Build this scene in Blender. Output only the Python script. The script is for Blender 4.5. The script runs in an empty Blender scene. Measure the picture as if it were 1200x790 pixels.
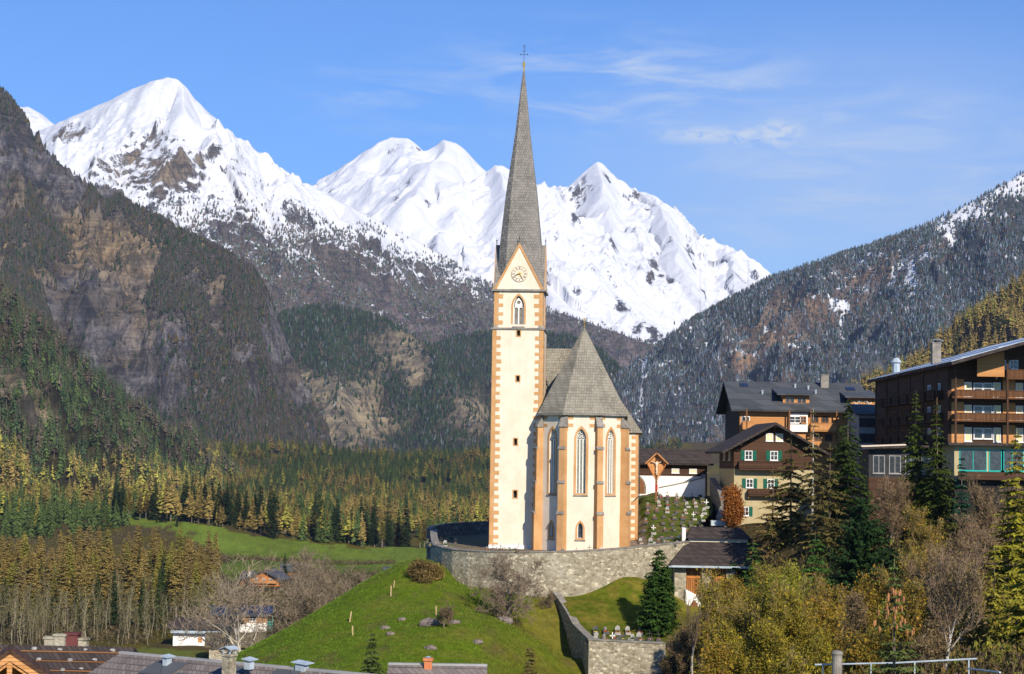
import bpy, bmesh, math, random
import numpy as np
from mathutils import Matrix, Vector, geometry

# ------------------------------------------------------------------ camera, world, sun, exposure
S = bpy.context.scene
COL = S.collection
F = 2239.0
PITCH, ROLL = math.radians(3.705), math.radians(0.9)
CAM = Vector((0, 0, 10))
CR = (Matrix.Rotation(math.pi / 2 + PITCH, 3, 'X') @ Matrix.Rotation(ROLL, 3, 'Z'))
cd = bpy.data.cameras.new('camera'); cam = bpy.data.objects.new('camera', cd); COL.objects.link(cam)
cd.sensor_width = 36; cd.lens = 36 * F / 1200; cd.clip_start = 1; cd.clip_end = 40000
cam.matrix_world = Matrix.Translation(CAM) @ CR.to_4x4()
S.camera = cam

SUN_EL, SUN_AZ = math.radians(31), math.radians(21)      # azimuth: to the right of straight behind the camera
SV = Vector((math.sin(SUN_AZ) * math.cos(SUN_EL), -math.cos(SUN_AZ) * math.cos(SUN_EL), math.sin(SUN_EL)))
sd = bpy.data.lights.new('sun', 'SUN'); so = bpy.data.objects.new('sun', sd); COL.objects.link(so)
sd.energy = 4.9; sd.angle = math.radians(0.53); sd.color = (1.0, 0.90, 0.76)
so.rotation_euler = SV.to_track_quat('Z', 'Y').to_euler()

W = bpy.data.worlds.new('World'); S.world = W; W.use_nodes = True
S.view_settings.view_transform = 'Standard'; S.view_settings.look = 'None'
S.view_settings.gamma = 1; S.view_settings.use_curve_mapping = False
S.view_settings.exposure = 0.30
HAZE = 3.1e-5
S.cycles.max_bounces = 4; S.cycles.diffuse_bounces = 2; S.cycles.glossy_bounces = 2; S.cycles.transmission_bounces = 2
S.cycles.volume_bounces = 0; S.cycles.transparent_max_bounces = 4
S.cycles.use_denoising = True
S.cycles.caustics_reflective = False; S.cycles.caustics_refractive = False

def P(px, py, d):
    r = CR @ Vector(((px - 600) / F, -(py - 395) / F, -1))
    return CAM + r * (d / r.y)
CRn = np.array(CR)
def PN(px, py, d):
    px, py, d = np.broadcast_arrays(np.asarray(px, float), np.asarray(py, float), np.asarray(d, float))
    r = np.stack([(px - 600) / F, -(py - 395) / F, -np.ones_like(px)], -1) @ CRn.T
    return np.array(CAM) + r * (d / r[..., 1])[..., None]
def proj(p):
    q = (np.asarray(p) - np.array(CAM)) @ CRn
    return 600 - F * q[..., 0] / q[..., 2], 395 + F * q[..., 1] / q[..., 2]

# ------------------------------------------------------------------ node helpers
class NT:
    def __init__(s, nt): s.nt = nt; s.n = nt.nodes; s.l = nt.links
    def add(s, t, **k):
        n = s.n.new(t)
        for a, v in k.items(): setattr(n, a, v)
        return n
    def put(s, sock, v):
        if v is None: return
        if isinstance(v, bpy.types.NodeSocket): s.l.new(v, sock)
        elif isinstance(v, (tuple, list)) and len(v) == 3 and sock.type == 'RGBA': sock.default_value = (*v, 1)
        else: sock.default_value = v
    def math(s, op, a, b=None, c=None, clamp=False):
        n = s.add('ShaderNodeMath', operation=op, use_clamp=clamp)
        s.put(n.inputs[0], a); s.put(n.inputs[1], b)
        if c is not None: s.put(n.inputs[2], c)
        return n.outputs[0]
    def noise(s, vec, scale, detail=4, rough=.55, dist=0, col=False):
        n = s.add('ShaderNodeTexNoise'); s.put(n.inputs['Vector'], vec); n.inputs['Scale'].default_value = scale
        n.inputs['Detail'].default_value = detail; n.inputs['Roughness'].default_value = rough; n.inputs['Distortion'].default_value = dist
        return n.outputs['Color' if col else 0]
    def mix(s, f, a, b, mode='MIX'):
        n = s.add('ShaderNodeMix', data_type='RGBA', blend_type=mode, clamp_factor=True)
        s.put(n.inputs[0], f); s.put(n.inputs[6], a); s.put(n.inputs[7], b)
        return n.outputs[2]
    def ramp(s, f, lo, hi, a=0., b=1.):
        n = s.add('ShaderNodeMapRange', interpolation_type='SMOOTHSTEP')
        s.put(n.inputs[0], f); n.inputs[1].default_value = lo; n.inputs[2].default_value = hi
        n.inputs[3].default_value = a; n.inputs[4].default_value = b
        return n.outputs[0]
    def scale(s, vec, v):
        n = s.add('ShaderNodeMapping'); s.put(n.inputs[0], vec); n.inputs['Scale'].default_value = v
        return n.outputs[0]
    def sep(s, v):
        n = s.add('ShaderNodeSeparateXYZ'); s.put(n.inputs[0], v); return n.outputs
    def attr(s, name, out='Color'):
        return s.add('ShaderNodeAttribute', attribute_name=name).outputs[out]

def build_world():
    t = NT(W.node_tree)
    bg = t.n.get('Background') or t.add('ShaderNodeBackground')
    sky = t.add('ShaderNodeTexSky', sky_type='NISHITA', sun_disc=False)
    sky.sun_elevation = SUN_EL; sky.sun_rotation = math.pi - SUN_AZ
    sky.altitude = 1600; sky.air_density = 1.15; sky.dust_density = 0.15; sky.ozone_density = 3.0
    g = t.add('ShaderNodeTexCoord').outputs['Generated']
    def near(px, py, rx, ry):                # a soft patch of sky round one direction
        d = (P(px, py, 1000) - CAM).normalized()
        v = t.add('ShaderNodeVectorMath', operation='SUBTRACT'); t.put(v.inputs[0], g); v.inputs[1].default_value = d
        m = t.scale(v.outputs[0], (F / rx, 3, F / ry))
        l = t.add('ShaderNodeVectorMath', operation='LENGTH'); t.put(l.inputs[0], m)
        return t.ramp(l.outputs['Value'], 1.0, 0.0)
    wisp = t.ramp(t.noise(t.scale(g, (9, 4, 48)), 1.6, 7, .62, .6), .38, .74)
    fine = t.noise(t.scale(g, (30, 10, 80)), 1.5, 6, .6, .3)
    a = t.math('MULTIPLY', near(720, 95, 330, 90), wisp)
    b = t.math('MULTIPLY', near(1000, 190, 420, 160), t.math('MULTIPLY', wisp, .55))
    c = t.math('MULTIPLY', t.math('MAXIMUM', t.math('MAXIMUM', t.math('MULTIPLY', near(912, 156, 50, 27), 1.0), t.math('MULTIPLY', near(878, 160, 48, 19), .95)), t.math('MULTIPLY', near(830, 158, 100, 17), .85)), t.ramp(t.noise(t.scale(g, (34, 12, 70)), 2.2, 7, .62, .5), .33, .56))
    e = t.math('MULTIPLY', near(500, 118, 260, 60), t.math('MULTIPLY', wisp, .6))
    m = t.math('MAXIMUM', t.math('MAXIMUM', a, b), t.math('MAXIMUM', c, e))
    veil = t.math('MULTIPLY', near(1010, 230, 560, 260), .48)
    f = t.math('MULTIPLY', t.math('ADD', t.math('MULTIPLY', m, .95), veil), .9, clamp=True)
    deep = t.mix(1., sky.outputs[0], (.43, .71, 1.12), 'MULTIPLY')
    mx = t.mix(f, deep, (5.0, 5.9, 7.4))
    t.l.new(mx, bg.inputs[0]); bg.inputs[1].default_value = 0.108
    out = t.n.get('World Output') or t.add('ShaderNodeOutputWorld')
    t.l.new(bg.outputs[0], out.inputs[0])
build_world()

# ------------------------------------------------------------------ materials
MATS = {}
def material(name, fn, rough=.85, spec=.2):
    if name in MATS: return MATS[name]
    m = bpy.data.materials.new(name); m.use_nodes = True
    t = NT(m.node_tree); b = t.n['Principled BSDF']
    b.inputs['Roughness'].default_value = rough
    b.inputs['Specular IOR Level'].default_value = spec
    r = fn(t)
    if isinstance(r, tuple) and len(r) == 2 and not isinstance(r[0], float):
        c, (h, dist, st) = r
        bm = t.add('ShaderNodeBump'); bm.inputs['Distance'].default_value = dist; bm.inputs['Strength'].default_value = st
        t.put(bm.inputs['Height'], h); t.l.new(bm.outputs[0], b.inputs['Normal'])
    else: c = r
    t.put(b.inputs['Base Color'], c)
    MATS[name] = m
    return m
def mottled(name, c1, c2, sc=.6, rough=.85, spec=.15, bump=.02, stretch=(1, 1, 1), fine=9.):
    def fn(t):
        o = t.scale(t.add('ShaderNodeTexCoord').outputs['Object'], stretch)
        n = t.noise(o, sc, 5, .65); n2 = t.noise(o, fine, 3, .6)
        f = t.math('MULTIPLY_ADD', t.math('SUBTRACT', n2, .5), .6, t.ramp(n, .3, .7))
        return t.mix(f, c1, c2), (n2, bump, .6)
    return material(name, fn, rough, spec)
def planks(name, c1, c2, axis=2, w=.16, rough=.8):
    def fn(t):
        o = t.add('ShaderNodeTexCoord').outputs['Object']
        s = t.sep(o); k = t.math('DIVIDE', s[axis], w)
        fr = t.math('FRACT', k); ln = t.ramp(fr, .0, .12)
        wn = t.add('ShaderNodeTexWhiteNoise', noise_dimensions='1D'); t.put(wn.inputs['W'], t.math('FLOOR', k))
        n = t.noise(o, 2.2, 4); 
        f = t.math('ADD', t.math('MULTIPLY', wn.outputs[0], .6), t.math('MULTIPLY', n, .5))
        c = t.mix(f, c1, c2)
        return t.mix(ln, tuple(x * .45 for x in c1), c), (ln, .02, .8)
    return material(name, fn, rough, .15)
def shingles(name, c1, c2, row=.32, w=.28, rough=.85, patches=.35):
    def fn(t):
        o = t.add('ShaderNodeTexCoord').outputs['Object']; s = t.sep(o)
        cx = t.add('ShaderNodeCombineXYZ'); t.put(cx.inputs[0], t.math('ADD', s[0], t.math('MULTIPLY', s[1], .7))); t.put(cx.inputs[1], s[2])
        br = t.add('ShaderNodeTexBrick'); t.put(br.inputs['Vector'], cx.outputs[0])
        br.inputs['Scale'].default_value = 1; br.inputs['Brick Width'].default_value = w; br.inputs['Row Height'].default_value = row
        br.inputs['Mortar Size'].default_value = .025; br.inputs['Color1'].default_value = (*c1, 1); br.inputs['Color2'].default_value = (*c2, 1)
        br.inputs['Mortar'].default_value = (*[x * .5 for x in c1], 1)
        n = t.ramp(t.noise(o, .45, 6, .7), .3, .7)
        c = t.mix(t.math('MULTIPLY', n, patches), br.outputs[0], tuple(x * 1.5 for x in c2))
        return c, (br.outputs['Fac'], .03, -.5)
    return material(name, fn, rough, .2)
def rubble(name, c1, c2, mortar, sc=2.4, plaster=.0, pc=(.6, .57, .48)):
    def fn(t):
        o = t.add('ShaderNodeTexCoord').outputs['Object']; o = t.scale(o, (1, 1, 1.5))
        v = t.add('ShaderNodeTexVoronoi', feature='F1'); t.put(v.inputs['Vector'], o); v.inputs['Scale'].default_value = sc
        e = t.add('ShaderNodeTexVoronoi', feature='DISTANCE_TO_EDGE'); t.put(e.inputs['Vector'], o); e.inputs['Scale'].default_value = sc
        k = t.sep(v.outputs['Color'])[0]
        st = t.mix(k, c1, c2); st = t.mix(t.ramp(k, .88, .98), st, tuple(min(.7, x * 1.35) for x in c2))
        m = t.ramp(e.outputs[0], .02, .09)
        c = t.mix(m, mortar, st)
        n = t.noise(o, .35, 6, .68)
        c = t.mix(t.math('MULTIPLY', t.ramp(n, .5 - plaster * .25, .7 - plaster * .25), .8 if plaster else .25), c, pc)
        d = t.noise(t.scale(o, (1, 1, .25)), .9, 5, .7)
        c = t.mix(t.ramp(d, .55, .8, 0, .55), c, tuple(x * .5 for x in c1))
        return c, (e.outputs[0], .08, .6)
    return material(name, fn, .95, .1)

def plaster_fn(c1, c2, st):
    def fn(t):
        o = t.add('ShaderNodeTexCoord').outputs['Object']
        a = t.noise(o, .35, 6, .7); b = t.noise(t.scale(o, (1.6, 1.6, .10)), 1.0, 6, .7); e = t.noise(o, 2.2, 6, .72)
        c = t.mix(t.ramp(a, .35, .65), c1, c2)
        c = t.mix(t.ramp(b, .54, .74, 0, .5), c, st)
        c = t.mix(t.ramp(e, .60, .75, 0, .35), c, st)
        return c, (t.noise(o, 7, 4), .02, .5)
    return fn
M_cream = material('cream_plaster', plaster_fn((.70, .585, .445), (.78, .675, .535), (.50, .42, .32)), .9, .1)
M_white = mottled('white_plaster', (.78, .76, .70), (.86, .84, .78), .5)
M_orange = material('ochre_paint', plaster_fn((.47, .25, .10), (.57, .335, .155), (.33, .18, .08)), .9, .1)
M_stone = mottled('grey_cut_stone', (.16, .15, .13), (.30, .27, .23), 1.4)
M_shingle = shingles('weathered_larch_shingles', (.15, .14, .125), (.25, .23, .205))
M_shingle2 = shingles('mossy_shingles', (.17, .155, .12), (.28, .255, .20))
M_darkroof = shingles('dark_brown_shingles', (.035, .028, .025), (.075, .058, .05), .4, .3, patches=.15)
M_greyroof = shingles('dark_grey_sheets', (.05, .055, .058), (.085, .09, .095), .9, 2.2, .6, .15)
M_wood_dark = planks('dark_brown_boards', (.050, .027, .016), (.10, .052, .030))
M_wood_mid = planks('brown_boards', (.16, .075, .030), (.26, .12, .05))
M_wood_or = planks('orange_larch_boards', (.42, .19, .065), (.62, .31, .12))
M_wood_v = planks('upright_orange_boards', (.36, .13, .035), (.60, .24, .07), 0, .3)
M_frame = mottled('white_frame', (.74, .73, .70), (.8, .79, .76), 2)
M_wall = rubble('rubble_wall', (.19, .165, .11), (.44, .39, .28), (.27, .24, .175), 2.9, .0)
M_wall_shade = rubble('rubble_wall_painted_shade', (.10, .10, .095), (.26, .25, .23), (.14, .135, .125), 2.4)  # darker copy of the rubble, with shade put into its colour
M_green = mottled('green_shutter', (.01, .09, .06), (.015, .13, .085), 3)
M_bark = mottled('bark', (.10, .075, .055), (.22, .17, .13), 2.0, stretch=(1, 1, .3))
M_barkpale = mottled('pale_bark', (.36, .31, .25), (.60, .54, .45), 2.0, stretch=(1, 1, .3))
M_metal = mottled('zinc_sheet', (.30, .36, .40), (.45, .52, .56), 1.2, rough=.45, spec=.5)
M_iron = mottled('dark_iron', (.03, .03, .03), (.07, .06, .055), 3, rough=.6)
M_gold = material('gilded_iron', lambda t: (.75, .48, .10), .35, .5); MATS['gilded_iron'].node_tree.nodes['Principled BSDF'].inputs['Metallic'].default_value = .8
def glassmat(name, c, rough=.12):
    return material(name, lambda t: t.mix(t.ramp(t.noise(t.add('ShaderNodeTexCoord').outputs['Object'], 3.5, 2), .4, .6), c, tuple(x * 1.7 for x in c)), rough, .6)
M_glass = glassmat('window_glass', (.03, .035, .04))
M_leaded = material('leaded_glass', lambda t: t.mix(t.ramp(t.noise(t.scale(t.add('ShaderNodeTexCoord').outputs['Object'], (6, 6, 6)), 1.5, 2), .35, .65), (.17, .18, .15), (.34, .33, .26)), .3, .5)

# ------------------------------------------------------------------ object helpers
def link(o, parent=None):
    COL.objects.link(o)
    if parent is not None: o.parent = parent
    return o
def tag(o, label=None, cat=None, group=None, kind=None):
    if label: o['label'] = label
    if cat: o['category'] = cat
    if group: o['group'] = group
    if kind: o['kind'] = kind
    return o
def thing(name, label, cat, loc=(0, 0, 0), rz=0., group=None):
    o = bpy.data.objects.new(name, None); o.empty_display_size = .1
    o.location = loc; o.rotation_euler = (0, 0, rz)
    return tag(link(o), label, cat, group)

def cut_box(x0, x1, y0, y1, z0, z1):
    return [(x0, y0, z0), (x1, y0, z0), (x1, y1, z0), (x0, y1, z0), (x0, y0, z1), (x1, y0, z1), (x1, y1, z1), (x0, y1, z1)]
BOXF = [(0, 3, 2, 1), (4, 5, 6, 7), (0, 1, 5, 4), (1, 2, 6, 5), (2, 3, 7, 6), (3, 0, 4, 7)]
class MB:
    def __init__(s, M=None): s.v = []; s.f = []; s.M = M or Matrix.Identity(4)
    def add(s, vs, fs):
        n = len(s.v); s.v += [tuple(s.M @ Vector(v)) for v in vs]; s.f += [tuple(n + i for i in f) for f in fs]; return s
    def box(s, x0, x1, y0, y1, z0, z1): return s.add(cut_box(min(x0, x1), max(x0, x1), min(y0, y1), max(y0, y1), z0, z1), BOXF)
    def hexa(s, vs): return s.add(vs, BOXF)
    def prism(s, poly, h0, h1, axis='z'):
        n = len(poly)
        mk = {'z': lambda a, b, h: (a, b, h), 'y': lambda a, b, h: (a, h, b), 'x': lambda a, b, h: (h, a, b)}[axis]
        vs = [mk(a, b, h0) for a, b in poly] + [mk(a, b, h1) for a, b in poly]
        fs = [tuple(range(n))[::-1], tuple(range(n, 2 * n))] + [(i, (i + 1) % n, n + (i + 1) % n, n + i) for i in range(n)]
        return s.add(vs, fs)
    def slab(s, quad, th):            # a sheet of thickness th under a polygon
        q = [Vector(p) for p in quad]; nn = (q[1] - q[0]).cross(q[2] - q[0]).normalized()
        if nn.z < 0: q = q[::-1]; nn = -nn
        n = len(q); vs = [p for p in q] + [p - nn * th for p in q]
        fs = [tuple(range(n)), tuple(range(n, 2 * n))[::-1]] + [((i + 1) % n, i, n + i, n + (i + 1) % n) for i in range(n)]
        return s.add(vs, fs)
    def tube(s, pts, rad, sides=6, cap=True):
        pts = [Vector(p) for p in pts]; vs = []; fs = []
        if not hasattr(rad, '__len__'): rad = [rad] * len(pts)
        for i, p in enumerate(pts):
            d = (pts[min(i + 1, len(pts) - 1)] - pts[max(i - 1, 0)]).normalized()
            a = d.orthogonal().normalized() if abs(d.z) < .95 else Vector((1, 0, 0)).cross(d).normalized(); b = d.cross(a)
            for k in range(sides):
                th = 2 * math.pi * k / sides
                vs.append(p + (a * math.cos(th) + b * math.sin(th)) * rad[i])
        for i in range(len(pts) - 1):
            for k in range(sides):
                k2 = (k + 1) % sides
                fs.append((i * sides + k, i * sides + k2, (i + 1) * sides + k2, (i + 1) * sides + k))
        if cap: fs += [tuple(range(sides))[::-1], tuple(range((len(pts) - 1) * sides, len(pts) * sides))]
        return s.add(vs, fs)
    def lathe(s, prof, sides=12, c=(0, 0)):
        vs = []; fs = []
        for r, z in prof:
            for k in range(sides):
                th = 2 * math.pi * k / sides; vs.append((c[0] + r * math.cos(th), c[1] + r * math.sin(th), z))
        for i in range(len(prof) - 1):
            for k in range(sides):
                k2 = (k + 1) % sides; fs.append((i * sides + k, i * sides + k2, (i + 1) * sides + k2, (i + 1) * sides + k))
        fs += [tuple(range(sides))[::-1], tuple(range((len(prof) - 1) * sides, len(prof) * sides))]
        return s.add(vs, fs)
    def build(s, name, mat, parent=None, smooth=False, bevel=0):
        me = bpy.data.meshes.new(name); me.from_pydata(s.v, [], s.f); me.validate()
        bm = bmesh.new(); bm.from_mesh(me); bmesh.ops.recalc_face_normals(bm, faces=bm.faces)
        if bevel: bmesh.ops.bevel(bm, geom=bm.edges[:], offset=bevel, segments=1, affect='EDGES')
        bm.to_mesh(me); bm.free()
        me.materials.append(mat)
        if smooth: me.polygons.foreach_set('use_smooth', [True] * len(me.polygons))
        return link(bpy.data.objects.new(name, me), parent)

def npmesh(name, V, T, mats, col=None, matidx=None, smooth=False):
    V = np.ascontiguousarray(V, np.float32); T = np.ascontiguousarray(T, np.int32)
    k = T.shape[1]
    me = bpy.data.meshes.new(name); me.vertices.add(len(V)); me.vertices.foreach_set('co', V.ravel())
    me.loops.add(T.size); me.loops.foreach_set('vertex_index', T.ravel())
    me.polygons.add(len(T)); me.polygons.foreach_set('loop_start', np.arange(0, T.size, k, dtype=np.int32))
    me.polygons.foreach_set('loop_total', np.full(len(T), k, np.int32))
    for m in mats: me.materials.append(m)
    if matidx is not None: me.polygons.foreach_set('material_index', np.ascontiguousarray(matidx, np.int32))
    me.polygons.foreach_set('use_smooth', np.full(len(T), smooth))
    me.update(calc_edges=True)
    if col is not None:
        for nm, c in (col.items() if isinstance(col, dict) else [('col', col)]):
            if c.ndim == 1:
                a = me.attributes.new(nm, 'FLOAT', 'POINT'); a.data.foreach_set('value', np.ascontiguousarray(c, np.float32))
            else:
                a = me.color_attributes.new(nm, 'FLOAT_COLOR', 'POINT')
                a.data.foreach_set('color', np.concatenate([c, np.ones((len(c), 1))], 1).astype(np.float32).ravel())
    return me

# ------------------------------------------------------------------ numpy noise
RNG = np.random.default_rng(7)
_perm = RNG.permutation(512); _grad = RNG.uniform(0, 2 * np.pi, 512)
def gnoise(x, y):
    xi = np.floor(x).astype(int); yi = np.floor(y).astype(int); xf = x - xi; yf = y - yi
    u = xf * xf * xf * (xf * (xf * 6 - 15) + 10); v = yf * yf * yf * (yf * (yf * 6 - 15) + 10)
    def g(i, j):
        h = _grad[(_perm[(xi + i) & 511] + yi + j) & 511]
        return np.cos(h) * (xf - i) + np.sin(h) * (yf - j)
    a = g(0, 0) * (1 - u) + g(1, 0) * u; b = g(0, 1) * (1 - u) + g(1, 1) * u
    return (a * (1 - v) + b * v) * 1.5
def fbm(x, y, o=5, g=.5):
    r = 0; a = 1
    for k in range(o): r = r + a * gnoise(x * 2 ** k + 17.3 * k, y * 2 ** k + 5.1 * k); a *= g
    return r
def ridged(x, y, o=5, g=.55):
    r = 0; a = 1; w = 1
    for k in range(o):
        n = 1 - np.abs(gnoise(x * 2 ** k + 31.7 * k, y * 2 ** k + 11.9 * k)) * 1.6
        n = np.clip(n, 0, 1) ** 2 * w; r = r + a * n; w = np.clip(n * 1.6, 0, 1); a *= g
    return r
def sstep(x, a, b):
    t = np.clip((x - a) / (b - a), 0, 1); return t * t * (3 - 2 * t)

# ------------------------------------------------------------------ the near ground and valley (one sheet)
GP = [(9, 196, -9.6), (13, 196, -9.6), (-70, 50, -11), (0, 50, -10), (70, 50, -8), (-40, 100, -11), (0, 105, -10.5), (40, 100, -7.5), (-25, 130, -9.5), (5, 135, -9.5),
      (-60, 150, -13), (-40, 185, -17), (-60, 220, -23), (-35, 230, -22), (-30, 262, -25), (-60, 300, -28), (-50, 400, -32), (-24, 240, -16),
      (-20, 272, -19), (0, 290, -17), (30, 310, -6), (-3, 225, -3), (10, 240, -2.5), (0, 256, -3), (12, 262, 0), (20, 230, 0.2), (24, 245, 3.2),
      (60, 350, 0), (150, 420, 15), (0, 400, -26), (100, 620, 0), (0, 700, -33), (200, 850, 20), (300, 1500, -10), (-300, 300, -20), (-200, 150, -12),
      (-200, 450, -30), (120, 200, 2), (120, 120, -1), (45, 232, 3.5), (50, 215, 3.6), (62, 232, 5), (85, 250, 9), (40, 262, 4), (30, 276, 5.6), (75, 205, 5.5),
      (-300, 900, -18), (300, 2500, -35), (-300, 2500, -35), (0, 1500, -36), (-600, 1500, -20), (0, 3000, -38), (900, 3000, -30), (-900, 3000, -30), (0, 9000, -40), (3000, 9000, -40), (-3000, 9000, -40)]
for px, py, d in [(290, 779, 185), (340, 751, 190), (400, 719, 196), (450, 694, 202), (490, 669, 208), (511, 661, 214), (400, 785, 172), (480, 760, 178),
                  (560, 740, 184), (603, 734, 196), (640, 800, 178), (540, 795, 168), (450, 735, 188), (620, 702, 207.5), (565, 690, 209.5), (533, 680, 213),
                  (640, 760, 192), (660, 800, 186), (700, 702, 207), (740, 680, 209), (643, 706, 207), (660, 744, 203), (674, 772, 198), (684, 796, 192), (700, 815, 188), (770, 812, 187), (735, 812, 187), (785, 745, 196),
                  (200, 755, 430), (300, 735, 470), (60, 750, 450), (130, 770, 410), (300, 690, 600), (430, 662, 800), (240, 660, 700), (200, 612, 900),
                  (340, 632, 900), (450, 655, 860), (480, 650, 1000), (180, 605, 960), (0, 740, 470), (0, 690, 620), (0, 640, 900), (560, 640, 1100),
                  (822, 724, 209), (860, 745, 196), (900, 790, 150), (1000, 790, 130), (1100, 790, 128), (1200, 790, 110), (1000, 665, 185),
                  (900, 660, 200), (1100, 645, 188), (1190, 630, 188), (890, 613, 232), (800, 579, 250), (760, 582, 250), (845, 620, 226), (840, 640, 217)]:
    GP.append(tuple(P(px, py, d)))
GP = np.array(GP)
def _phi(r): return np.sqrt(r * r + 9.0)
_n = len(GP); _A = np.zeros((_n + 3, _n + 3))
_D = np.hypot(GP[:, None, 0] - GP[None, :, 0], GP[:, None, 1] - GP[None, :, 1])
_A[:_n, :_n] = _phi(_D); _A[:_n, _n] = 1; _A[:_n, _n + 1:] = GP[:, :2] / 1000; _A[_n:, :_n] = _A[:_n, _n:].T
_w = np.linalg.solve(_A, np.concatenate([GP[:, 2], np.zeros(3)]))
def ground_z(x, y):
    x = np.asarray(x, float); y = np.asarray(y, float); sh = np.broadcast(x, y).shape
    xf = np.broadcast_to(x, sh).ravel(); yf = np.broadcast_to(y, sh).ravel(); out = np.empty(xf.size)
    for i in range(0, xf.size, 40000):
        r = np.hypot(xf[i:i + 40000, None] - GP[None, :, 0], yf[i:i + 40000, None] - GP[None, :, 1])
        out[i:i + 40000] = _phi(r) @ _w[:_n] + _w[_n] + xf[i:i + 40000] / 1000 * _w[_n + 1] + yf[i:i + 40000] / 1000 * _w[_n + 2]
    d = np.hypot(xf, yf)
    k = sstep(d, 1200, 1900); out = out * (1 - k) + (-36 + 85 * sstep(d, 1500, 3300) * (.55 + .6 * fbm(xf / 420, yf / 700 + 2, 3)) * sstep(6500 - d, 0, 2500)) * k
    rough = .10 * fbm(xf / 3.1, yf / 3.1, 4) + .35 * fbm(xf / 14, yf / 14 + 3, 3) * sstep(d, 120, 260) + 1.0 * fbm(xf / 60, yf / 60, 3) * sstep(d, 420, 900)
    near_wall = np.exp(-(((xf - 8) / 26) ** 2 + ((yf - 208) / 22) ** 2))
    return (out + rough * (1 - .5 * near_wall)).reshape(sh)
def gz(x, y): return float(ground_z(np.array([x]), np.array([y]))[0])

# regions of the ground, as polygons in the world: meadow, wood floor
def in_poly(x, y, poly):
    c = np.zeros(x.shape, bool); n = len(poly)
    for i in range(n):
        x1, y1 = poly[i][:2]; x2, y2 = poly[(i + 1) % n][:2]
        cnd = ((y1 > y) != (y2 > y)) & (x < (x2 - x1) * (y - y1) / (y2 - y1 + 1e-9) + x1); c ^= cnd
    return c
MEADOW = [P(*q) for q in [(150, 600, 1000), (178, 606, 950), (205, 620, 905), (300, 632, 895), (345, 630, 905), (395, 640, 900), (440, 647, 900), (500, 648, 980), (520, 680, 800), (430, 680, 720), (340, 676, 690), (262, 690, 600), (262, 640, 800), (230, 625, 860), (150, 615, 900)]]
def make_ground():
    az = np.radians(np.linspace(-27, 28, 660)); r = 18 * (14500 / 18) ** (np.linspace(0, 1, 760) ** .96)
    A, R = np.meshgrid(az, r, indexing='ij'); X = R * np.sin(A); Y = R * np.cos(A)
    Z = ground_z(X, Y)
    x, y = X.ravel(), Y.ravel(); d = np.hypot(x, y)
    n1 = fbm(x / 11, y / 11, 4); n2 = fbm(x / 3, y / 3 + 9, 3); n3 = fbm(x / 60, y / 60 + 4, 4)
    green = np.array([.095, .145, .010]); olive = np.array([.145, .125, .022]); brown = np.array([.12, .085, .045]); wood = np.array([.075, .060, .028]); mead = np.array([.14, .20, .030])
    px, py = proj(np.stack([x, y, Z.ravel()], 1))
    # hill by the church: lush on the slope facing down-valley, mossy olive nearer the walls
    t = sstep(x + 1.2 * n1 * 6 + n2 * 2, -6, 7)
    hill = green * (1 - .75 * t[:, None]) + olive * .75 * t[:, None]
    k = sstep(n2 + n1 * .6, .25, .7)[:, None]; hill = hill * (1 - .55 * k) + brown * .55 * k; k = sstep(fbm(x / 7 + 3, y / 4, 4), 0, .45)[:, None]; hill = hill * (1 - .45 * k) + np.array([.16, .15, .03]) * .45 * k
    far = wood + (olive * .7 - wood) * sstep(n3 + n1 * .4, -.1, .5)[:, None]
    inm = in_poly(x + 6 * n3, y + 14 * n1, MEADOW).astype(float)[:, None]
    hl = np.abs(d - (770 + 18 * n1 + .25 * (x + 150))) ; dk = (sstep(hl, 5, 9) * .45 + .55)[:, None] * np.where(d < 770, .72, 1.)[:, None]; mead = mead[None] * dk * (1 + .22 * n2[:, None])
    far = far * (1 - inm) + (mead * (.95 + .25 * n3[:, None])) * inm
    lawn = in_poly(x + n1 * 2, y + 4 * n2, [P(*q) for q in [(120, 776, 395), (150, 758, 425), (235, 760, 420), (250, 790, 380), (120, 800, 370)]]).astype(float)[:, None]
    far = far * (1 - lawn) + np.array([.12, .14, .03]) * lawn
    w = sstep(d + 8 * n1, 225, 262)[:, None]
    c = hill * (1 - w) + far * w
    rt = sstep(x + 3 * n1, 21, 27)[:, None] * (1 - w); c = c * (1 - rt) + (wood * .9) * rt
    V = np.stack([X, Y, Z], -1).reshape(-1, 3); nu, nv = X.shape
    i = np.arange(nu * nv).reshape(nu, nv); T = np.stack([i[:-1, :-1], i[1:, :-1], i[1:, 1:], i[:-1, 1:]], -1).reshape(-1, 4)
    def fn(t_):
        o = t_.add('ShaderNodeTexCoord').outputs['Object']
        a = t_.attr('col'); n = t_.noise(o, 1.3, 8, .75); f = t_.noise(o, 9, 3, .7)
        c_ = t_.mix(t_.ramp(n, .3, .75), t_.mix(1., a, (.55, .6, .5), 'MULTIPLY'), t_.mix(1., a, (1.45, 1.3, 1.2), 'MULTIPLY'))
        return t_.mix(t_.ramp(f, .45, .75, 0, .45), c_, t_.mix(1., a, (1.6, 1.6, 1.1), 'MULTIPLY')), (t_.math('ADD', n, f), .16, .7)
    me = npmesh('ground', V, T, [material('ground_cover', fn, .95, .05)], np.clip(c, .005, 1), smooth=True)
    tag(link(bpy.data.objects.new('ground', me)), kind='structure')
make_ground()

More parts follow.
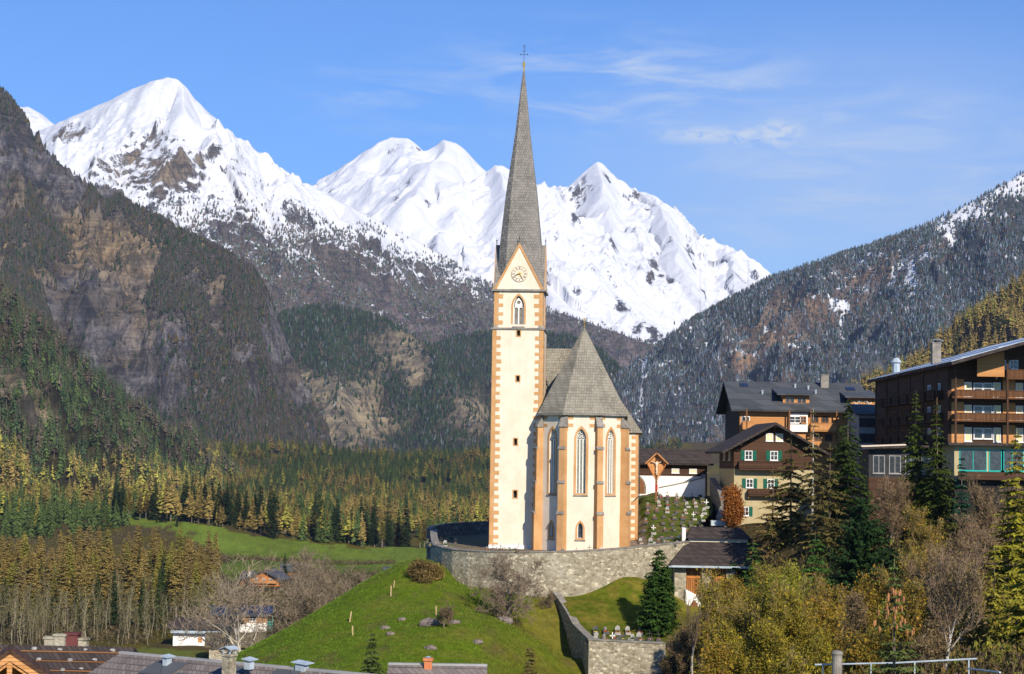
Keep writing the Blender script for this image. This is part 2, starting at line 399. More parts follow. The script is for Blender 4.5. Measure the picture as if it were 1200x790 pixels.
# ------------------------------------------------------------------ mountains: heights swept down from ridge lines that stand in the world
def seg_height(X, Y, ridges):
    H = np.full(X.shape, -1e9); DR = np.full(X.shape, 1e9)
    for pts, slope, curve in ridges:
        for a, b in zip(pts[:-1], pts[1:]):
            ax, ay, az_ = a; bx, by, bz = b; dx, dy = bx - ax, by - ay; L2 = dx * dx + dy * dy + 1e-9
            t = np.clip(((X - ax) * dx + (Y - ay) * dy) / L2, 0, 1)
            dist = np.hypot(X - ax - t * dx, Y - ay - t * dy)
            h = az_ + t * (bz - az_) - slope * dist * (1 + curve * np.exp(-dist / 400))
            DR = np.where(h > H, dist, DR); H = np.maximum(H, h)
    return H, DR
class Mountain:
    pass
def mountain(name, ridges, pxr, dr, nu, nv, amp, nscale, colfn, mat, tree_top=0, seed=0, warp=1., ridge_amp=.12, stretch=1., nsky=1):
    rr = []
    for line, slope, curve in ridges:
        rr.append(([tuple(P(px, py, d) - Vector((0, 0, tree_top))) for px, py, d in line], slope, curve))
    U = np.linspace(pxr[0], pxr[1], nu); R = np.linspace(dr[0], dr[1], nv)
    Ug, D = np.meshgrid(U, R, indexing='ij'); X = (Ug - 600) / F * D; Y = D
    s = seed * 37.7
    wx = X + warp * 60 * fbm(X / 300 + s, Y / 300, 3); wy = Y + warp * 60 * fbm(X / 300, Y / 300 + s + 9, 3)
    H, DR = seg_height(wx, wy, rr)
    # gullies and ribs: ridged noise, faint at the crest, growing below it
    env = ridge_amp + (1 - ridge_amp) * sstep(DR, 0, 260)
    N = ridged(X / nscale + s, Y / (nscale * stretch) + s, 6, .55) - .75
    H = H + amp * N * env + amp * .25 * fbm(X / (nscale * .12), Y / (nscale * .12) + s, 3) * env
    # keep the noise from moving the crest off its surveyed line
    el = (H - 10) / D; tgt = np.full(nu, -1e9); ext = np.full(nu, -1e9)
    for line, sl, cv in ridges[:nsky]:
        q = np.array([(px, (P(px, py, 1000).z - 10) / 1000 - tree_top / d) for px, py, d in line])
        tgt = np.maximum(tgt, np.interp(U, q[:, 0], q[:, 1], -1e9, -1e9)); ext = np.maximum(ext, np.interp(U, q[:, 0], q[:, 1]))
    k = el.argmax(1); inside = tgt > -1e8
    dz = (np.where(inside, tgt, ext) - el.max(1)) * R[k]; dz = np.where(inside, dz, np.minimum(dz, 0))
    dz = np.where(dz > 0, np.minimum(dz, 150) * sstep(el.max(1), .0, .03), np.maximum(dz, -400))
    w_ = 5; dz = np.convolve(np.pad(dz, w_, mode='edge'), np.ones(2 * w_ + 1) / (2 * w_ + 1), 'valid')
    H = H + dz[:, None] * np.exp(-((R[None] - R[k][:, None]) / 1500) ** 2)
    Z = np.maximum(H, -60 + 0 * H)
    m = Mountain(); m.X, m.Y, m.Z, m.DR = X, Y, Z, DR; m.name = name
    gx = np.gradient(Z, axis=1) / np.gradient(D, axis=1)
    V = np.stack([X, Y, Z], -1).reshape(-1, 3)
    vis = np.maximum.accumulate((Z - 10) / D, axis=1); m.vis = (Z + 14 - 10) / D >= vis
    i = np.arange(nu * nv).reshape(nu, nv); T = np.stack([i[:-1, :-1], i[1:, :-1], i[1:, 1:], i[:-1, 1:]], -1).reshape(-1, 4)
    keep = (Z > -50); k4 = keep[:-1, :-1] | keep[1:, :-1] | keep[1:, 1:] | keep[:-1, 1:]; T = T[k4.ravel()]
    cols = colfn(m)
    me = npmesh(name, V, T, [mat], cols, smooth=True)
    ob = link(bpy.data.objects.new(name, me)); tag(ob, kind='structure')
    return m

def rock_snow_material():
    # 'snow' = how much snow lies here, 'earth' = scree and grass colour against bare rock
    def fn(t):
        o = t.add('ShaderNodeTexCoord').outputs['Object']; g = t.add('ShaderNodeNewGeometry')
        nz = t.sep(g.outputs['Normal'])[2]
        n1 = t.noise(t.scale(o, (1, 1, 1.6)), .006, 10, .74, .4); n2 = t.noise(t.scale(o, (1, 1, .45)), .03, 9, .78, .8); n3 = t.noise(t.scale(o, (1, 1, .6)), .16, 6, .75, .5)
        base = t.attr('col'); sn = t.attr('snow', 'Fac')
        mp = t.add('ShaderNodeMapping'); t.put(mp.inputs[0], o); mp.inputs['Rotation'].default_value = (.25, .62, 0); mp.inputs['Scale'].default_value = (.12, .12, 1.6); n4 = t.noise(mp.outputs[0], .045, 8, .75, .3)
        rock = t.mix(t.ramp(n2, .40, .62), t.mix(1., base, (.42, .43, .50), 'MULTIPLY'), t.mix(1., base, (1.75, 1.6, 1.4), 'MULTIPLY'))
        rock = t.mix(t.ramp(n3, .50, .66, 0, .75), rock, t.mix(1., base, (.30, .34, .36), 'MULTIPLY'))
        rock = t.mix(t.ramp(n3, .42, .30, 0, .6), rock, t.mix(1., base, (2.1, 2.0, 1.9), 'MULTIPLY'))
        rock = t.mix(t.ramp(n4, .52, .60, 0, .55), rock, t.mix(1., base, (.32, .34, .38), 'MULTIPLY'))
        rock = t.mix(t.ramp(n4, .46, .38, 0, .4), rock, t.mix(1., base, (1.9, 1.8, 1.7), 'MULTIPLY'))
        v = t.math('ADD', t.math('ADD', sn, t.math('MULTIPLY', t.math('SUBTRACT', n1, .5), .7)), t.math('MULTIPLY', t.math('SUBTRACT', n2, .5), 1.2))
        v = t.math('ADD', v, t.math('ADD', t.math('MULTIPLY', t.math('SUBTRACT', nz, .75), .8), t.math('MULTIPLY', t.math('SUBTRACT', n3, .5), .7)))
        f = t.ramp(v, .44, .58)
        h = t.math('ADD', t.math('MULTIPLY', n1, 3.), t.math('ADD', t.math('MULTIPLY', n2, 1.4), t.math('ADD', t.math('MULTIPLY', n3, .5), n4)))
        return t.mix(f, rock, (.80, .82, .86)), (t.math('MULTIPLY', h, t.ramp(f, 0, 1, 1, .35)), 16, .9)
    return material('rock_and_snow', fn, .9, .1)
M_RS = rock_snow_material()

def lerp3(a, b, k): return np.array(a) * (1 - k[..., None]) + np.array(b) * k[..., None]
ROCKG, ROCKT, EARTH, DARKG = (.20, .195, .21), (.36, .28, .17), (.125, .115, .108), (.040, .048, .036)

def col_E(m):
    n = fbm(m.X / 500, m.Y / 500, 5).ravel(); z = m.Z.ravel(); dr = m.DR.ravel()
    r = ridged(m.X / 420 + 5, m.Y / 900, 5).ravel()
    snow = .93 - .30 * sstep(r + .3 * n, 1.0, 1.6) - .5 * sstep(520 - z, -150, 250)
    return {'col': lerp3((.10, .10, .12), (.17, .15, .13), sstep(n, -.4, .5)), 'snow': snow}
def col_D(m):
    n = fbm(m.X / 260, m.Y / 260 + 7, 5).ravel(); x, y, z = m.X.ravel(), m.Y.ravel(), m.Z.ravel(); dr = m.DR.ravel()
    px, py = m.px, m.py
    cliff = np.exp(-(((x - P(195, 205, 6500).x) / 230) ** 2 + ((z - P(195, 205, 6500).z) / 130) ** 2)) * (y < 6650)
    cl2 = np.exp(-(((x - P(95, 165, 6900).x) / 170) ** 2 + ((z - P(95, 165, 6900).z) / 60) ** 2))
    top = sstep(z, 560, 1050)
    snow = .56 + .50 * top + .10 * n - .42 * cliff - .42 * cl2 - .40 * sstep(560 - z + 90 * n, -200, 480)
    c = lerp3((.15, .13, .12), (.34, .27, .17), np.clip(cliff + cl2 + .2 * n, 0, 1)); lo = sstep(620 - z, 0, 250)
    c = c * (1 - lo[:, None]) + np.array([.17, .145, .15]) * lo[:, None]
    return {'col': c, 'snow': snow}
def col_B(m):
    n = fbm(m.X / 170, m.Y / 170 + 3, 5).ravel(); n2 = fbm(m.X / 60, m.Z / 60, 4).ravel(); x, z = m.X.ravel(), m.Z.ravel()
    q = P(130, 275, 3500); tan = np.exp(-(((x - q.x) / 190) ** 2 + ((z - q.z) / 90) ** 2)); tan = np.clip(tan * 1.2 + .5 * n, 0, 1)
    c = lerp3(lerp3(EARTH, ROCKG, sstep(n2, -.25, .25)), ROCKT, tan * .85)
    return {'col': c, 'snow': .02 + .12 * sstep(n, .1, .5) + .1 * sstep(z, 500, 700)}
def col_C(m):
    n = fbm(m.X / 150, m.Y / 150 + 3, 5).ravel(); x, y, z = m.X.ravel(), m.Y.ravel(), m.Z.ravel(); rk = np.zeros(x.size)
    for px, py, rx, ry in [(352, 442, 60, 30), (372, 475, 110, 90), (345, 500, 60, 60), (465, 400, 80, 50), (485, 430, 40, 60), (551, 487, 60, 60), (430, 480, 70, 110), (392, 510, 70, 60)]:
        q = P(px, py, 4700); zz = z - q.z; rk = np.maximum(rk, np.exp(-(((x - q.x * y / 4700) / rx) ** 2 + (zz / ry) ** 2)))
    rk = np.clip(rk * 1.2 + .35 * n - .05, 0, 1); m.rock = rk.reshape(m.X.shape)
    return {'col': lerp3(DARKG, (.36, .31, .21), rk), 'snow': .0 + .1 * sstep(n, .2, .5) + .2 * rk * sstep(n, 0, .4)}
def col_F(m):
    n = fbm(m.X / 140, m.Y / 140 + 3, 5).ravel(); n2 = fbm(m.X / 45 + 3, m.Y / 45, 4).ravel(); x, y, z = m.X.ravel(), m.Y.ravel(), m.Z.ravel()
    tn = np.zeros(x.size); sn = np.zeros(x.size)
    for px, py, rx, ry in [(1020, 330, 130, 50), (960, 365, 150, 60), (1060, 310, 120, 50), (900, 400, 120, 50), (870, 425, 70, 40)]:
        q = P(px, py, 4550); tn = np.maximum(tn, np.exp(-(((x - q.x * y / 4550) / rx) ** 2 + ((z - q.z) / ry) ** 2)))
    for px, py, rx, ry, w in [(1130, 250, 90, 34, 1), (1190, 210, 130, 62, 1), (755, 424, 9, 52, 1), (752, 462, 8, 50, 1), (756, 400, 14, 30, 1), (1068, 340, 12, 38, 1.), (1112, 275, 14, 40, .8), (1022, 345, 35, 24, .7), (990, 365, 30, 20, .6), (1090, 262, 60, 12, .9)]:
        q = P(px, py, 4500); sn = np.maximum(sn, w * np.exp(-(((x - q.x * y / 4500) / rx) ** 2 + ((z - q.z) / ry) ** 2)))
    tn = np.clip(tn + .5 * n - .1, 0, 1); m.bare = np.clip(tn * .8 + sn, 0, 1).reshape(m.X.shape)
    return {'col': lerp3((.10, .118, .145), (.34, .24, .17), tn), 'snow': .30 + .26 * sstep(n2, -.1, .5) + .75 * sn + .1 * tn}  # bluish base colour adds painted haze to the slope
def col_A(m):
    n = fbm(m.X / 60, m.Y / 60 + 3, 5).ravel(); x, z = m.X.ravel(), m.Z.ravel(); y = m.Y.ravel(); rk = np.zeros(x.size)
    for px, py, rx, ry in [(15, 450, 24, 20), (2, 425, 18, 15), (40, 490, 20, 9)]:
        q = P(px, py, 1650); rk = np.maximum(rk, np.exp(-(((x - q.x * y / 1650) / rx) ** 2 + ((z - q.z) / ry) ** 2)))
    rk = np.clip(rk * 1.4 + .5 * n - .25, 0, 1); m.rock = rk.reshape(m.X.shape)
    return {'col': lerp3((.065, .060, .028), (.36, .31, .22), rk), 'snow': np.full(x.size, -.6)}
def col_G(m):
    n = fbm(m.X / 50, m.Y / 50, 4).ravel()
    return {'col': lerp3((.11, .075, .03), (.16, .10, .04), sstep(n, -.3, .3)), 'snow': np.full(n.size, -.6)}

_old = mountain
def mk(name, *a, **k):
    cf = a[7]
    def wrapped(m):
        m.px, m.py = proj(np.stack([m.X, m.Y, m.Z], -1)); return cf(m)
    a = list(a); a[7] = wrapped
    return _old(name, *a, **k)

MT_E1 = mk('snow_domes', [([(300, 250, 10600), (380, 206, 10500), (420, 179, 10500), (445, 164, 10500), (462, 160, 10500), (480, 165, 10450), (497, 180, 10300), (540, 215, 10100)], .62, .3),
                          ([(430, 245, 9800), (470, 208, 9850), (497, 180, 9850), (509, 168, 9800), (522, 163, 9800), (536, 171, 9800), (560, 195, 9900), (600, 235, 9900)], .62, .3),
                          ([(-60, 150, 9500), (0, 132, 9500), (18, 124, 9500), (32, 128, 9500), (60, 150, 9500), (110, 190, 9500)], .6, 0), ([(522, 163, 9800), (505, 195, 9300), (480, 235, 8900)], .7, .2)],
           (-100, 700), (8200, 11300), 420, 330, 60, 900, col_E, M_RS, seed=1, ridge_amp=.04, nsky=3, warp=.5)
MT_E2 = mk('snow_peaks', [([(440, 300, 9000), (500, 248, 9200), (545, 215, 9300), (570, 199, 9500), (583, 192, 9500), (600, 203, 9500), (625, 214, 9900), (645, 218, 10300), (665, 219, 10500), (676, 207, 10500), (690, 195, 10500),
                            (700, 188, 10500), (708, 196, 10500), (720, 208, 10500), (736, 219, 10500), (765, 229, 10300), (778, 238, 10200), (795, 246, 10200), (820, 276, 10000), (840, 284, 10000), (862, 291, 9900), (885, 305, 9800), (910, 326, 9700), (980, 380, 9500)], .60, .5),
                          ([(583, 192, 9500), (598, 240, 8900), (625, 300, 8400), (650, 350, 8000)], .62, .1), ([(545, 215, 9300), (520, 262, 8700), (515, 300, 8300)], .7, .1),
                          ([(700, 188, 10500), (714, 240, 9800), (722, 285, 9200), (745, 345, 8500)], .6, .2), ([(765, 229, 10300), (785, 272, 9600), (800, 315, 9000), (830, 362, 8500)], .65, .3),
                          ([(850, 287, 9950), (865, 320, 9400), (885, 350, 9000)], .6, .2)],
           (400, 1000), (7600, 11200), 480, 460, 72, 620, col_E, M_RS, seed=2, ridge_amp=.03, warp=.5)
MT_D = mk('snow_mountain', [([(-300, 260, 7300), (-120, 205, 7300), (40, 152, 7200), (100, 126, 7000), (160, 98, 6800), (190, 90, 6700), (203, 94, 6700), (212, 106, 6700), (224, 120, 6700), (262, 153, 6700), (300, 178, 6750), (340, 206, 6800), (400, 239, 6900), (470, 274, 7000), (540, 313, 7000), (600, 346, 7000), (680, 374, 6900), (780, 410, 6800)], .78, .25),
                            ([(207, 100, 6700), (212, 135, 6450), (222, 160, 6350), (262, 195, 6250), (300, 230, 6100), (345, 285, 5900), (400, 345, 5700)], .72, .1),
                            ([(175, 97, 6750), (150, 135, 6550), (110, 190, 6350), (90, 250, 6100)], .8, .1), ([(400, 239, 6900), (440, 290, 6500), (500, 350, 6100), (560, 390, 5900)], .7, .1)],
          (-260, 800), (5300, 7700), 670, 420, 62, 380, col_D, M_RS, seed=3, ridge_amp=.07, warp=.45)
MT_B = mk('cliff_mountain', [([(-300, -60, 4100), (-60, 60, 3900), (0, 105, 3800), (25, 136, 3800), (60, 180, 3750), (95, 203, 3730), (130, 217, 3700), (165, 238, 3650), (200, 257, 3600), (245, 280, 3550), (290, 300, 3500), (315, 338, 3450), (335, 390, 3400), (365, 452, 3300), (400, 530, 3200), (440, 592, 3100)], .95, .0),
                             ([(60, 180, 3750), (40, 260, 3400), (20, 330, 3200)], .9, 0), ([(200, 257, 3600), (215, 330, 3350), (250, 420, 3150), (290, 500, 2950)], .9, 0),
                             ([(290, 300, 3500), (300, 380, 3250), (340, 480, 3050)], .95, 0)],
          (-290, 480), (2500, 4300), 700, 460, 70, 190, col_B, M_RS, tree_top=17, seed=4, ridge_amp=.1, warp=.8)
MT_C = mk('wooded_hill', [([(270, 410, 5000), (300, 390, 5000), (330, 362, 5000), (375, 351, 5000), (430, 361, 5000), (470, 378, 4950), (500, 398, 4850), (522, 425, 4700), (545, 465, 4500), (570, 520, 4300), (600, 575, 4000)], .85, .1),
                          ([(500, 400, 5600), (540, 388, 5600), (600, 381, 5600), (660, 387, 5500), (700, 402, 5500), (735, 432, 5400), (752, 470, 5300), (770, 520, 5100)], .8, .1),
                          ([(375, 351, 5000), (390, 430, 4650), (420, 520, 4250), (440, 580, 4000)], .8, 0), ([(600, 381, 5600), (620, 450, 5100), (640, 520, 4600)], .75, 0)],
          (250, 800), (3300, 6000), 460, 460, 60, 260, col_C, M_RS, tree_top=16, seed=5, ridge_amp=.15, warp=.7, nsky=2)
MT_F = mk('forested_slope', [([(640, 510, 5300), (700, 450, 5200), (760, 408, 5100), (800, 375, 5000), (850, 347, 4900), (900, 320, 4800), (960, 300, 4700), (1000, 287, 4600), (1060, 267, 4500), (1085, 257, 4500), (1120, 240, 4500), (1150, 225, 4500), (1200, 196, 4500), (1320, 130, 4500), (1480, 60, 4500)], .72, .1),
                             ([(1085, 257, 4500), (1100, 320, 4200), (1110, 400, 3800)], .65, 0), ([(900, 320, 4800), (900, 400, 4450), (880, 480, 4100)], .65, 0)],
          (630, 1440), (3000, 5600), 640, 420, 55, 230, col_F, M_RS, tree_top=15, seed=6, ridge_amp=.1, warp=.7)
MT_A = mk('near_forest_slope', [([(-420, 130, 2500), (-260, 180, 2300), (-80, 270, 2100), (0, 322, 2000), (60, 374, 1920), (130, 434, 1820), (190, 478, 1740), (250, 516, 1660), (330, 560, 1560), (420, 598, 1470), (520, 622, 1400)], .30, .3)],
          (-300, 560), (850, 2500), 430, 330, 26, 160, col_A, M_RS, tree_top=18, seed=8, ridge_amp=.2, warp=.4)
MT_G = mk('larch_hill', [([(900, 640, 1900), (945, 500, 1900), (985, 452, 1900), (1020, 432, 1900), (1080, 407, 1900), (1100, 384, 1900), (1150, 347, 1900), (1200, 316, 1900), (1320, 240, 1900), (1460, 170, 1900)], .5, .1)],
          (860, 1420), (1250, 2300), 280, 240, 14, 120, col_G, M_RS, tree_top=18, seed=9, ridge_amp=.3, warp=.5)

# ------------------------------------------------------------------ the valley air
def make_haze():
    mb = MB().box(-6400, 6400, -250, 15200, -63, 2150)
    m = bpy.data.materials.new('valley_air'); m.use_nodes = True; t = NT(m.node_tree); t.n.remove(t.n['Principled BSDF'])
    v = t.add('ShaderNodeVolumePrincipled'); v.inputs['Density'].default_value = HAZE; v.inputs['Color'].default_value = (.60, .74, 1, 1); v.inputs['Anisotropy'].default_value = .1
    t.l.new(v.outputs[0], t.n['Material Output'].inputs['Volume'])
    tag(mb.build('haze', m), kind='stuff')
make_haze()

# ------------------------------------------------------------------ far forests: many small trees, one object per mountainside
def far_tree(kind, seed):
    r = np.random.default_rng(seed); V = []; T = []; C = []
    def tri(a, b, c, k): n = len(V); V.extend([a, b, c]); T.append((n, n + 1, n + 2)); C.extend([k] * 3)
    if kind == 0:                                     # spruce: three ragged skirts
        tiers = [(0.08, .50, .20), (.32, .80, .15), (.58, 1.0, .095)]
    else:                                             # larch: looser, wider high up
        tiers = [(.18, .55, .19), (.36, .78, .17), (.60, 1.0, .11)]
    for z0, z1, w in tiers:
        n = 5; a0 = r.uniform(0, 6.28)
        for k in range(n):
            a = a0 + 2 * math.pi * k / n + r.uniform(-.25, .25); b = a + 2 * math.pi / n * r.uniform(.85, 1.15)
            ra, rb = w * r.uniform(.7, 1.25), w * r.uniform(.7, 1.25)
            tri((math.cos(a) * ra, math.sin(a) * ra, z0 + r.uniform(-.05, .05)), (math.cos(b) * rb, math.sin(b) * rb, z0 + r.uniform(-.05, .05)), (r.uniform(-.01, .01), 0, z1), r.uniform(.75, 1.25))
    return np.array(V), np.array(T), np.array(C)
def mid_tree(kind, seed, tiers=11, blades=9):
    """a tree of drooping ragged branch blades: spruce dense, larch open with a bare lower trunk"""
    r = np.random.default_rng(seed); V = []; T = []; C = []; K = []
    def tri(a, b, c, k, m=0): n = len(V); V.extend([a, b, c]); T.append((n, n + 1, n + 2)); C.extend([k] * 3); K.extend([m] * 3)
    z0 = .06 if kind == 0 else .28; W = .17 if kind == 0 else .16
    for i in range(tiers):
        t = i / (tiers - 1); z = z0 + (0.97 - z0) * t; w = W * (1 - t) ** .8 + .012
        if kind == 1: w *= .75 + .5 * math.sin(min(1, t * 1.6 + .25) * math.pi / 1.2) 
        nb = max(4, int(blades * (1 - .45 * t)))
        for k in range(nb):
            a = r.uniform(0, 6.28); L = w * r.uniform(.6, 1.2); dz = L * (r.uniform(.15, .6) if kind == 0 else r.uniform(-.25, .35)); hw = L * r.uniform(.22, .42)
            zz = z + r.uniform(-.03, .03); up = L * .45 + .02
            c, s = math.cos(a), math.sin(a); k_ = r.uniform(.65, 1.35)
            tip = (c * L, s * L, zz - dz); root = (0, 0, zz + up)
            l = (c * L * .62 - s * hw, s * L * .62 + c * hw, zz - dz * .9); q = (c * L * .62 + s * hw, s * L * .62 - c * hw, zz - dz * .9)
            tri(root, l, tip, k_); tri(root, tip, q, k_ * .9)
    tri((-.004, -.004, .9), (.012, 0, .9), (0, .0, 1.02), .8)
    for k in range(3):                                # trunk
        a, b = 2.1 * k, 2.1 * (k + 1); ra = .011
        tri((math.cos(a) * ra, math.sin(a) * ra, -.03), (math.cos(b) * ra, math.sin(b) * ra, -.03), (0, 0, .95), 1., 1)
    return np.array(V), np.array(T), np.array(C), np.array(K)
def foliage_fn(t):
    a = t.attr('col'); o = t.add('ShaderNodeTexCoord').outputs['Object']
    return t.mix(t.ramp(t.noise(o, 1.1, 3), .3, .7), t.mix(1., a, (.75, .75, .75), 'MULTIPLY'), t.mix(1., a, (1.25, 1.25, 1.15), 'MULTIPLY'))
M_FOL = material('foliage', foliage_fn, .9, .08)
SPRUCE = np.array([.022, .040, .016]); SPRUCE2 = np.array([.040, .060, .018]); LARCH = np.array([.150, .110, .034]); LARCHG = np.array([.150, .138, .028]); LARCHP = np.array([.088, .068, .050]); FROST = np.array([.20, .23, .26])

def merge_trees(name, P3, hgt, tints, kinds, temps, label, trunkcol=(.22, .18, .14)):
    Vs, Ts, Cs, off = [], [], [], 0; r = np.random.default_rng(len(P3))
    for ti, tp in enumerate(temps):
        sel = np.where(kinds == ti)[0]
        if not len(sel): continue
        V, T, C = tp[:3]; n, k = len(sel), len(V)
        a = r.uniform(0, 6.28, n); ca, sa = np.cos(a)[:, None], np.sin(a)[:, None]; h = hgt[sel][:, None]; wd = h * r.uniform(.8, 1.25, (n, 1))
        x = (V[:, 0] * ca - V[:, 1] * sa) * wd + P3[sel, 0:1]; y = (V[:, 0] * sa + V[:, 1] * ca) * wd + P3[sel, 1:2]; z = V[:, 2] * h + P3[sel, 2:3]
        Vs.append(np.stack([x, y, z], -1).reshape(-1, 3)); Ts.append((T[None] + (np.arange(n) * k)[:, None, None] + off).reshape(-1, 3)); off += n * k
        col = tints[sel][:, None, :] * C[None, :, None]
        if len(tp) > 3: col = np.where(tp[3][None, :, None] == 1, np.array(trunkcol)[None, None], col)
        Cs.append(col.reshape(-1, 3))
    me = npmesh(name, np.concatenate(Vs), np.concatenate(Ts), [M_FOL], np.concatenate(Cs))
    o = link(bpy.data.objects.new('forest', me)); tag(o, label, 'forest', kind='stuff'); return o
FT = [far_tree(0, s) for s in range(6)] + [far_tree(1, s + 10) for s in range(6)]
def scatter(m, n, dens, seed):
    """n random spots on a mountain sheet with chance dens in 0..1, weighted by true area"""
    r = np.random.default_rng(seed); nu, nv = m.X.shape
    u = r.uniform(0, nu - 1.001, n); v = r.uniform(0, nv - 1.001, n); i = u.astype(int); j = v.astype(int); fu, fv = u - i, v - j
    def g(A): return (A[i, j] * (1 - fu) * (1 - fv) + A[i + 1, j] * fu * (1 - fv) + A[i, j + 1] * (1 - fu) * fv + A[i + 1, j + 1] * fu * fv)
    x, y, z = g(m.X), g(m.Y), g(m.Z); ok = m.vis[i, j] & (z > -38)
    px, py = proj(np.stack([x, y, z], -1)); ok &= (px > -240) & (px < 1400) & (py < 800)
    w = dens(dict(x=x, y=y, z=z, px=px, py=py, dr=g(m.DR), g=g)); ok &= r.uniform(0, 1, n) < w * (y / m.Y.max())
    return np.stack([x, y, z], -1)[ok], {k: a[ok] for k, a in dict(px=px, py=py).items()}, r
def tint_mix(r, n, pal, probs):
    k = r.choice(len(pal), n, p=np.array(probs) / sum(probs)); c = np.array(pal)[k] * r.uniform(.7, 1.3, (n, 1)) * r.uniform(.92, 1.08, (n, 3)); return c, k

def forests():
    # B: dark larch band along the crest, strips in the gullies
    def dB(q):
        n = fbm(q['x'] / 120, q['z'] / 90 + 3, 4); crest = sstep(58 - q['dr'], 0, 35)
        low = sstep(170 - q['z'] + 60 * n, 0, 160)
        return np.clip(crest * 1. + .22 * sstep(n, .30, .6) + .025 + .8 * low, 0, 1)
    p, i, r = scatter(MT_B, 290000, dB, 1); n = len(p); c, k = tint_mix(r, n, [np.array([.070, .062, .055]), SPRUCE * 1.2, LARCH * .6], [.66, .26, .08])
    merge_trees('forest', p, r.uniform(8, 16, n), c, np.where(k == 1, r.integers(0, 6, n), r.integers(6, 12, n)), FT, 'brown larches along the crest and gullies of the rocky cliff mountain'); print('B', n)
    def dC(q):
        rk = q['g'](MT_C.rock); return np.clip(1.0 - 1.3 * rk, .06, 1)
    p, i, r = scatter(MT_C, 170000, dC, 2); n = len(p); nn = fbm(p[:, 0] / 200, p[:, 1] / 200, 3)
    c, k = tint_mix(r, n, [SPRUCE * 1.1, LARCHP, SPRUCE2, FROST * .5], [.6, .12, .2, .08])
    merge_trees('forest', p, r.uniform(9, 18, n), c, np.where(k == 1, r.integers(6, 12, n), r.integers(0, 6, n)), FT, 'dense dark spruces on the wooded hill with pale rock outcrops'); print('C', n)
    def dD(q):
        n = fbm(q['x'] / 160, q['z'] / 200 + 3, 4); z = q['z']
        return np.clip(sstep(900 - z + 90 * n, 0, 420) * (.35 + .65 * sstep(n, -.35, .2)), 0, 1)
    p, i, r = scatter(MT_D, 260000, dD, 3); n = len(p); c, k = tint_mix(r, n, [LARCHP * 1.3 + .02, SPRUCE * 2.2, FROST * .7], [.6, .2, .2])
    merge_trees('forest', p, r.uniform(8, 16, n), c, np.where(k == 1, r.integers(0, 6, n), r.integers(6, 12, n)), FT, 'bare purplish larches thinning out on the snowfields of the mountain left of the spire'); print('D', n)
    def dE(q):
        n = fbm(q['x'] / 160, q['z'] / 100 + 3, 4); return np.clip(sstep(560 - q['z'] + 120 * n, 0, 300) * .9, 0, 1)
    p, i, r = scatter(MT_E2, 60000, dE, 4); n = len(p); c, k = tint_mix(r, n, [LARCHP, SPRUCE * 1.6], [.5, .5])
    if n: merge_trees('forest', p, r.uniform(14, 22, n), c, np.where(k == 1, r.integers(0, 6, n), r.integers(6, 12, n)), FT, 'dark trees at the foot of the far snow peaks right of the spire'); print('E', n)
    def dF(q): return np.clip(1. - .85 * q['g'](MT_F.bare), .05, 1)
    p, i, r = scatter(MT_F, 270000, dF, 5); n = len(p); nn = fbm(p[:, 0] / 90, p[:, 1] / 90, 3)
    c, k = tint_mix(r, n, [np.array([.045, .070, .060]), LARCHP * 1.1, np.array([.10, .13, .165]), np.array([.20, .24, .30])], [.38, .2, .28, .14])  # greens and frost, with distance haze put into the blue tints
    merge_trees('forest', p, r.uniform(7, 14, n), c, np.where(k == 1, r.integers(6, 12, n), r.integers(0, 6, n)), FT, 'frosted green conifers tinted blue for haze, covering the long slope on the right'); print('F', n)
    MTT = [mid_tree(0, s, 8, 6) for s in range(4)] + [mid_tree(1, s + 5, 8, 6) for s in range(4)]
    def dA(q): return np.clip(1. - 1.1 * q['g'](MT_A.rock), .03, 1)
    p, i, r = scatter(MT_A, 58000, dA, 6); n = len(p); nn = fbm(p[:, 0] / 90 + 4, p[:, 1] / 160, 4)
    # greener spruce in the upper middle, ochre larch low down, brown along the crest
    px, py = i['px'], i['py']; line = 318 + px * .72
    ochre = sstep(py - (510 + .18 * px) + 60 * nn, -30, 60); top = sstep(line + 75 - py + 40 * nn, 0, 60)
    u = r.uniform(0, 1, n); larch = u < np.clip(.16 + .62 * ochre + .42 * top, 0, .9)
    base = np.where(larch[:, None], np.where((ochre > .4)[:, None], np.where(r.uniform(0, 1, (n, 1)) < .55, LARCHG, LARCH), LARCHP * .72), np.where(r.uniform(0, 1, (n, 1)) < .6, SPRUCE, SPRUCE2))
    merge_trees('forest', p, r.uniform(13, 25, n), base * 1.85 * r.uniform(.6, 1.45, (n, 1)), np.where(larch, r.integers(4, 8, n), r.integers(0, 4, n)), MTT, 'mixed green spruce and ochre larch wood on the near slope at the left'); print('A', n)
    p, i, r = scatter(MT_G, 15000, lambda q: np.ones(len(q['x'])), 7); n = len(p); c, k = tint_mix(r, n, [LARCH * 1.7, LARCHG * 1.45, SPRUCE2], [.76, .17, .07])
    merge_trees('forest', p, r.uniform(14, 24, n), c, np.where(k == 2, r.integers(0, 4, n), r.integers(4, 8, n)), MTT, 'ochre larch wood on the hill behind the brown hotel at the right'); print('G', n)
    # valley floor between the meadow and the foot of the slopes
    r = np.random.default_rng(12); n = 30000; d = 905 + 2400 * r.uniform(0, 1, n) ** 1.15 ; px = r.uniform(-60, 800, n); x = (px - 600) / F * d; z = ground_z(x, d)
    q = np.stack([x, d, z], 1); ok = (r.uniform(0, 1, n) < d / 2600) & ~in_poly(x, d, MEADOW) & ~((px > 430) & (px < 500) & (d < 1150))
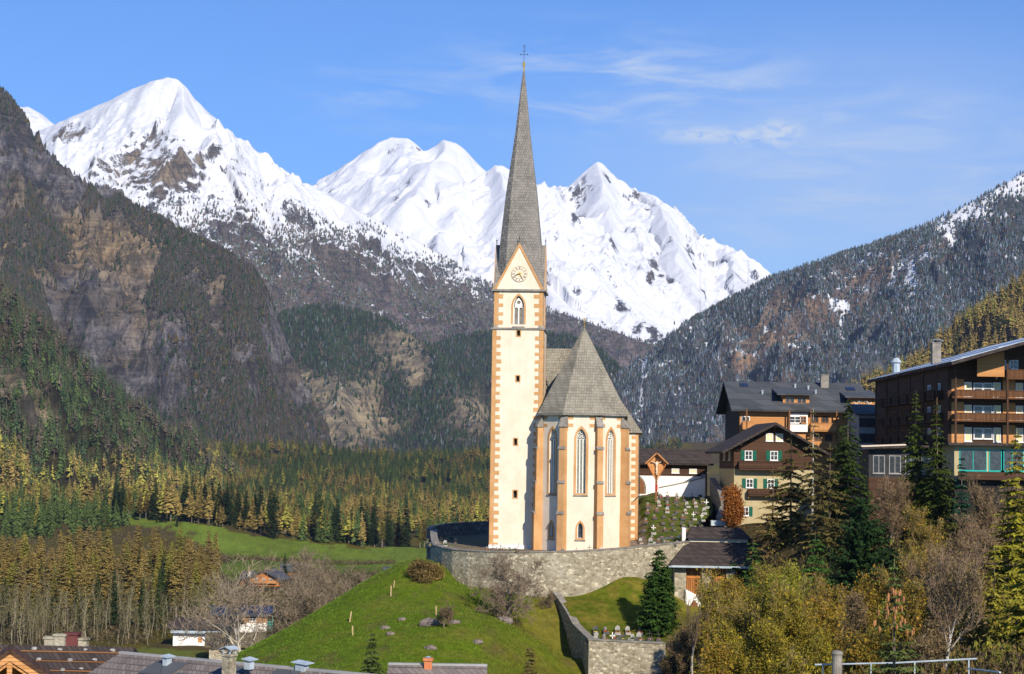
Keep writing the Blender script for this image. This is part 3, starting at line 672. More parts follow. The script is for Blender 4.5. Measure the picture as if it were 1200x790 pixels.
    q = q[ok]; n = len(q); nn = fbm(q[:, 0] / 90, q[:, 1] / 90, 3); nb = fbm(q[:, 0] / 45 + 9, q[:, 1] / 130, 3); u = .5 + r.uniform(-.3, .3, n) + .9 * nn + .5 * nb
    fd = sstep(q[:, 1], 1000, 2400); u = u - .40 * fd; k = np.where(u < .40, 0, np.where(u < .62, 1, 2)); pal = np.array([SPRUCE2, LARCHG, LARCH])
    merge_trees('forest', q, r.uniform(7, 19, n) * (1 + .4 * nb), pal[k] * (1.42 - .5 * fd[:, None]) * r.uniform(.6, 1.4, (n, 1)), np.where(k == 0, r.integers(0, 4, n), r.integers(4, 8, n)), [mid_tree(0, s + 50, 15, 11) for s in range(4)] + [mid_tree(1, s + 60, 15, 11) for s in range(4)], 'green and ochre wood on the valley floor beyond the meadow'); print('V', n)
forests()

# ------------------------------------------------------------------ the church
def arch_pts(w, h, n=7, rise=.62):
    """pointed arch outline, bottom centre at 0,0, anticlockwise"""
    hw = w / 2; sp = h - w * (rise + .35); R = w * 1.15
    if sp < 0: sp = h * .45
    H = h - sp; pts = [(-hw, 0), (hw, 0)]
    R = (hw * hw + H * H) / (2 * hw)
    a1 = math.asin(min(1, H / R))
    right = [(hw - R + R * math.cos(a1 * i / n), sp + R * math.sin(a1 * i / n)) for i in range(n + 1)]
    pts += right; pts += [(-x, z) for x, z in right[:-1][::-1]]
    return pts
def wall_holes(mb, outer, holes, y0, th):
    """a wall in the facade plane (u, z), its outer face at y0, with holes and their reveals"""
    tri = geometry.tessellate_polygon([[Vector((a, b, 0)) for a, b in p] for p in [outer] + holes])
    pts = [p for poly in [outer] + holes for p in poly]
    for yy in (y0, y0 + th): mb.add([(a, yy, b) for a, b in pts], [tuple(t) for t in tri])
    for p in [outer] + holes:
        n = len(p)
        mb.add([(a, y0, b) for a, b in p] + [(a, y0 + th, b) for a, b in p], [(i, (i + 1) % n, n + (i + 1) % n, n + i) for i in range(n)])
def arch_band(mb, w, h, t, y0, y1, u, z, sill=True, t2=None):
    a = arch_pts(w, h); b = arch_pts(w + 2 * t, h + t * 1.25 + (t if sill else 0)); dz = -(t if sill else 0)
    a = [(x + u, q + z) for x, q in a]; b = [(x + u, q + z + dz) for x, q in b]
    n = len(a)
    for yy in (y0, y1):
        mb.add([(p[0], yy, p[1]) for p in a] + [(p[0], yy, p[1]) for p in b], [(i, (i + 1) % n, n + (i + 1) % n, n + i) for i in range(n) if sill or i != 0])
    for ring in (a, b):
        mb.add([(p[0], y0, p[1]) for p in ring] + [(p[0], y1, p[1]) for p in ring], [(i, (i + 1) % n, n + (i + 1) % n, n + i) for i in range(n)])
def fmat(x, y, z, deg): return Matrix.Translation((x, y, z)) @ Matrix.Rotation(math.radians(deg), 4, 'Z')

QR = random.Random(9)
def build_church():
    p0 = P(605.3, 640, 221); CH = thing('church', 'tall cream church with ochre corner stones, clock tower and needle spire', 'church', (p0.x, p0.y, 0), math.radians(-4))
    inv = Matrix.Rotation(math.radians(4), 3, 'Z')
    def L(px, d): q = P(px, 560, d); return inv @ Vector((q.x - p0.x, q.y - p0.y, 0))
    Z = lambda py, d: 10 + (540 - py) * d / F
    hw = 2.95
    # tower walls: lower shaft with slits, belfry stage with the tall lancet
    def slit(w, h): return [(-w / 2, 0), (w / 2, 0), (w / 2, h), (-w / 2, h)]
    def sh(p, u, z): return [(a + u, b + z) for a, b in p]
    z1, z2 = Z(384, 218), Z(338.5, 218); slits = [(0.05, Z(393.5, 218), .36, .62), (0.05, Z(447, 218), .36, .62), (-.1, Z(521.5, 218), .36, .72), (-.05, Z(583, 218), .4, .8)]
    for nm, w, a, b, holes, d in (('tower_shaft', hw, -3.5, z1, [sh(slit(c, e), u, z) for u, z, c, e in slits], 0), ('belfry', hw - .12, z1, z2, None, 0)):
        for k in range(4):
            if k == 0: pass
        mb = MB()
        for k in range(4):
            mb.M = Matrix.Rotation(math.pi / 2 * k, 4, 'Z')
            hs = [] if holes is None and False else []
            if k == 0 and holes: hs = holes
            if holes is None: hs = [sh(arch_pts(1.25, 3.3), .0, z1 + .42)]
            wall_holes(mb, [(-w, a), (w, a), (w, b), (-w, b)], hs, -w, .55)
        mb.build(nm, M_cream, CH)
    bk = MB().box(-hw + .7, hw - .7, -hw + .6, hw - .6, -3, z2 - .05).build('tower_core', M_iron, CH)
    for u, z, c, e in slits:                               # splayed stone slits
        m = MB(); w = .62
        m.box(u - c / 2 - .12, u - c / 2, -hw - .03, -hw + .3, z - .1, z + e + .1).box(u + c / 2, u + c / 2 + .12, -hw - .03, -hw + .3, z - .1, z + e + .1)
        m.box(u - c / 2, u + c / 2, -hw - .03, -hw + .3, z - .12, z).box(u - c / 2, u + c / 2, -hw - .03, -hw + .3, z + e, z + e + .12)
        m.build('slit_window', M_orange, CH)
    # quoins: solid strip plus long-and-short teeth on each corner, 12 mm proud
    def quoins(w, a, b, per, name):
        m = MB()
        for k in range(4):
            m.M = Matrix.Rotation(math.pi / 2 * k, 4, 'Z')
            for s in (-1, 1):
                m.box(s * (w + .014), s * (w - .46), -w - .014, -w + .02, a, b)
                n = int((b - a) / per)
                for i in range(n):
                    j1, j2, j3 = [QR.uniform(-.05, .05) for _ in range(3)]; m.box(s * (w - .46), s * (w - 1.02 + j1 * 1.6), -w - .013, -w + .02, a + per * (i + .04 + j2), a + per * (i + .52 + j3))
        m.build(name, M_orange, CH)
    quoins(hw, -3.4, z1 - .25, .905, 'quoins'); quoins(hw - .12, z1 + .3, z2 - .1, 1.0, 'quoins')
    for z, w, h in ((z1, hw + .13, .22), (z2, hw + .14, .24)):
        m = MB()
        m.box(-w, w, -w, w, z - h, z).build('string_course', M_stone, CH)
    MB().box(-hw - .02, hw + .02, -hw - .3, -hw + .1, -.2, .45).build('plinth', M_white, CH)
    # belfry lancets: ochre surround, white tracery with a quatrefoil, louvres behind
    for k in range(4):
        R_ = Matrix.Rotation(math.pi / 2 * k, 4, 'Z'); w = hw - .12
        m = MB(R_); arch_band(m, 1.25, 3.3, .22, -w - .03, -w + .02, 0, z1 + .42, sill=False); win = m.build('belfry_window', M_orange, CH)
        m = MB(R_); y0, y1 = -w + .22, -w + .34
        arch_band(m, 1.1, 3.22, .07, y0, y1, 0, z1 + .44, sill=False)
        m.box(-.055, .055, y0, y1, z1 + .5, z1 + 2.55)
        for s in (-1, 1):
            arch_band(m, .40, 2.05, .06, y0, y1, s * .285, z1 + .45, sill=False)
        quat = [(.13 * math.cos(a) * (1 + .35 * abs(math.cos(2 * a))) * 1.35, z1 + 2.93 + .13 * math.sin(a) * (1 + .35 * abs(math.cos(2 * a))) * 1.35) for a in [2 * math.pi * i / 20 for i in range(20)]]
        wall_holes(m, [(-.40, z1 + 2.35), (.40, z1 + 2.35), (.42, z1 + 2.75), (.25, z1 + 3.2), (0, z1 + 3.5), (-.25, z1 + 3.2), (-.42, z1 + 2.75)], [quat[::-1]], y0 + .02, .08)
        m.build('tracery', M_white, win)
        m = MB(R_)
        for i in range(14): m.hexa([(x, y, z) for x, y, z in cut_box(-.6, .6, y1 + .02, y1 + .05, z1 + .45 + i * .2, z1 + .6 + i * .2)])
        m.box(-.6, .6, y1 + .06, y1 + .1, z1 + .4, z1 + 3.7)
        m.build('louvre_boards', M_stone, win)
        MB(R_).hexa([(-.72, -w - .1, z1 + .02), (.72, -w - .1, z1 + .02), (.72, -w + .3, z1 + .02), (-.72, -w + .3, z1 + .02), (-.72, -w - .08, z1 + .1), (.72, -w - .08, z1 + .1), (.72, -w + .3, z1 + .48), (-.72, -w + .3, z1 + .48)]).build('sill', M_stone, win)
    # four gables and their cross roof
    za = Z(283.5, 218); gw = hw - .1
    m = MB()
    for k in range(4):
        m.M = Matrix.Rotation(math.pi / 2 * k, 4, 'Z')
        m.prism([(-gw + .22, z2), (gw - .22, z2), (0, za - .35)], -gw - .04, -gw + .3, 'y')
    m.build('gable_wall', M_cream, CH)
    m = MB()
    for k in range(4):
        m.M = Matrix.Rotation(math.pi / 2 * k, 4, 'Z')
        for s in (-1, 1):
            m.prism([(s * gw, z2), (s * (gw - .30), z2), (0, za - .50), (0, za)] if s > 0 else [(0, za), (0, za - .50), (s * (gw - .30), z2), (s * gw, z2)], -gw - .10, -gw + .2, 'y')
    m.build('gable_trim', M_orange, CH)
    m = MB()
    for k in range(2):
        m.M = Matrix.Rotation(math.pi / 2 * k, 4, 'Z')
        m.prism([(-gw - .02, z2 + .02), (gw + .02, z2 + .02), (0, za + .06)], -gw - .02 - k * .01, gw + .02 + k * .01, 'y')
    m.build('gable_roof', M_shingle, CH)
    for k in range(4):
        R_ = Matrix.Rotation(math.pi / 2 * k, 4, 'Z')
        MB(R_).tube([(0, -gw, za - .1), (0, -gw, za + .5), (0, -gw, za + .95)], [.05, .03, .015]).lathe([(.02, za + .45), (.11, za + .55), (.02, za + .65)], 8, (0, -gw)).build('finial', M_iron, CH)
    # spire: an eight-sided needle with broad faces to the four sides
    prof = [(Z(338, 221), 2.66), (Z(284, 221), 2.34), (Z(230, 221), 1.82), (Z(205, 221), 1.50), (Z(154, 221), .86), (Z(118, 221), .50), (Z(90, 221), .22), (Z(77, 221), .07)]
    m = MB(); vs = []; fs = []
    for z, w in prof:
        c = w * .62
        vs += [(-c, -w, z), (c, -w, z), (w, -c, z), (w, c, z), (c, w, z), (-c, w, z), (-w, c, z), (-w, -c, z)]
    for i in range(len(prof) - 1): fs += [(i * 8 + k, i * 8 + (k + 1) % 8, i * 8 + 8 + (k + 1) % 8, i * 8 + 8 + k) for k in range(8)]
    m.add(vs, fs + [tuple(range(8))[::-1], tuple(range(len(prof) * 8 - 8, len(prof) * 8))]).build('spire', M_shingle, CH)
    zt = Z(77, 221)
    kn = MB().lathe([(.11, zt - .4), (.09, zt + .35), (.16, zt + .4), (.17, zt + .75), (.08, zt + .85), (.03, zt + .9)], 10).build('spire_knob', M_gold, CH)
    m = MB().tube([(0, 0, zt + .8), (0, 0, zt + 2.75)], .025, 5).tube([(-.42, 0, zt + 1.75), (.42, 0, zt + 1.75)], .022, 5)
    m.tube([(-.2, 0, zt + 2.15), (.2, 0, zt + 2.15)], .02, 5).tube([(.1, 0, zt + 2.5), (-.05, 0, zt + 2.75), (.18, 0, zt + 2.95)], [.02, .07, .02], 5)
    for s in (-1, 1): m.lathe([(.01, zt + 1.66), (.07, zt + 1.75), (.01, zt + 1.84)], 6, (s * .42, 0))
    m.build('weathercock', M_iron, CH)
    # clock on the front gable
    zc = Z(320.5, 218); R0 = .92; y = -gw - .06
    ck = MB(Matrix.Translation((0.05, y, zc)) @ Matrix.Rotation(math.pi / 2, 4, 'X')).lathe([(R0, -.05), (R0, .05)], 40).build('clock', M_cream, CH)
    m = MB(Matrix.Translation((0.05, 0, zc)))
    for r0, r1 in ((R0, R0 - .045), (R0 * .60, R0 * .56)):
        n = 48; vs = []; 
        for rr in (r0, r1): vs += [(rr * math.cos(2 * math.pi * i / n), y - .062, rr * math.sin(2 * math.pi * i / n)) for i in range(n)]
        m.add(vs, [(i, (i + 1) % n, n + (i + 1) % n, n + i) for i in range(n)])
    m.build('dial_rings', M_stone, ck)
    MB(Matrix.Translation((0.05, 0, zc))).add([(0, y - .058, 0)] + [((.36 if i % 2 else .26) * math.cos(math.pi * i / 12), y - .058, (.36 if i % 2 else .26) * math.sin(math.pi * i / 12)) for i in range(24)], [(0, i + 1, (i + 1) % 24 + 1) for i in range(24)]).build('sun_disc', material('dial_ochre', lambda t: (.80, .55, .28)), ck)
    num = ['XII', 'I', 'II', 'III', 'IIII', 'V', 'VI', 'VII', 'VIII', 'IX', 'X', 'XI']; m = MB(); wd = {'I': .055, 'V': .10, 'X': .10}
    def stroke(x0, za_, x1, zb_, w, M_): 
        m.M = M_; m.add([(x0 - w, 0, za_), (x0 + w, 0, za_), (x1 + w, 0, zb_), (x1 - w, 0, zb_)], [(0, 1, 2, 3)])
    for h, tx in enumerate(num):
        a = math.radians(30 * h); M_ = Matrix.Translation((0.05, y - .066, zc)) @ Matrix.Rotation(a, 4, 'Y') @ Matrix.Translation((0, 0, R0 * .76)); tot = sum(wd[c] for c in tx); x = -tot / 2; hh = .12
        for c in tx:
            w = wd[c]; xc = x + w / 2
            if c == 'I': stroke(xc, -hh, xc, hh, .013, M_)
            elif c == 'V': stroke(xc, -hh, xc - .04, hh, .013, M_); stroke(xc, -hh, xc + .04, hh, .013, M_)
            else: stroke(xc - .04, -hh, xc + .04, hh, .013, M_); stroke(xc + .04, -hh, xc - .04, hh, .013, M_)
            x += w
    m.build('numerals', M_iron, ck)
    for nm, deg, ln, w in (('hour_hand', 252, .55, .05), ('minute_hand', 149, .80, .035)):
        M_ = Matrix.Translation((0.05, y - .09, zc)) @ Matrix.Rotation(math.radians(deg), 4, 'Y')
        MB(M_).prism([(-w * .6, -.16), (w * .6, -.16), (w * 1.2, ln * .72), (0, ln), (-w * 1.2, ln * .72)], -.012, .012, 'y').build(nm, M_iron, ck)

    # ---------- choir with its five-sided apse
    A = L(680.6, 212.6); Rin = 4.6; fl = 2 * Rin * math.tan(math.radians(22.5)); zE = Z(483, 212.6); ac = Vector((A.x, A.y + Rin, 0)); clen = 11.
    zw0, zw1 = Z(577, 212.6), Z(501.5, 212.6); zl0, zl1 = Z(629, 212.6), Z(611, 212.6)
    def face(deg): return Matrix.Translation((ac.x, ac.y, 0)) @ Matrix.Rotation(math.radians(deg), 4, 'Z')
    m = MB(); WW, LW = 1.06, .62
    for deg in (-90, -45, 0, 45, 90):
        m.M = face(deg)
        if abs(deg) < 90:
            holes = [sh(arch_pts(WW, zw1 - zw0), 0, zw0)]
            if deg <= 0: holes.append(sh(arch_pts(LW, zl1 - zl0), 0, zl0))
            wall_holes(m, [(-fl / 2, -3.5), (fl / 2, -3.5), (fl / 2, zE), (-fl / 2, zE)], holes, -Rin, .6)
        else:
            s = 1 if deg == 90 else -1
            u0, u1 = (-fl / 2, clen) if s > 0 else (-clen, fl / 2)
            wall_holes(m, [(u0, -3.5), (u1, -3.5), (u1, zE), (u0, zE)], [], -Rin, .6)
    m.build('choir_wall', M_cream, CH)
    m = MB(Matrix.Translation((ac.x, ac.y, 0))); ri = Rin - .75; m.prism([(ri * .41, -ri), (ri, -ri * .41), (ri, clen - 1), (-ri, clen - 1), (-ri, -ri * .41), (-ri * .41, -ri)], -3, zE - .3); m.build('choir_core', M_iron, CH)
    def lancet(M_, w, z0, z1, low):
        h = z1 - z0; m = MB(M_); arch_band(m, w, h, .27 if not low else .22, -Rin - .03, -Rin + .02, 0, z0); win = m.build('lancet_window', M_orange, CH)
        MB(M_).hexa([(-w / 2 - .3, -Rin - .1, z0 - .3), (w / 2 + .3, -Rin - .1, z0 - .3), (w / 2 + .3, -Rin + .4, z0 - .3), (-w / 2 - .3, -Rin + .4, z0 - .3),
                     (-w / 2 - .3, -Rin - .1, z0 - .22), (w / 2 + .3, -Rin - .1, z0 - .22), (w / 2, -Rin + .4, z0 + .12), (-w / 2, -Rin + .4, z0 + .12)]).build('sill', M_stone, win)
        g = MB(M_); g.prism([(a, b + z0) for a, b in arch_pts(w - .02, h)], -Rin + .42, -Rin + .46, 'y'); g.build('pane', M_leaded if not low else M_glass, win)
        t = MB(M_); y0, y1 = -Rin + .28, -Rin + .40
        arch_band(t, w - .14, h - .09, .065, y0, y1, 0, z0 + .02, sill=False)
        if not low:
            for u in (-w / 6, w / 6): t.box(u - .045, u + .045, y0, y1, z0, z0 + h * .84)
            for u in (-w / 3, 0, w / 3): arch_band(t, w / 3 - .1, h * .84, .045, y0 + .01, y1 - .01, u, z0 + .03, sill=False)
            for u, z in ((-w / 6 - .02, h * .885), (w / 6 + .02, h * .885), (0, h * .945)):
                q = .12; n = 14; ring = [(u + q * math.cos(2 * math.pi * i / n), z0 + z + q * math.sin(2 * math.pi * i / n)) for i in range(n)]; r2 = [(u + (q + .055) * math.cos(2 * math.pi * i / n), z0 + z + (q + .055) * math.sin(2 * math.pi * i / n)) for i in range(n)]
                for yy in (y0, y1): t.add([(a, yy, b) for a, b in ring] + [(a, yy, b) for a, b in r2], [(i, (i + 1) % n, n + (i + 1) % n, n + i) for i in range(n)])
                t.add([(a, y0, b) for a, b in ring] + [(a, y1, b) for a, b in ring], [(i, (i + 1) % n, n + (i + 1) % n, n + i) for i in range(n)])
        t.build('tracery', M_white, win)
    for deg in (-45, 0, 45):
        lancet(face(deg), WW, zw0, zw1, False)
        if deg <= 0: lancet(face(deg), LW, zl0, zl1, True)
    # quoins at the apse corners under the eaves
    m = MB()
    for deg in (-45, 0, 45):
        m.M = face(deg)
        for s in (-1, 1):
            m.box(s * (fl / 2 + .008), s * (fl / 2 - .45), -Rin - .016, -Rin + .02, zE - 2.0, zE - .02)
            for i in range(2): m.box(s * (fl / 2 - .45), s * (fl / 2 - 1.0), -Rin - .014, -Rin + .02, zE - .72 - i * .85, zE - .33 - i * .85)
    m.build('quoins', M_orange, CH)
    MB().M
    # buttresses: stepped, each with weathered stone caps
    def buttress(x, y, deg, w, top, deps, extra=0.):
        M_ = Matrix.Translation((x, y, 0)) @ Matrix.Rotation(math.radians(deg), 4, 'Z'); zs = [-3.5, Z(601, 212), Z(565, 212), Z(525, 212), top]; body = MB(M_); caps = []
        for i in range(4):
            wi = w - .03 * i
            body.box(-wi / 2, wi / 2, -deps[i], .2, zs[i], zs[i + 1])
            if i < 3:
                a, b = deps[i], deps[i + 1]; z = zs[i + 1]
                caps.append(MB(M_).hexa([(-w / 2 - .07, -a - .09, z - .06), (w / 2 + .07, -a - .09, z - .06), (w / 2 + .07, -b + .02, z - .06), (-w / 2 - .07, -b + .02, z - .06),
                           (-w / 2 - .07, -a - .09, z + .05), (w / 2 + .07, -a - .09, z + .05), (w / 2 + .07, -b + .02, z + .30), (-w / 2 - .07, -b + .02, z + .30)]))
        d = deps[3]; z = zs[4]
        caps.append(MB(M_).hexa([(-w / 2 - .07, -d - .12, z - .05), (w / 2 + .07, -d - .12, z - .05), (w / 2 + .07, .1, z - .05), (-w / 2 - .07, .1, z - .05),
                   (-w / 2 - .07, -d - .12, z + .06), (w / 2 + .07, -d - .12, z + .06), (w / 2 - .02, .1, z + 1.35), (-w / 2 + .02, .1, z + 1.35)]))
        b = body.build('buttress', M_orange, CH)
        for c_ in caps: c_.build('buttress_cap', M_stone, b)
    zt_ = Z(499, 212); Rc = Rin / math.cos(math.radians(22.5))
    for deg in (-67.5, -22.5, 22.5, 67.5):
        a = math.radians(deg); buttress(ac.x + Rc * math.sin(a), ac.y - Rc * math.cos(a), deg, .74, zt_, (.86, .74, .64, .54))
    for yy in (ac.y + 4.6, ac.y + 9.4):
        buttress(ac.x - Rin, yy, -90, 1.0, zt_ + .2, (2.0, 1.6, 1.2, .8)); buttress(ac.x + Rin, yy, 90, .9, zt_, (.9, .8, .7, .6))
    # choir roof: pyramid over the apse, ridge running back
    e = Rin + .42; ce = math.tan(math.radians(22.5)) * e; tip = (ac.x, ac.y + .6, Z(381.5, 218)); back = (ac.x, ac.y + clen, tip[2] - .4); z = zE - .02
    pts = [(ac.x - e, ac.y + clen, z), (ac.x - e, ac.y - ce, z), (ac.x - ce, ac.y - e, z), (ac.x + ce, ac.y - e, z), (ac.x + e, ac.y - ce, z), (ac.x + e, ac.y + clen, z)]
    # the slope flares out a little just above the eaves
    mid = [tuple(Vector(p) * .80 + (Vector(tip) if 0 < i < 5 else Vector(back)) * .20 + Vector((0, 0, .12))) for i, p in enumerate(pts)]
    m = MB(); m.add(pts + mid + [tip, back], [(i, i + 1, i + 7, i + 6) for i in range(5)] + [(7, 8, 12), (8, 9, 12), (9, 10, 12), (6, 7, 12, 13), (10, 11, 13, 12), (0, 6, 13, 11, 5), (0, 1, 2, 3, 4, 5)]); m.build('choir_roof', M_shingle2, CH)
    m = MB(); m.prism([(a, b) for a, b, _ in pts], z - .22, z - .02); m.build('eaves_cornice', M_stone, CH)
    fn = MB().tube([(tip[0], tip[1], tip[2] - .2), (tip[0], tip[1], tip[2] + .7)], .05, 6).lathe([(.03, tip[2] + .2), (.17, tip[2] + .38), (.03, tip[2] + .56)], 8, (tip[0], tip[1]))
    fn.box(tip[0] - .22, tip[0] + .22, tip[1] - .03, tip[1] + .03, tip[2] + .75, tip[2] + .83).box(tip[0] - .04, tip[0] + .04, tip[1] - .03, tip[1] + .03, tip[2] + .5, tip[2] + 1.05).build('finial', M_gold, CH)
    # ---------- nave
    yn = ac.y + clen - 1.5; zn = Z(505, 226); xr = L(748, 225).x; xl = -2.0; cx = (xr + xl) / 2; ridge = Z(404, 235)
    m = MB(); m.box(xl, xr - .02, yn, yn + 22, -3.5, zn - .1); m.build('nave_wall', M_cream, CH)
    m = MB(); y0 = yn - .014
    m.box(xr - .35, xr - .006, y0, y0 + .1, -1.5, zn - .12)
    for i in range(17): m.box(xr - .35, xr - .85, y0 + .001, y0 + .1, -1 + i * .86, -1 + i * .86 + .43)
    m.box(xr - .05, xr + .0, y0, yn + 1.2, -1.5, zn - .12)
    m.build('quoins', M_orange, CH)
    o = .4; q = [(xl - o, yn - o, zn), (xr + o, yn - o, zn), (xr + o, yn + 22, zn), (xl - o, yn + 22, zn)]; r0, r1 = (cx + 1.2, yn + 4.5, ridge), (cx + 1.2, yn + 22, ridge)
    MB().add(q + [r0, r1], [(0, 1, 4), (1, 2, 5, 4), (2, 3, 5), (3, 0, 4, 5), (0, 3, 2, 1)]).build('nave_roof', M_shingle2, CH)
    yb = yn + 3; MB().prism([(yb - 4.0, zn + .4), (yb + 4.5, zn + .4), (yb, Z(409, 232))], hw - .3, cx + 1, 'x').build('nave_roof', M_shingle2, CH)
    MB().tube([(xr + .12, yn - .2, zn - .2), (xr + .12, yn - .2, zn - 7.4), (xr - .5, yn - .2, zn - 8.0)], .06, 6).build('downpipe', M_iron, CH)
    MB().tube([(ac.x + Rin + .35, ac.y - ce - .5, zE - .2), (ac.x + Rin + .1, ac.y - 1.5, zE - 1), (ac.x + Rin + .1, ac.y - 1.5, 3)], .06, 6).build('downpipe', M_iron, CH)
    return CH
build_church()

# ------------------------------------------------------------------ churchyard: raised ground, ring wall, lower terrace wall
WT = [P(*q) for q in [(505, 620, 240), (505, 627, 232), (506, 633, 225), (508.5, 638.5, 219), (518, 641, 216), (530, 643, 213.8), (548, 644.5, 212), (570, 645.5, 210.4), (595, 646.2, 209), (620, 646.4, 208.3), (650, 646, 208), (680, 645, 208),
                      (710, 643.3, 208.6), (740, 641, 209.8), (765, 638.5, 211.4), (790, 636, 213.5), (808, 634, 215.2)]]
WB = [P(*q) for q in [(500, 612, 246), (530, 606, 262), (560, 603, 268), (600, 602, 270), (660, 596, 266), (700, 592, 262), (735, 588, 258), (755, 583, 252), (775, 580, 250), (800, 579, 250), (820, 579, 250), (840, 583, 246)]]
def yard_z(x, y):
    """height of the churchyard surface"""
    a = 0.05 + .9 * sstep(x, 12, 19) * 1. + 4.9 * sstep(y - .15 * (x - 18), 213, 250) * sstep(x, 13.5, 17.5) 
    return a + .04 * fbm(np.asarray(x, float) / 2.1, np.asarray(y, float) / 2.1, 3)
def make_yard():
    xs = np.linspace(-12, 27.5, 150); ys = np.linspace(205, 270, 190); X, Y = np.meshgrid(xs, ys, indexing='ij')
    ring = [(p.x, p.y) for p in WT] + [(22.0, 226), (25.2, 236), (26.5, 250), (20, 262), (0, 268), (-9, 262)]
    Z = yard_z(X, Y); ins = in_poly(X.ravel(), Y.ravel(), ring).reshape(X.shape)
    V = np.stack([X, Y, Z], -1).reshape(-1, 3); i = np.arange(X.size).reshape(X.shape); T = np.stack([i[:-1, :-1], i[1:, :-1], i[1:, 1:], i[:-1, 1:]], -1)
    ok = ins[:-1, :-1] & ins[1:, 1:] & ins[1:, :-1] & ins[:-1, 1:]; T = T[ok].reshape(-1, 4)
    n = fbm(X.ravel() / 1.7, Y.ravel() / 1.7, 4)[:, None]; pathm = ((np.abs(X.ravel() - (14.9 + .02 * (Y.ravel() - 215))) < .95) | (Y.ravel() > 249) | (X.ravel() < 13.2))[:, None]
    c = np.where(n > .25, np.array([.13, .11, .05]), np.array([.085, .12, .015])) * (1 + .2 * n); c = np.where(pathm, np.array([.20, .165, .12]) * (1 + .15 * n), c)
    me = npmesh('churchyard_ground', V, T, [MATS['ground_cover']], np.clip(c, .01, 1), smooth=True); tag(link(bpy.data.objects.new('churchyard_ground', me)), kind='structure')
make_yard()
def path_wall(name, top, th, base, mat, capmat, label, cat='wall', cap=.12, over=.08):
    """a wall that follows its top line in plan; base = height of its foot at each point"""
    root = thing(name, label, cat, (top[0].x, top[0].y, 0)); o = Vector((top[0].x, top[0].y, 0))
    fine = []; 
    for i in range(len(top) - 1):
        n = 4
        for k in range(n): 
            t = k / n; fine.append((top[i].lerp(top[i + 1], t) - o, base[i] * (1 - t) + base[i + 1] * t))
    fine.append((top[-1] - o, base[-1])); m = MB(); c = MB(); nrm = []
    for i in range(len(fine)):
        d = fine[min(i + 1, len(fine) - 1)][0] - fine[max(i - 1, 0)][0]; nrm.append(Vector((-d.y, d.x, 0)).normalized())
    def strip(mb, off0, off1, ztop, zbot):
        vs = []; fs = []
        for (p, b), n in zip(fine, nrm):
            zt = p.z + ztop; zb = b if zbot is None else p.z + zbot
            for off, z in ((off0, zb), (off1, zb), (off1, zt), (off0, zt)): q = p + n * off; vs.append((q.x, q.y, z))
        for i in range(len(fine) - 1):
            for k in range(4): fs.append((i * 4 + k, i * 4 + (k + 1) % 4, i * 4 + 4 + (k + 1) % 4, i * 4 + 4 + k))
        fs += [(0, 1, 2, 3), tuple(len(fine) * 4 - 4 + k for k in (3, 2, 1, 0))]; mb.add(vs, fs)
    strip(m, 0, th, -cap, None); strip(c, -over, th + over, 0, -cap + .003)
    m.build('masonry', mat, root); c.build('coping', capmat, root); return root
path_wall('churchyard_wall', WT, .7, [gz(p.x, p.y - .3) - 1.5 for p in WT], M_wall, M_stone, 'curved rubble wall with dark coping holding up the churchyard in front of the church', 'wall')
path_wall('churchyard_back_wall', [P(505, 619, 240), P(511, 616, 248), P(530, 613, 254), P(555, 611.5, 258), P(580, 610.5, 260), P(602, 610, 261)], .5, [-4] * 6, M_wall_shade, M_stone, 'dark stretch of churchyard wall behind the tower in shade', 'wall')  # the darker rubble paints the shade behind the tower
LW = [P(*q) for q in [(648, 693, 208.2), (655, 702, 206.2), (664, 716, 203.2), (672, 731, 199.2), (682, 741, 195), (690, 748.5, 191), (715, 750, 190.6), (745, 751.5, 190.2), (780, 753, 189.8)]]
path_wall('terrace_wall', LW, .6, [gz(p.x - 1.5, p.y - .5) - 2 if i < 5 else gz(p.x, p.y - 2) - 3 for i, p in enumerate(LW)], M_wall, M_stone, 'lower grey stone wall stepping down the slope and turning a corner at the small grave terrace', 'wall', cap=.14)
# level ground of the small terrace
def terrace():
    poly = [LW[i] for i in range(len(LW))] + [P(800, 745, 197), P(790, 700, 211), P(740, 690, 210), P(650, 699, 209)]
    xs = np.linspace(4, 18, 90); ys = np.linspace(188, 212, 120); X, Y = np.meshgrid(xs, ys, indexing='ij'); Z = np.maximum(ground_z(X, Y) + .02, -7.95 + 3.4 * sstep(Y, 193.5, 209) - .0 * X)
    ins = in_poly(X.ravel(), Y.ravel(), [(p.x, p.y + .3) for p in poly]).reshape(X.shape); V = np.stack([X, Y, Z], -1).reshape(-1, 3); i = np.arange(X.size).reshape(X.shape)
    T = np.stack([i[:-1, :-1], i[1:, :-1], i[1:, 1:], i[:-1, 1:]], -1)[ins[:-1, :-1] & ins[1:, 1:] & ins[1:, :-1] & ins[:-1, 1:]].reshape(-1, 4)
    n = fbm(X.ravel() / 2.7, Y.ravel() / 2.7, 4)[:, None]; c = np.where(n > .1, np.array([.135, .125, .02]), np.array([.10, .125, .012])) * (1 + .2 * n)
    me = npmesh('terrace_ground', V, T, [MATS['ground_cover']], np.clip(c, .01, 1), smooth=True); tag(link(bpy.data.objects.new('terrace_ground', me)), kind='structure')
terrace()

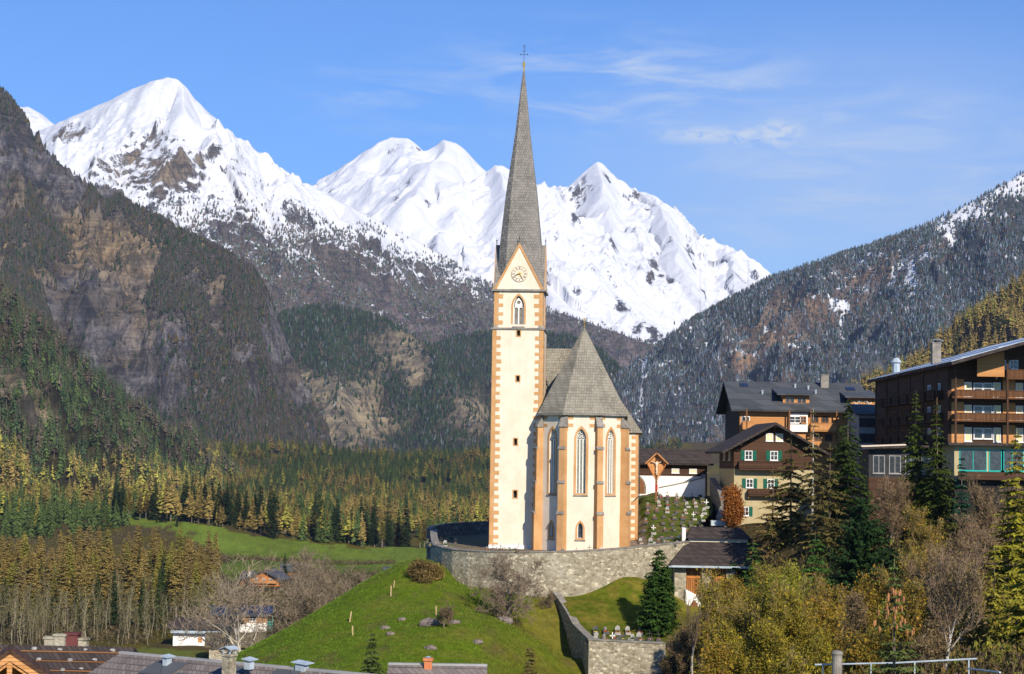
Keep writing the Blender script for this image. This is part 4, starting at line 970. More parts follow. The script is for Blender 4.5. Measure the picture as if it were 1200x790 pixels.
# ------------------------------------------------------------------ building kit (facade plane: u to the right, -y outward)
M_cellar_shade = mottled('basement_painted_shade', (.018, .016, .014), (.035, .03, .026), .8)  # near-black colour stands in for the shade below the hotels
M_balc = planks('weathered_balcony_boards', (.09, .042, .018), (.16, .075, .035), 0, .2)
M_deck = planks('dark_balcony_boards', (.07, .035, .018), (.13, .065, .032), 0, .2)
M_shut = M_green
M_paint_r = mottled('maroon_sheet', (.10, .03, .03), (.15, .05, .045), 1)
M_brick = material('red_brick', lambda t: (lambda br: (t.l.new(t.add('ShaderNodeTexCoord').outputs['Object'], br.inputs['Vector']), br.outputs[0])[1])(t.add('ShaderNodeTexBrick')))
for _b in MATS['red_brick'].node_tree.nodes:
    if _b.type == 'TEX_BRICK': _b.inputs['Scale'].default_value = 6; _b.inputs['Color1'].default_value = (.48, .14, .05, 1); _b.inputs['Color2'].default_value = (.58, .20, .08, 1); _b.inputs['Mortar'].default_value = (.4, .3, .2, 1)
M_solar = glassmat('solar_panel', (.012, .02, .05), .2)
M_curtain = mottled('yellow_curtain', (.72, .58, .30), (.80, .68, .40), 3)
M_teal = mottled('turquoise_frame', (.02, .32, .28), (.03, .40, .34), 2)
M_snowroof = mottled('silvery_sheet_roof', (.36, .42, .50), (.58, .64, .72), .5, rough=.35, spec=.6, stretch=(1, .2, 1))
M_cream2 = mottled('yellow_plaster', (.38, .315, .17), (.47, .39, .23), .7)
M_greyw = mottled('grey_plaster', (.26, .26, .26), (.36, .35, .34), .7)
def window(par, M_, u, z, w, h, frame=None, pane=None, shut=None, mull=1, bars=1, label=None):
    f = frame or M_frame; t = .09
    m = MB(M_); y0, y1 = -.09, .03
    m.box(u - w / 2, u - w / 2 + t, y0, y1, z, z + h).box(u + w / 2 - t, u + w / 2, y0, y1, z, z + h).box(u - w / 2 + t, u + w / 2 - t, y0, y1, z, z + t).box(u - w / 2 + t, u + w / 2 - t, y0, y1, z + h - t, z + h)
    for i in range(mull): x = u - w / 2 + w * (i + 1) / (mull + 1); m.box(x - .035, x + .035, y0 + .015, y1, z + t, z + h - t)
    for i in range(bars): q = z + h * (i + 1) / (bars + 1); m.box(u - w / 2 + t, u + w / 2 - t, y0 + .03, y1, q - .025, q + .025)
    wn = m.build('window', f, par)
    MB(M_).box(u - w / 2 + t / 2, u + w / 2 - t / 2, -.03, -.015, z + t / 2, z + h - t / 2).build('pane', pane or M_glass, wn)
    MB(M_).box(u - w / 2 - .06, u + w / 2 + .06, -.16, 0, z - .07, z - .005).build('sill', f, wn)
    if shut:
        for s in (-1, 1):
            m = MB(M_); x = u + s * (w / 2 + w * .27); m.box(x - w * .25, x + w * .25, -.07, -.02, z - .03, z + h + .03)
            for k in range(7): m.box(x - w * .2, x + w * .2, -.09, -.07, z + .05 + k * h / 7, z + .05 + k * h / 7 + h / 14)
            m.build('shutter', shut, wn)
    return wn
def balcony(par, M_, u0, u1, z, dep=1.2, h=1.0, mat=None, posts=True):
    mat = mat or M_deck; m = MB(M_)
    m.box(u0, u1, -dep, 0, z - .16, z); m.box(u0, u1, -dep, -dep + .06, z + .05, z + h - .08); m.box(u0 - .03, u1 + .03, -dep - .05, -dep + .1, z + h - .08, z + h)
    m.box(u0, u0 + .06, -dep, 0, z + .05, z + h - .1); m.box(u1 - .06, u1, -dep, 0, z + .05, z + h - .1)
    b = m.build('balcony', mat, par)
    m = MB(M_); n = int((u1 - u0) / .5)
    for i in range(n + 1): x = u0 + (u1 - u0) * i / n; m.box(x - .04, x + .04, -dep - .04, -dep, z + .02, z + h - .1)
    m.build('baluster_rail', mat, b); return b
def gable_roof(par, x0, x1, y0, y1, ze, zr, ov, vg, mat, axis='y', th=.22, name='roof', xr=None, trim=None):
    """roof over the footprint; axis = direction of the ridge. ov: eaves overhang, vg: verge overhang"""
    m = MB()
    if axis == 'y':
        xr = (x0 + x1) / 2 if xr is None else xr; s = (zr - ze) / (xr - x0); s2 = (zr - ze) / (x1 - xr)
        A = [(x0 - ov, y0 - vg, ze - ov * s), (xr, y0 - vg, zr), (xr, y1 + vg, zr), (x0 - ov, y1 + vg, ze - ov * s)]; B = [(x1 + ov, y0 - vg, ze - ov * s2), (xr + .002, y0 - vg, zr), (xr + .002, y1 + vg, zr), (x1 + ov, y1 + vg, ze - ov * s2)]
    else:
        yr = (y0 + y1) / 2; s = (zr - ze) / (yr - y0)
        A = [(x0 - vg, y0 - ov, ze - ov * s), (x1 + vg, y0 - ov, ze - ov * s), (x1 + vg, yr, zr), (x0 - vg, yr, zr)]; B = [(x0 - vg, yr + .002, zr), (x1 + vg, yr + .002, zr), (x1 + vg, y1 + ov, ze - ov * s), (x0 - vg, y1 + ov, ze - ov * s)]
    m.slab(A, th); m.slab(B, th); r = m.build(name, mat, par)
    return r
def gable_walls(par, x0, x1, y0, y1, z0, ze, zr, mat, axis='y', name='wall'):
    if axis == 'y': MB().prism([(x0, z0), (x1, z0), (x1, ze), ((x0 + x1) / 2, zr - .12), (x0, ze)], y0, y1, 'y').build(name, mat, par)
    else: MB().prism([(y0, z0), (y1, z0), (y1, ze), ((y0 + y1) / 2, zr - .12), (y0, ze)], x0, x1, 'x').build(name, mat, par)
def chimney(par, x, y, z0, z1, w, mat, hood=None, name='chimney'):
    c = MB().box(x - w / 2, x + w / 2, y - w / 2, y + w / 2, z0, z1).box(x - w / 2 - .06, x + w / 2 + .06, y - w / 2 - .06, y + w / 2 + .06, z1 - .1, z1 + .02).build(name, mat, par)
    if hood:
        m = MB()
        for sx in (-1, 1):
            for sy in (-1, 1): m.box(x + sx * w * .4 - .03, x + sx * w * .4 + .03, y + sy * w * .4 - .03, y + sy * w * .4 + .03, z1, z1 + .3)
        m.slab([(x - w * .75, y - w * .75, z1 + .28), (x, y - w * .75, z1 + .42), (x, y + w * .75, z1 + .42), (x - w * .75, y + w * .75, z1 + .28)], .03); m.slab([(x + w * .75, y - w * .75, z1 + .28), (x, y - w * .75, z1 + .42), (x, y + w * .75, z1 + .42), (x + w * .75, y + w * .75, z1 + .28)], .03)
        m.build('hood', hood, c)
    return c
def zat(py, d, px=600): return P(px, py, d).z

# ---- chalet with green shutters
def chalet():
    d = 235; p = P(906, 610, d); T = thing('chalet', 'chalet of dark boards over yellow plaster with green shutters and a deep gable', 'house', (p.x, p.y, 0), math.radians(3))
    Z = lambda y: zat(y, d, 900); hw = 4.9; z0, ze, za = -2, Z(521), Z(495); zc = Z(550)
    MB().box(-hw + .05, hw - .05, .05, 11, z0, zc).build('plaster_wall', M_cream2, T)
    MB().prism([(-hw, zc), (hw, zc), (hw, ze), (0, za - .15), (-hw, ze)], 0, 11.05, 'y').build('board_wall', M_wood_dark, T)
    gable_roof(T, -hw, hw, 0, 11, ze, za, 1.7, 1.5, M_darkroof, th=.28)
    F0 = Matrix.Translation((0, 0, 0)); FP = Matrix.Translation((0, .05, 0)); s = 235 / F
    for px, py in ((901, 517), (912.6, 517)): window(T, F0, (px - 906) * s, Z(py), .9, .95, pane=M_curtain)
    for px, py in ((876.5, 539.5), (906.5, 539.5)): window(T, F0, (px - 906) * s, Z(py), .95, 1.15, shut=M_shut)
    window(T, FP, (878 - 906) * s, Z(572), .9, 1.1, shut=M_shut); window(T, FP, (903 - 906) * s, Z(572), .9, 1.1, shut=M_shut)
    window(T, FP, (873 - 906) * s, Z(605), .9, 1.1, shut=M_shut)
    balcony(T, F0, -4.4, 2.5, Z(549.5), 1.1, .95, M_wood_dark); balcony(T, FP, -3.2, 4.2, Z(580), .9, .75, M_wood_dark)
    for u in (-4.2, 0, 4.2): MB().tube([(u, -1.3, za - .5 - abs(u) * (za - ze) / hw), (u, .2, za - 1.3 - abs(u) * (za - ze) / hw)], .09, 4).build('bracket', M_wood_dark, T)
    L_ = fmat(-hw, 0, 0, -90)
    for u, z in ((-3, Z(540)), (-7, Z(540))): window(T, L_, u, z, .9, 1.1)
chalet()

# ---- grey-roofed guesthouse behind it
def guesthouse():
    d = 259; p = P(866, 600, d); T = thing('guesthouse', 'long guesthouse with dark grey roof, two orange dormers and larch balconies', 'guesthouse', (p.x, p.y, 0), 0); s = d / F
    Z = lambda y, dd=d: zat(y, dd, 930); X = lambda px: (px - 866) * s; z0, ze = -1, Z(478) + .2; zr = Z(448, 268); x1 = X(1005); yd = 17
    MB().prism([(0, z0), (yd, z0), (yd, ze), (yd / 2, zr - .15), (0, ze)], 0, x1, 'x').build('wall', M_wood_or, T)
    MB().box(-.03, x1 * .5, -.03, yd * .9, z0, Z(548)).build('plaster_wall', M_cream2, T)
    gable_roof(T, 0, x1 + .6, 0, yd, ze, zr, 1.2, 1.3, M_greyroof, 'x', .3)
    MB().box(-.05, .0, .1, yd - .1, z0, ze).build('end_boards_painted_shade', M_wood_dark, T)  # dark sheets on this end and its gable colour it as shade
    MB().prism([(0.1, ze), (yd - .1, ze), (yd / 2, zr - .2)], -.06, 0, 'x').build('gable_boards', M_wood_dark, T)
    def dormer(px0, px1, yb, yt):
        x0, x2 = X(px0), X(px1); zb, zt = Z(yb), Z(yt)
        D = MB().box(x0, x2, 1.2, 6, zb - .3, zt).build('dormer', M_wood_or, T)
        MB().slab([(x0 - .9, .3, zt - .05), (x2 + .5, .3, zt - .05), (x2 + .5, 7.5, zt + 1.1), (x0 - .9, 7.5, zt + 1.1)], .2).build('dormer_roof', M_greyroof, D)
        return D, x0, x2, zb, zt
    D, x0, x2, zb, zt = dormer(918, 949, 474, 461)
    for u in ((x0 + x2) / 2 - .85, (x0 + x2) / 2 + .75): window(T, Matrix.Translation((0, 1.2, 0)), u, zb + .15, 1.3, .95, frame=M_wood_or, bars=0)
    D, x0, x2, zb, zt = dormer(998, 1026, 473, 463)
    m = MB(); r = random.Random(3)                                    # white painted scrollwork
    for sgn in (-1, 1):
        c = (x0 + x2) / 2; pts = [(c + sgn * (.15 + t * 1.1), 1.15, zb + .35 + .28 * math.sin(t * 7)) for t in [i / 9 for i in range(10)]]; m.tube(pts, .055, 4)
        m.lathe([(.02, zb + .25), (.2, zb + .4), (.02, zb + .55)], 7, (c + sgn * .55, 1.15))
    m.build('scrollwork', M_white, D)
    for px, py, w in ((878, 451, 1.1), (1005, 454, 1.2)):
        y = 7.0 if py < 453 else 6.2; z = ze + (zr - ze) * y / (yd / 2); x = X(px); MB().slab([(x - w / 2, y - .5, z - .17 + .12), (x + w / 2, y - .5, z - .17 + .12), (x + w / 2, y + .5, z + .24 + .12), (x - w / 2, y + .5, z + .24 + .12)], .1).build('skylight', M_solar, T)
    for px, y in ((897, 4.2), (939, 6.6), (954, 6.0), (961, 4.6)):
        z = ze + (zr - ze) * y / (yd / 2); MB().lathe([(.14, z - .2), (.14, z + .35), (.2, z + .38), (.2, z + .5)], 8, (X(px), y)).build('vent_pipe', M_metal, T)
    chimney(T, X(975), 7.2, zr - 1.2, zr + 1.0, 1.1, M_stone)
    F0 = Matrix.Identity(4); z1, z2 = Z(507), Z(527)
    # white bay, panels, balconies
    bay = MB().box(X(923), X(945), -.5, 0, Z(506), Z(484)).build('bay', M_white, T); window(T, Matrix.Translation((0, -.5, 0)), X(930), Z(496), 1.6, .95, frame=M_white); window(T, Matrix.Translation((0, -.5, 0)), X(939.5), Z(496), .9, .95, frame=M_wood_or)
    balcony(T, F0, X(948), X(978), Z(504), 1.2, 1.0, M_wood_or); balcony(T, F0, X(945), X(978), Z(525), 1.2, 1.0, M_wood_or); balcony(T, F0, .3, X(880), Z(503), 1.1, 1.0, M_wood_or)
    for px, py in ((954, 500), (966, 500), (958, 521), (970, 521)): window(T, F0, X(px), Z(py), 1.0, 1.5, frame=M_wood_mid)
    for px, py in ((873, 500), (872, 525), (884, 545)): window(T, F0, X(px), Z(py), 1.1, 1.3, frame=M_white)
    for u in (X(873), X(923), X(948), X(978)): MB().box(u - .09, u + .09, -1.15, -1.0, Z(550), ze - .4).build('post', M_wood_mid, T)
guesthouse()
def grey_annex():
    d = 250; p = P(1006, 600, d); T = thing('grey_annex', 'grey plastered annex in shade between the guesthouse and the big hotel', 'house', (p.x, p.y, 0), 0); s = d / F
    Z = lambda y: zat(y, d, 1020); w = 34 * s
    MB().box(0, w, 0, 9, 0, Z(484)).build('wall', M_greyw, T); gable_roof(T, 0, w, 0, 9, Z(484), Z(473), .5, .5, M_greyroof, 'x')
    for px in (1012, 1023):
        for py in (500, 518): window(T, Matrix.Identity(4), (px - 1006) * s, Z(py), 1.2, 1.1, frame=M_iron)
grey_annex()

# ---- big hotel on the right
def hotel():
    d = 206; xc = P(1116, 500, d).x; T = thing('hotel', 'large brown timber hotel with stacked balconies under a silvery low gable roof', 'hotel', (xc, d, 0), 0); s = d / F
    Z = lambda y, dd=d: zat(y, dd, 1150); X = lambda px: (px - 1116) * s
    z0 = -1; ze = zat(424, 203, 1109) + .25; L = 43; WID = 30; rise = .295; zr = ze + WID / 2 * rise
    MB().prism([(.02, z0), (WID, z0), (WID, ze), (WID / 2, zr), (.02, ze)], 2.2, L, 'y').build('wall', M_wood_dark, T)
    # framing bays standing proud of the recessed facade
    q = lambda x: ze + max(0, x) * rise
    ov, vg = .8, 3.0
    m = MB(); m.slab([(-ov, -vg, ze - ov * rise), (WID / 2, -vg, zr), (WID / 2, L + 2, zr), (-ov, L + 2, ze - ov * rise)], .34); m.slab([(WID + ov, -vg, ze - ov * rise), (WID / 2 + .003, -vg, zr), (WID / 2 + .003, L + 2, zr), (WID + ov, L + 2, ze - ov * rise)], .34); rf = m.build('roof', M_darkroof, T)
    m = MB(); m.slab([(-ov - .05, -vg - .05, ze - ov * rise + .06), (WID / 2, -vg - .05, zr + .06), (WID / 2, L + 2, zr + .06), (-ov - .05, L + 2, ze - ov * rise + .06)], .055); m.build('roof_sheeting', M_snowroof, rf)
    m = MB()
    for i in range(3): k = i * 5 + 1; m.slab([(-ov + 1 + i * 4, -vg, ze + (-ov + 1 + i * 4) * rise + .14), (-ov + 1.5 + i * 4, -vg, ze + (-ov + 1.5 + i * 4) * rise + .14), (-ov + 1.5 + i * 4, L, ze + (-ov + 1.5 + i * 4) * rise + .14), (-ov + 1 + i * 4, L, ze + (-ov + 1 + i * 4) * rise + .14)], .07)
    m.build('snow_guard', M_metal, rf)
    chimney(T, 2.0, 17, ze, zat(402, 223, 1097), 1.0, M_stone, M_metal); 
    MB().lathe([(.5, ze), (.5, zat(427, 246, 1048)), (.75, zat(425, 246, 1048)), (.3, zat(420, 246, 1048))], 8, (1.8, 39)).build('vent_cowl', M_metal, T)
    F0 = Matrix.Translation((0, 2.2, 0)); rows = [(Z(465.5), Z(457)), (Z(492.5), Z(484)), (Z(519), Z(511))]
    # balconies across the lit facade, windows and yellow curtains behind
    for i, (zb, zt) in enumerate(rows[:2]):
        x0 = X(1121)
        for k in range(5): balcony(T, F0, x0 + k * 5.6, x0 + k * 5.6 + 5.4, zb, 2.1, zt - zb, M_balc)
    for zb, zt in rows:
        for k in range(5):
            x = X(1121) + k * 5.6
            window(T, F0, x + 1.75, zb + .15, .8, 1.55, frame=M_frame, pane=M_curtain, mull=0); window(T, F0, x + 2.75 + .1, zb + .45, 1.0, 1.2, mull=0); window(T, F0, x + 3.9, zb + .45, 1.0, 1.2, mull=0); window(T, F0, x + 4.9, zb + .15, .8, 1.55, pane=M_curtain, mull=0)
            MB(F0).box(x - .05, x + 1.3, -.05, -.004, zb, zb + 2.0).build('facade_panel', M_wood_or, T)
    for k in range(6): x = X(1121) + k * 5.6 - .1; MB(F0).box(x - .1, x + .1, -2.25, -2.05, Z(525), q(x) - .6).build('post', M_wood_dark, T)
    MB(F0).prism([(X(1146), Z(441)), (X(1178), Z(441)), (X(1178), q(X(1178)) - .5), (X(1146), q(X(1146)) - .5)], -1.9, -1.8, 'y').build('gable_panel', M_wood_or, T)
    window(T, F0, X(1185), Z(431), 1.0, 1.0); window(T, F0, X(1194), Z(431), 1.0, 1.0); balcony(T, F0, X(1180), X(1180) + 10, Z(442), 1.9, .9, M_balc)
    # long shaded side
    L_ = fmat(0.02, 2.2, 0, -90)
    for zb, zt in rows:
        for k in range(7):
            u = -4.2 - k * 4.9
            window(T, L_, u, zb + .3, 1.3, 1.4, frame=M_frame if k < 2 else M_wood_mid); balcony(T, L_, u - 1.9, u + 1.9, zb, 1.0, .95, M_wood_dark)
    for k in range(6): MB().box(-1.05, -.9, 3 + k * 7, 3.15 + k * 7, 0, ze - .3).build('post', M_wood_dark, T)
    # terrace storey below
    zt0 = Z(520); zb0 = Z(560)
    MB().box(-.6, WID + 2, -3.5, 2.1, Z(562), zt0 - .3).build('terrace_storey', M_cream2, T); MB().box(-.55, WID + 1.9, -3.4, 2.05, z0, Z(562) - .01).build('cellar_wall', M_cellar_shade, T); MB().box(-1.4, WID + 3, -4.4, 2.15, zt0 - .28, zt0).build('terrace_slab', M_darkroof, T)
    FT_ = Matrix.Translation((0, -3.5, 0))
    window(T, FT_, X(1131), Z(552), 2.9, 2.3, frame=M_teal, bars=0, mull=1); window(T, FT_, X(1158), Z(552), 1.6, 2.3, frame=M_teal, bars=0, mull=0); window(T, FT_, X(1176), Z(552), 2.4, 2.3, frame=M_teal, bars=0)
    m = MB(); m.box(X(1112), X(1200), -4.42, -4.2, Z(562), Z(553)); m.build('terrace_parapet', M_wood_dark, T)  # dark boards on the parapet stand in for deep shade
hotel()
def winter_garden():
    d = 212; p = P(1018, 560, d); T = thing('low_annex', 'low flat-roofed annex with pale roof edge, walls coloured dark for shade', 'annex', (p.x, p.y, 0), math.radians(-6)); s = d / F; Z = lambda y: zat(y, d, 1040); w = 76 * s
    MB().box(0, w, 0, 14, Z(566), Z(527)).build('wall', mottled('plaster_painted_shade', (.035, .035, .036), (.06, .06, .06), .7), T); MB().box(.05, w - .05, .05, 13.9, 0, Z(566) - .01).build('cellar_wall', M_cellar_shade, T); MB().slab([(-.8, -1, Z(524)), (w, -1, Z(521)), (w, 15, Z(519)), (-.8, 15, Z(519.5))], .25).build('roof', M_darkroof, T); MB().slab([(-.9, -1.1, Z(523.2)), (w * .55, -1.1, Z(520.6)), (w * .55, .2, Z(520)), (-.9, .2, Z(522.4))], .12).build('roof_edge', M_cream, T)  # wall colour darkened to paint shade on a sunlit front
    for k in range(4): window(T, Matrix.Identity(4), 1.1 + k * 1.75, Z(555), 1.3, 2.0, frame=M_greyw, bars=0)
    MB().box(-.1, w, -1.2, -.1, 0, Z(560)).build('parapet', M_wood_dark, T)  # dark boards carry on the painted shade of the annex
winter_garden()

# ---- charnel building with its wide dark roof beside the churchyard
def ossuary():
    d = 254; p = P(748, 580, d); T = thing('long_outbuilding', 'low building under a wide dark roof with board wall, between the church and the chalet', 'outbuilding', (p.x, p.y, 0), math.radians(-2)); s = d / F; Z = lambda y, dd=d: zat(y, dd, 790); X = lambda px: (px - 748) * s; ze = Z(540); zr = Z(526, 258)
    MB().box(-2, X(828), 0, 8, 2, ze - .01).build('wall', M_wood_dark, T)
    MB().box(-2.02, X(826), -.02, 8.0, 2, Z(558)).build('plaster_wall', M_white, T)
    gable_roof(T, -2, X(828), 0, 8, ze, zr, .9, .8, M_darkroof, 'x')
    MB().prism([(0, ze), (8, ze), (4, zr - .15)], X(828), X(828) + .05, 'x').build('gable_boards', M_wood_mid, T)
    for px in (791, 811.5): window(T, Matrix.Identity(4), X(px), Z(554.5), 1.0, .6, frame=M_frame, pane=M_curtain, mull=2, bars=0)
    window(T, fmat(X(828) + .05, 0, 0, 90), 3, Z(553), .7, .6)
    MB(Matrix.Translation((X(749.5), -.05, Z(579)))).prism(arch_pts(1.3, 2.1), -.06, .0, 'y').build('arched_door', M_wood_mid, T)
    MB(Matrix.Translation((X(749.5), -.04, Z(579)))).prism(arch_pts(1.75, 2.35), -.03, .0, 'y').build('door_surround', M_stone, T)
ossuary()
path_wall('yard_end_wall', [P(772, 571, 247), P(790, 567.5, 247), P(808, 563.5, 247), P(826, 559, 247), P(827, 556, 251)], .45, [3.2] * 5, M_white, M_stone, 'short whitewashed wall rising to the right behind the upper graves', 'wall')
path_wall('yard_side_wall', [P(832, 560, 246), P(842, 575, 238), P(846, 590, 230), P(840, 606, 224)], .6, [0] * 4, M_wall_shade, M_stone, 'dark rubble wall on the shaded right side of the upper graves', 'wall')  # same darker rubble, shade held in the colour

# ---- mortuary building below the churchyard corner
def mortuary():
    d = 211; p = P(789, 722, d); T = thing('mortuary_chapel', 'stone-pier building with two-tier dark brown roof and red timber glazing', 'chapel', (p.x, p.y, 0), math.radians(-3)); s = d / F; Z = lambda y, dd=d: zat(y, dd, 830); X = lambda px: (px - 789) * s
    z0 = Z(735); ze = Z(662); x1 = X(875); 
    for a, b in ((790, 803.5), (822, 833), (850, 860)): MB().box(X(a), X(b), 0, 1.1, z0, ze).build('stone_pier', M_wall, T)
    MB().box(X(792), x1, 1.3, 10, z0, ze).build('inner_wall', M_wood_dark, T)
    MB().box(X(789), X(790.5), .3, 9, z0, ze).build('side_wall', M_wall, T)
    m = MB()
    for a, b in ((803.5, 822), (833, 850)):
        n = 8
        for i in range(n + 1): x = X(a) + (X(b) - X(a)) * i / n; m.box(x - .06, x + .06, .45, .6, Z(722), ze)
        m.box(X(a), X(b), .42, .5, ze - .3, ze); m.box(X(a), X(b), .42, .5, Z(678), Z(678) + .2)
    m.build('timber_glazing', M_wood_v, T); MB().box(X(803), X(850), .62, .66, Z(722), ze).build('pane', M_glass, T)
    for a, b, ya, yb in ((803, 823, 691, 701), (833, 846, 703, 710)): MB().hexa([(X(a), -.3, z0), (X(b), -.3, z0), (X(b), .4, z0), (X(a), .4, z0), (X(a), -.3, Z(ya)), (X(b), -.3, Z(yb)), (X(b), .4, Z(yb)), (X(a), .4, Z(ya))]).build('sloping_wall', M_white, T)
    MB(Matrix.Translation((X(813), -.31, Z(722)))).prism(arch_pts(.85, 1.75), -.05, .02, 'y').build('arched_door', M_wood_mid, T)
    # lower hipped roof and upper roof on a pale band
    q = Z(635, 216); zt = Z(617, 220); m = MB(); A = [(X(783), -.9, ze - .1), (x1 + 1, -.9, ze - .1), (x1 + 1, 10, ze - .1), (X(783), 10, ze - .1)]; B = [(X(804) + .1, 4.6, q), (x1 + .5, 4.6, q), (x1 + .5, 9, q), (X(804) + .1, 9, q)]
    m.add(A + B, [(0, 1, 5, 4), (1, 2, 6, 5), (2, 3, 7, 6), (3, 0, 4, 7), (4, 5, 6, 7), (0, 3, 2, 1)]); m.build('lower_roof', M_darkroof, T)
    MB().box(X(783) - .02, x1 + 1.02, -.98, -.9, ze - .28, ze - .06).build('gutter', M_metal, T)
    MB().box(X(806) + .2, x1 + .3, 4.7, 8.9, q - .4, q + .42).build('clerestory_band', M_cream, T)
    m = MB(); B0 = [(X(803) + .2, 4.2, q + .4), (x1 + .8, 4.2, q + .4), (x1 + .8, 9.4, q + .4), (X(803) + .2, 9.4, q + .4)]; B1 = [(X(808) + .4, 7.2, zt), (x1 - .4, 7.2, zt), (x1 - .4, 7.5, zt), (X(808) + .4, 7.5, zt)]
    m.add(B0 + B1, [(0, 1, 5, 4), (1, 2, 6, 5), (2, 3, 7, 6), (3, 0, 4, 7), (4, 5, 6, 7), (0, 3, 2, 1)]).build('upper_roof', M_darkroof, T)
    MB().box(X(800.5), X(804.5), 4.8, 8, q - 1.0, zt - .1).build('end_wall', M_white, T)
mortuary()
p = P(848, 613, 224)
T = thing('glass_canopy', 'pale glass-topped canopy just above the mortuary roof', 'canopy', (p.x, p.y, p.z - 2.2)); MB().box(-1.5, 1.5, -.5, .5, 1.9, 2.5).build('glazed_top', M_metal, T)
for sx in (-1, 1):
    for sy in (-1, 1): MB().box(sx * 1.4 - .05, sx * 1.4 + .05, sy * .42 - .05, sy * .42 + .05, -2, 1.9).build('post', M_iron, T)

# ---- hooded crucifix
def crucifix():
    d = 240; p = P(769, 577, d); T = thing('hooded_crucifix', 'tall wayside crucifix under a kite-shaped orange wooden hood among the graves', 'crucifix', (p.x, p.y, p.z - .6)); s = d / F; Z = lambda y: zat(y, d, 769) - (p.z - .6)
    MB().box(-.13, .13, -.1, .12, -.5, Z(536)).build('post', M_wood_mid, T)
    MB().prism([(-1.15, Z(543)), (0, Z(563)), (1.15, Z(543)), (0, Z(532))], -.02, .12, 'y').build('back_board', M_wood_or, T)
    for sx in (-1, 1):
        MB().slab([(0, -.75, Z(530)), (0, .4, Z(530)), (sx * 1.45, .4, Z(543)), (sx * 1.45, -.75, Z(543))], .12).build('hood_roof', M_wood_or, T)
        MB().hexa([(sx * 1.25, -.5, Z(543)), (sx * 1.15, -.5, Z(543)), (sx * 1.15, .0, Z(543)), (sx * 1.25, .0, Z(543)), (sx * .06, -.2, Z(564)), (sx * .0, -.2, Z(564)), (sx * .0, .0, Z(564)), (sx * .06, .0, Z(564))]).build('side_board', M_wood_v, T)
    c = MB().box(-.06, .06, -.14, -.03, Z(560), Z(537)).box(-.75, .75, -.14, -.03, Z(543), Z(541.6)).build('cross', M_wood_dark, T)
    # carved figure as one skin
    me = bpy.data.meshes.new('carved_figure'); zz = Z(541.8); J = [(0, -.24, zz - .95), (0, -.26, zz - .55), (0, -.25, zz - .15), (0, -.3, zz + .12), (-.18, -.22, zz - .12), (-.42, -.2, zz - .0), (-.66, -.18, zz + .1), (.18, -.22, zz - .12), (.42, -.2, zz - .0), (.66, -.18, zz + .1), (-.07, -.34, zz - 1.2), (-.03, -.2, zz - 1.6), (.07, -.34, zz - 1.2), (.03, -.22, zz - 1.6)]
    E = [(0, 1), (1, 2), (2, 3), (2, 4), (4, 5), (5, 6), (2, 7), (7, 8), (8, 9), (0, 10), (10, 11), (0, 12), (12, 13)]; RR = [.14, .11, .15, .10, .07, .055, .04, .07, .055, .04, .085, .05, .085, .05]
    me.from_pydata(J, E, []); o = link(bpy.data.objects.new('carved_figure', me), T); md = o.modifiers.new('skin', 'SKIN'); 
    for v, r in zip(me.skin_vertices[0].data, RR): v.radius = (r, r)
    me.skin_vertices[0].data[0].use_root = True; o.modifiers.new('sub', 'SUBSURF').levels = 1; me.materials.append(mottled('carved_limewood', (.62, .50, .38), (.74, .62, .48), 3))
    MB().box(-.16, .16, -.16, -.1, Z(575), Z(568)).build('red_lantern', mottled('red_enamel', (.3, .03, .02), (.4, .05, .03), 3), T)
crucifix()

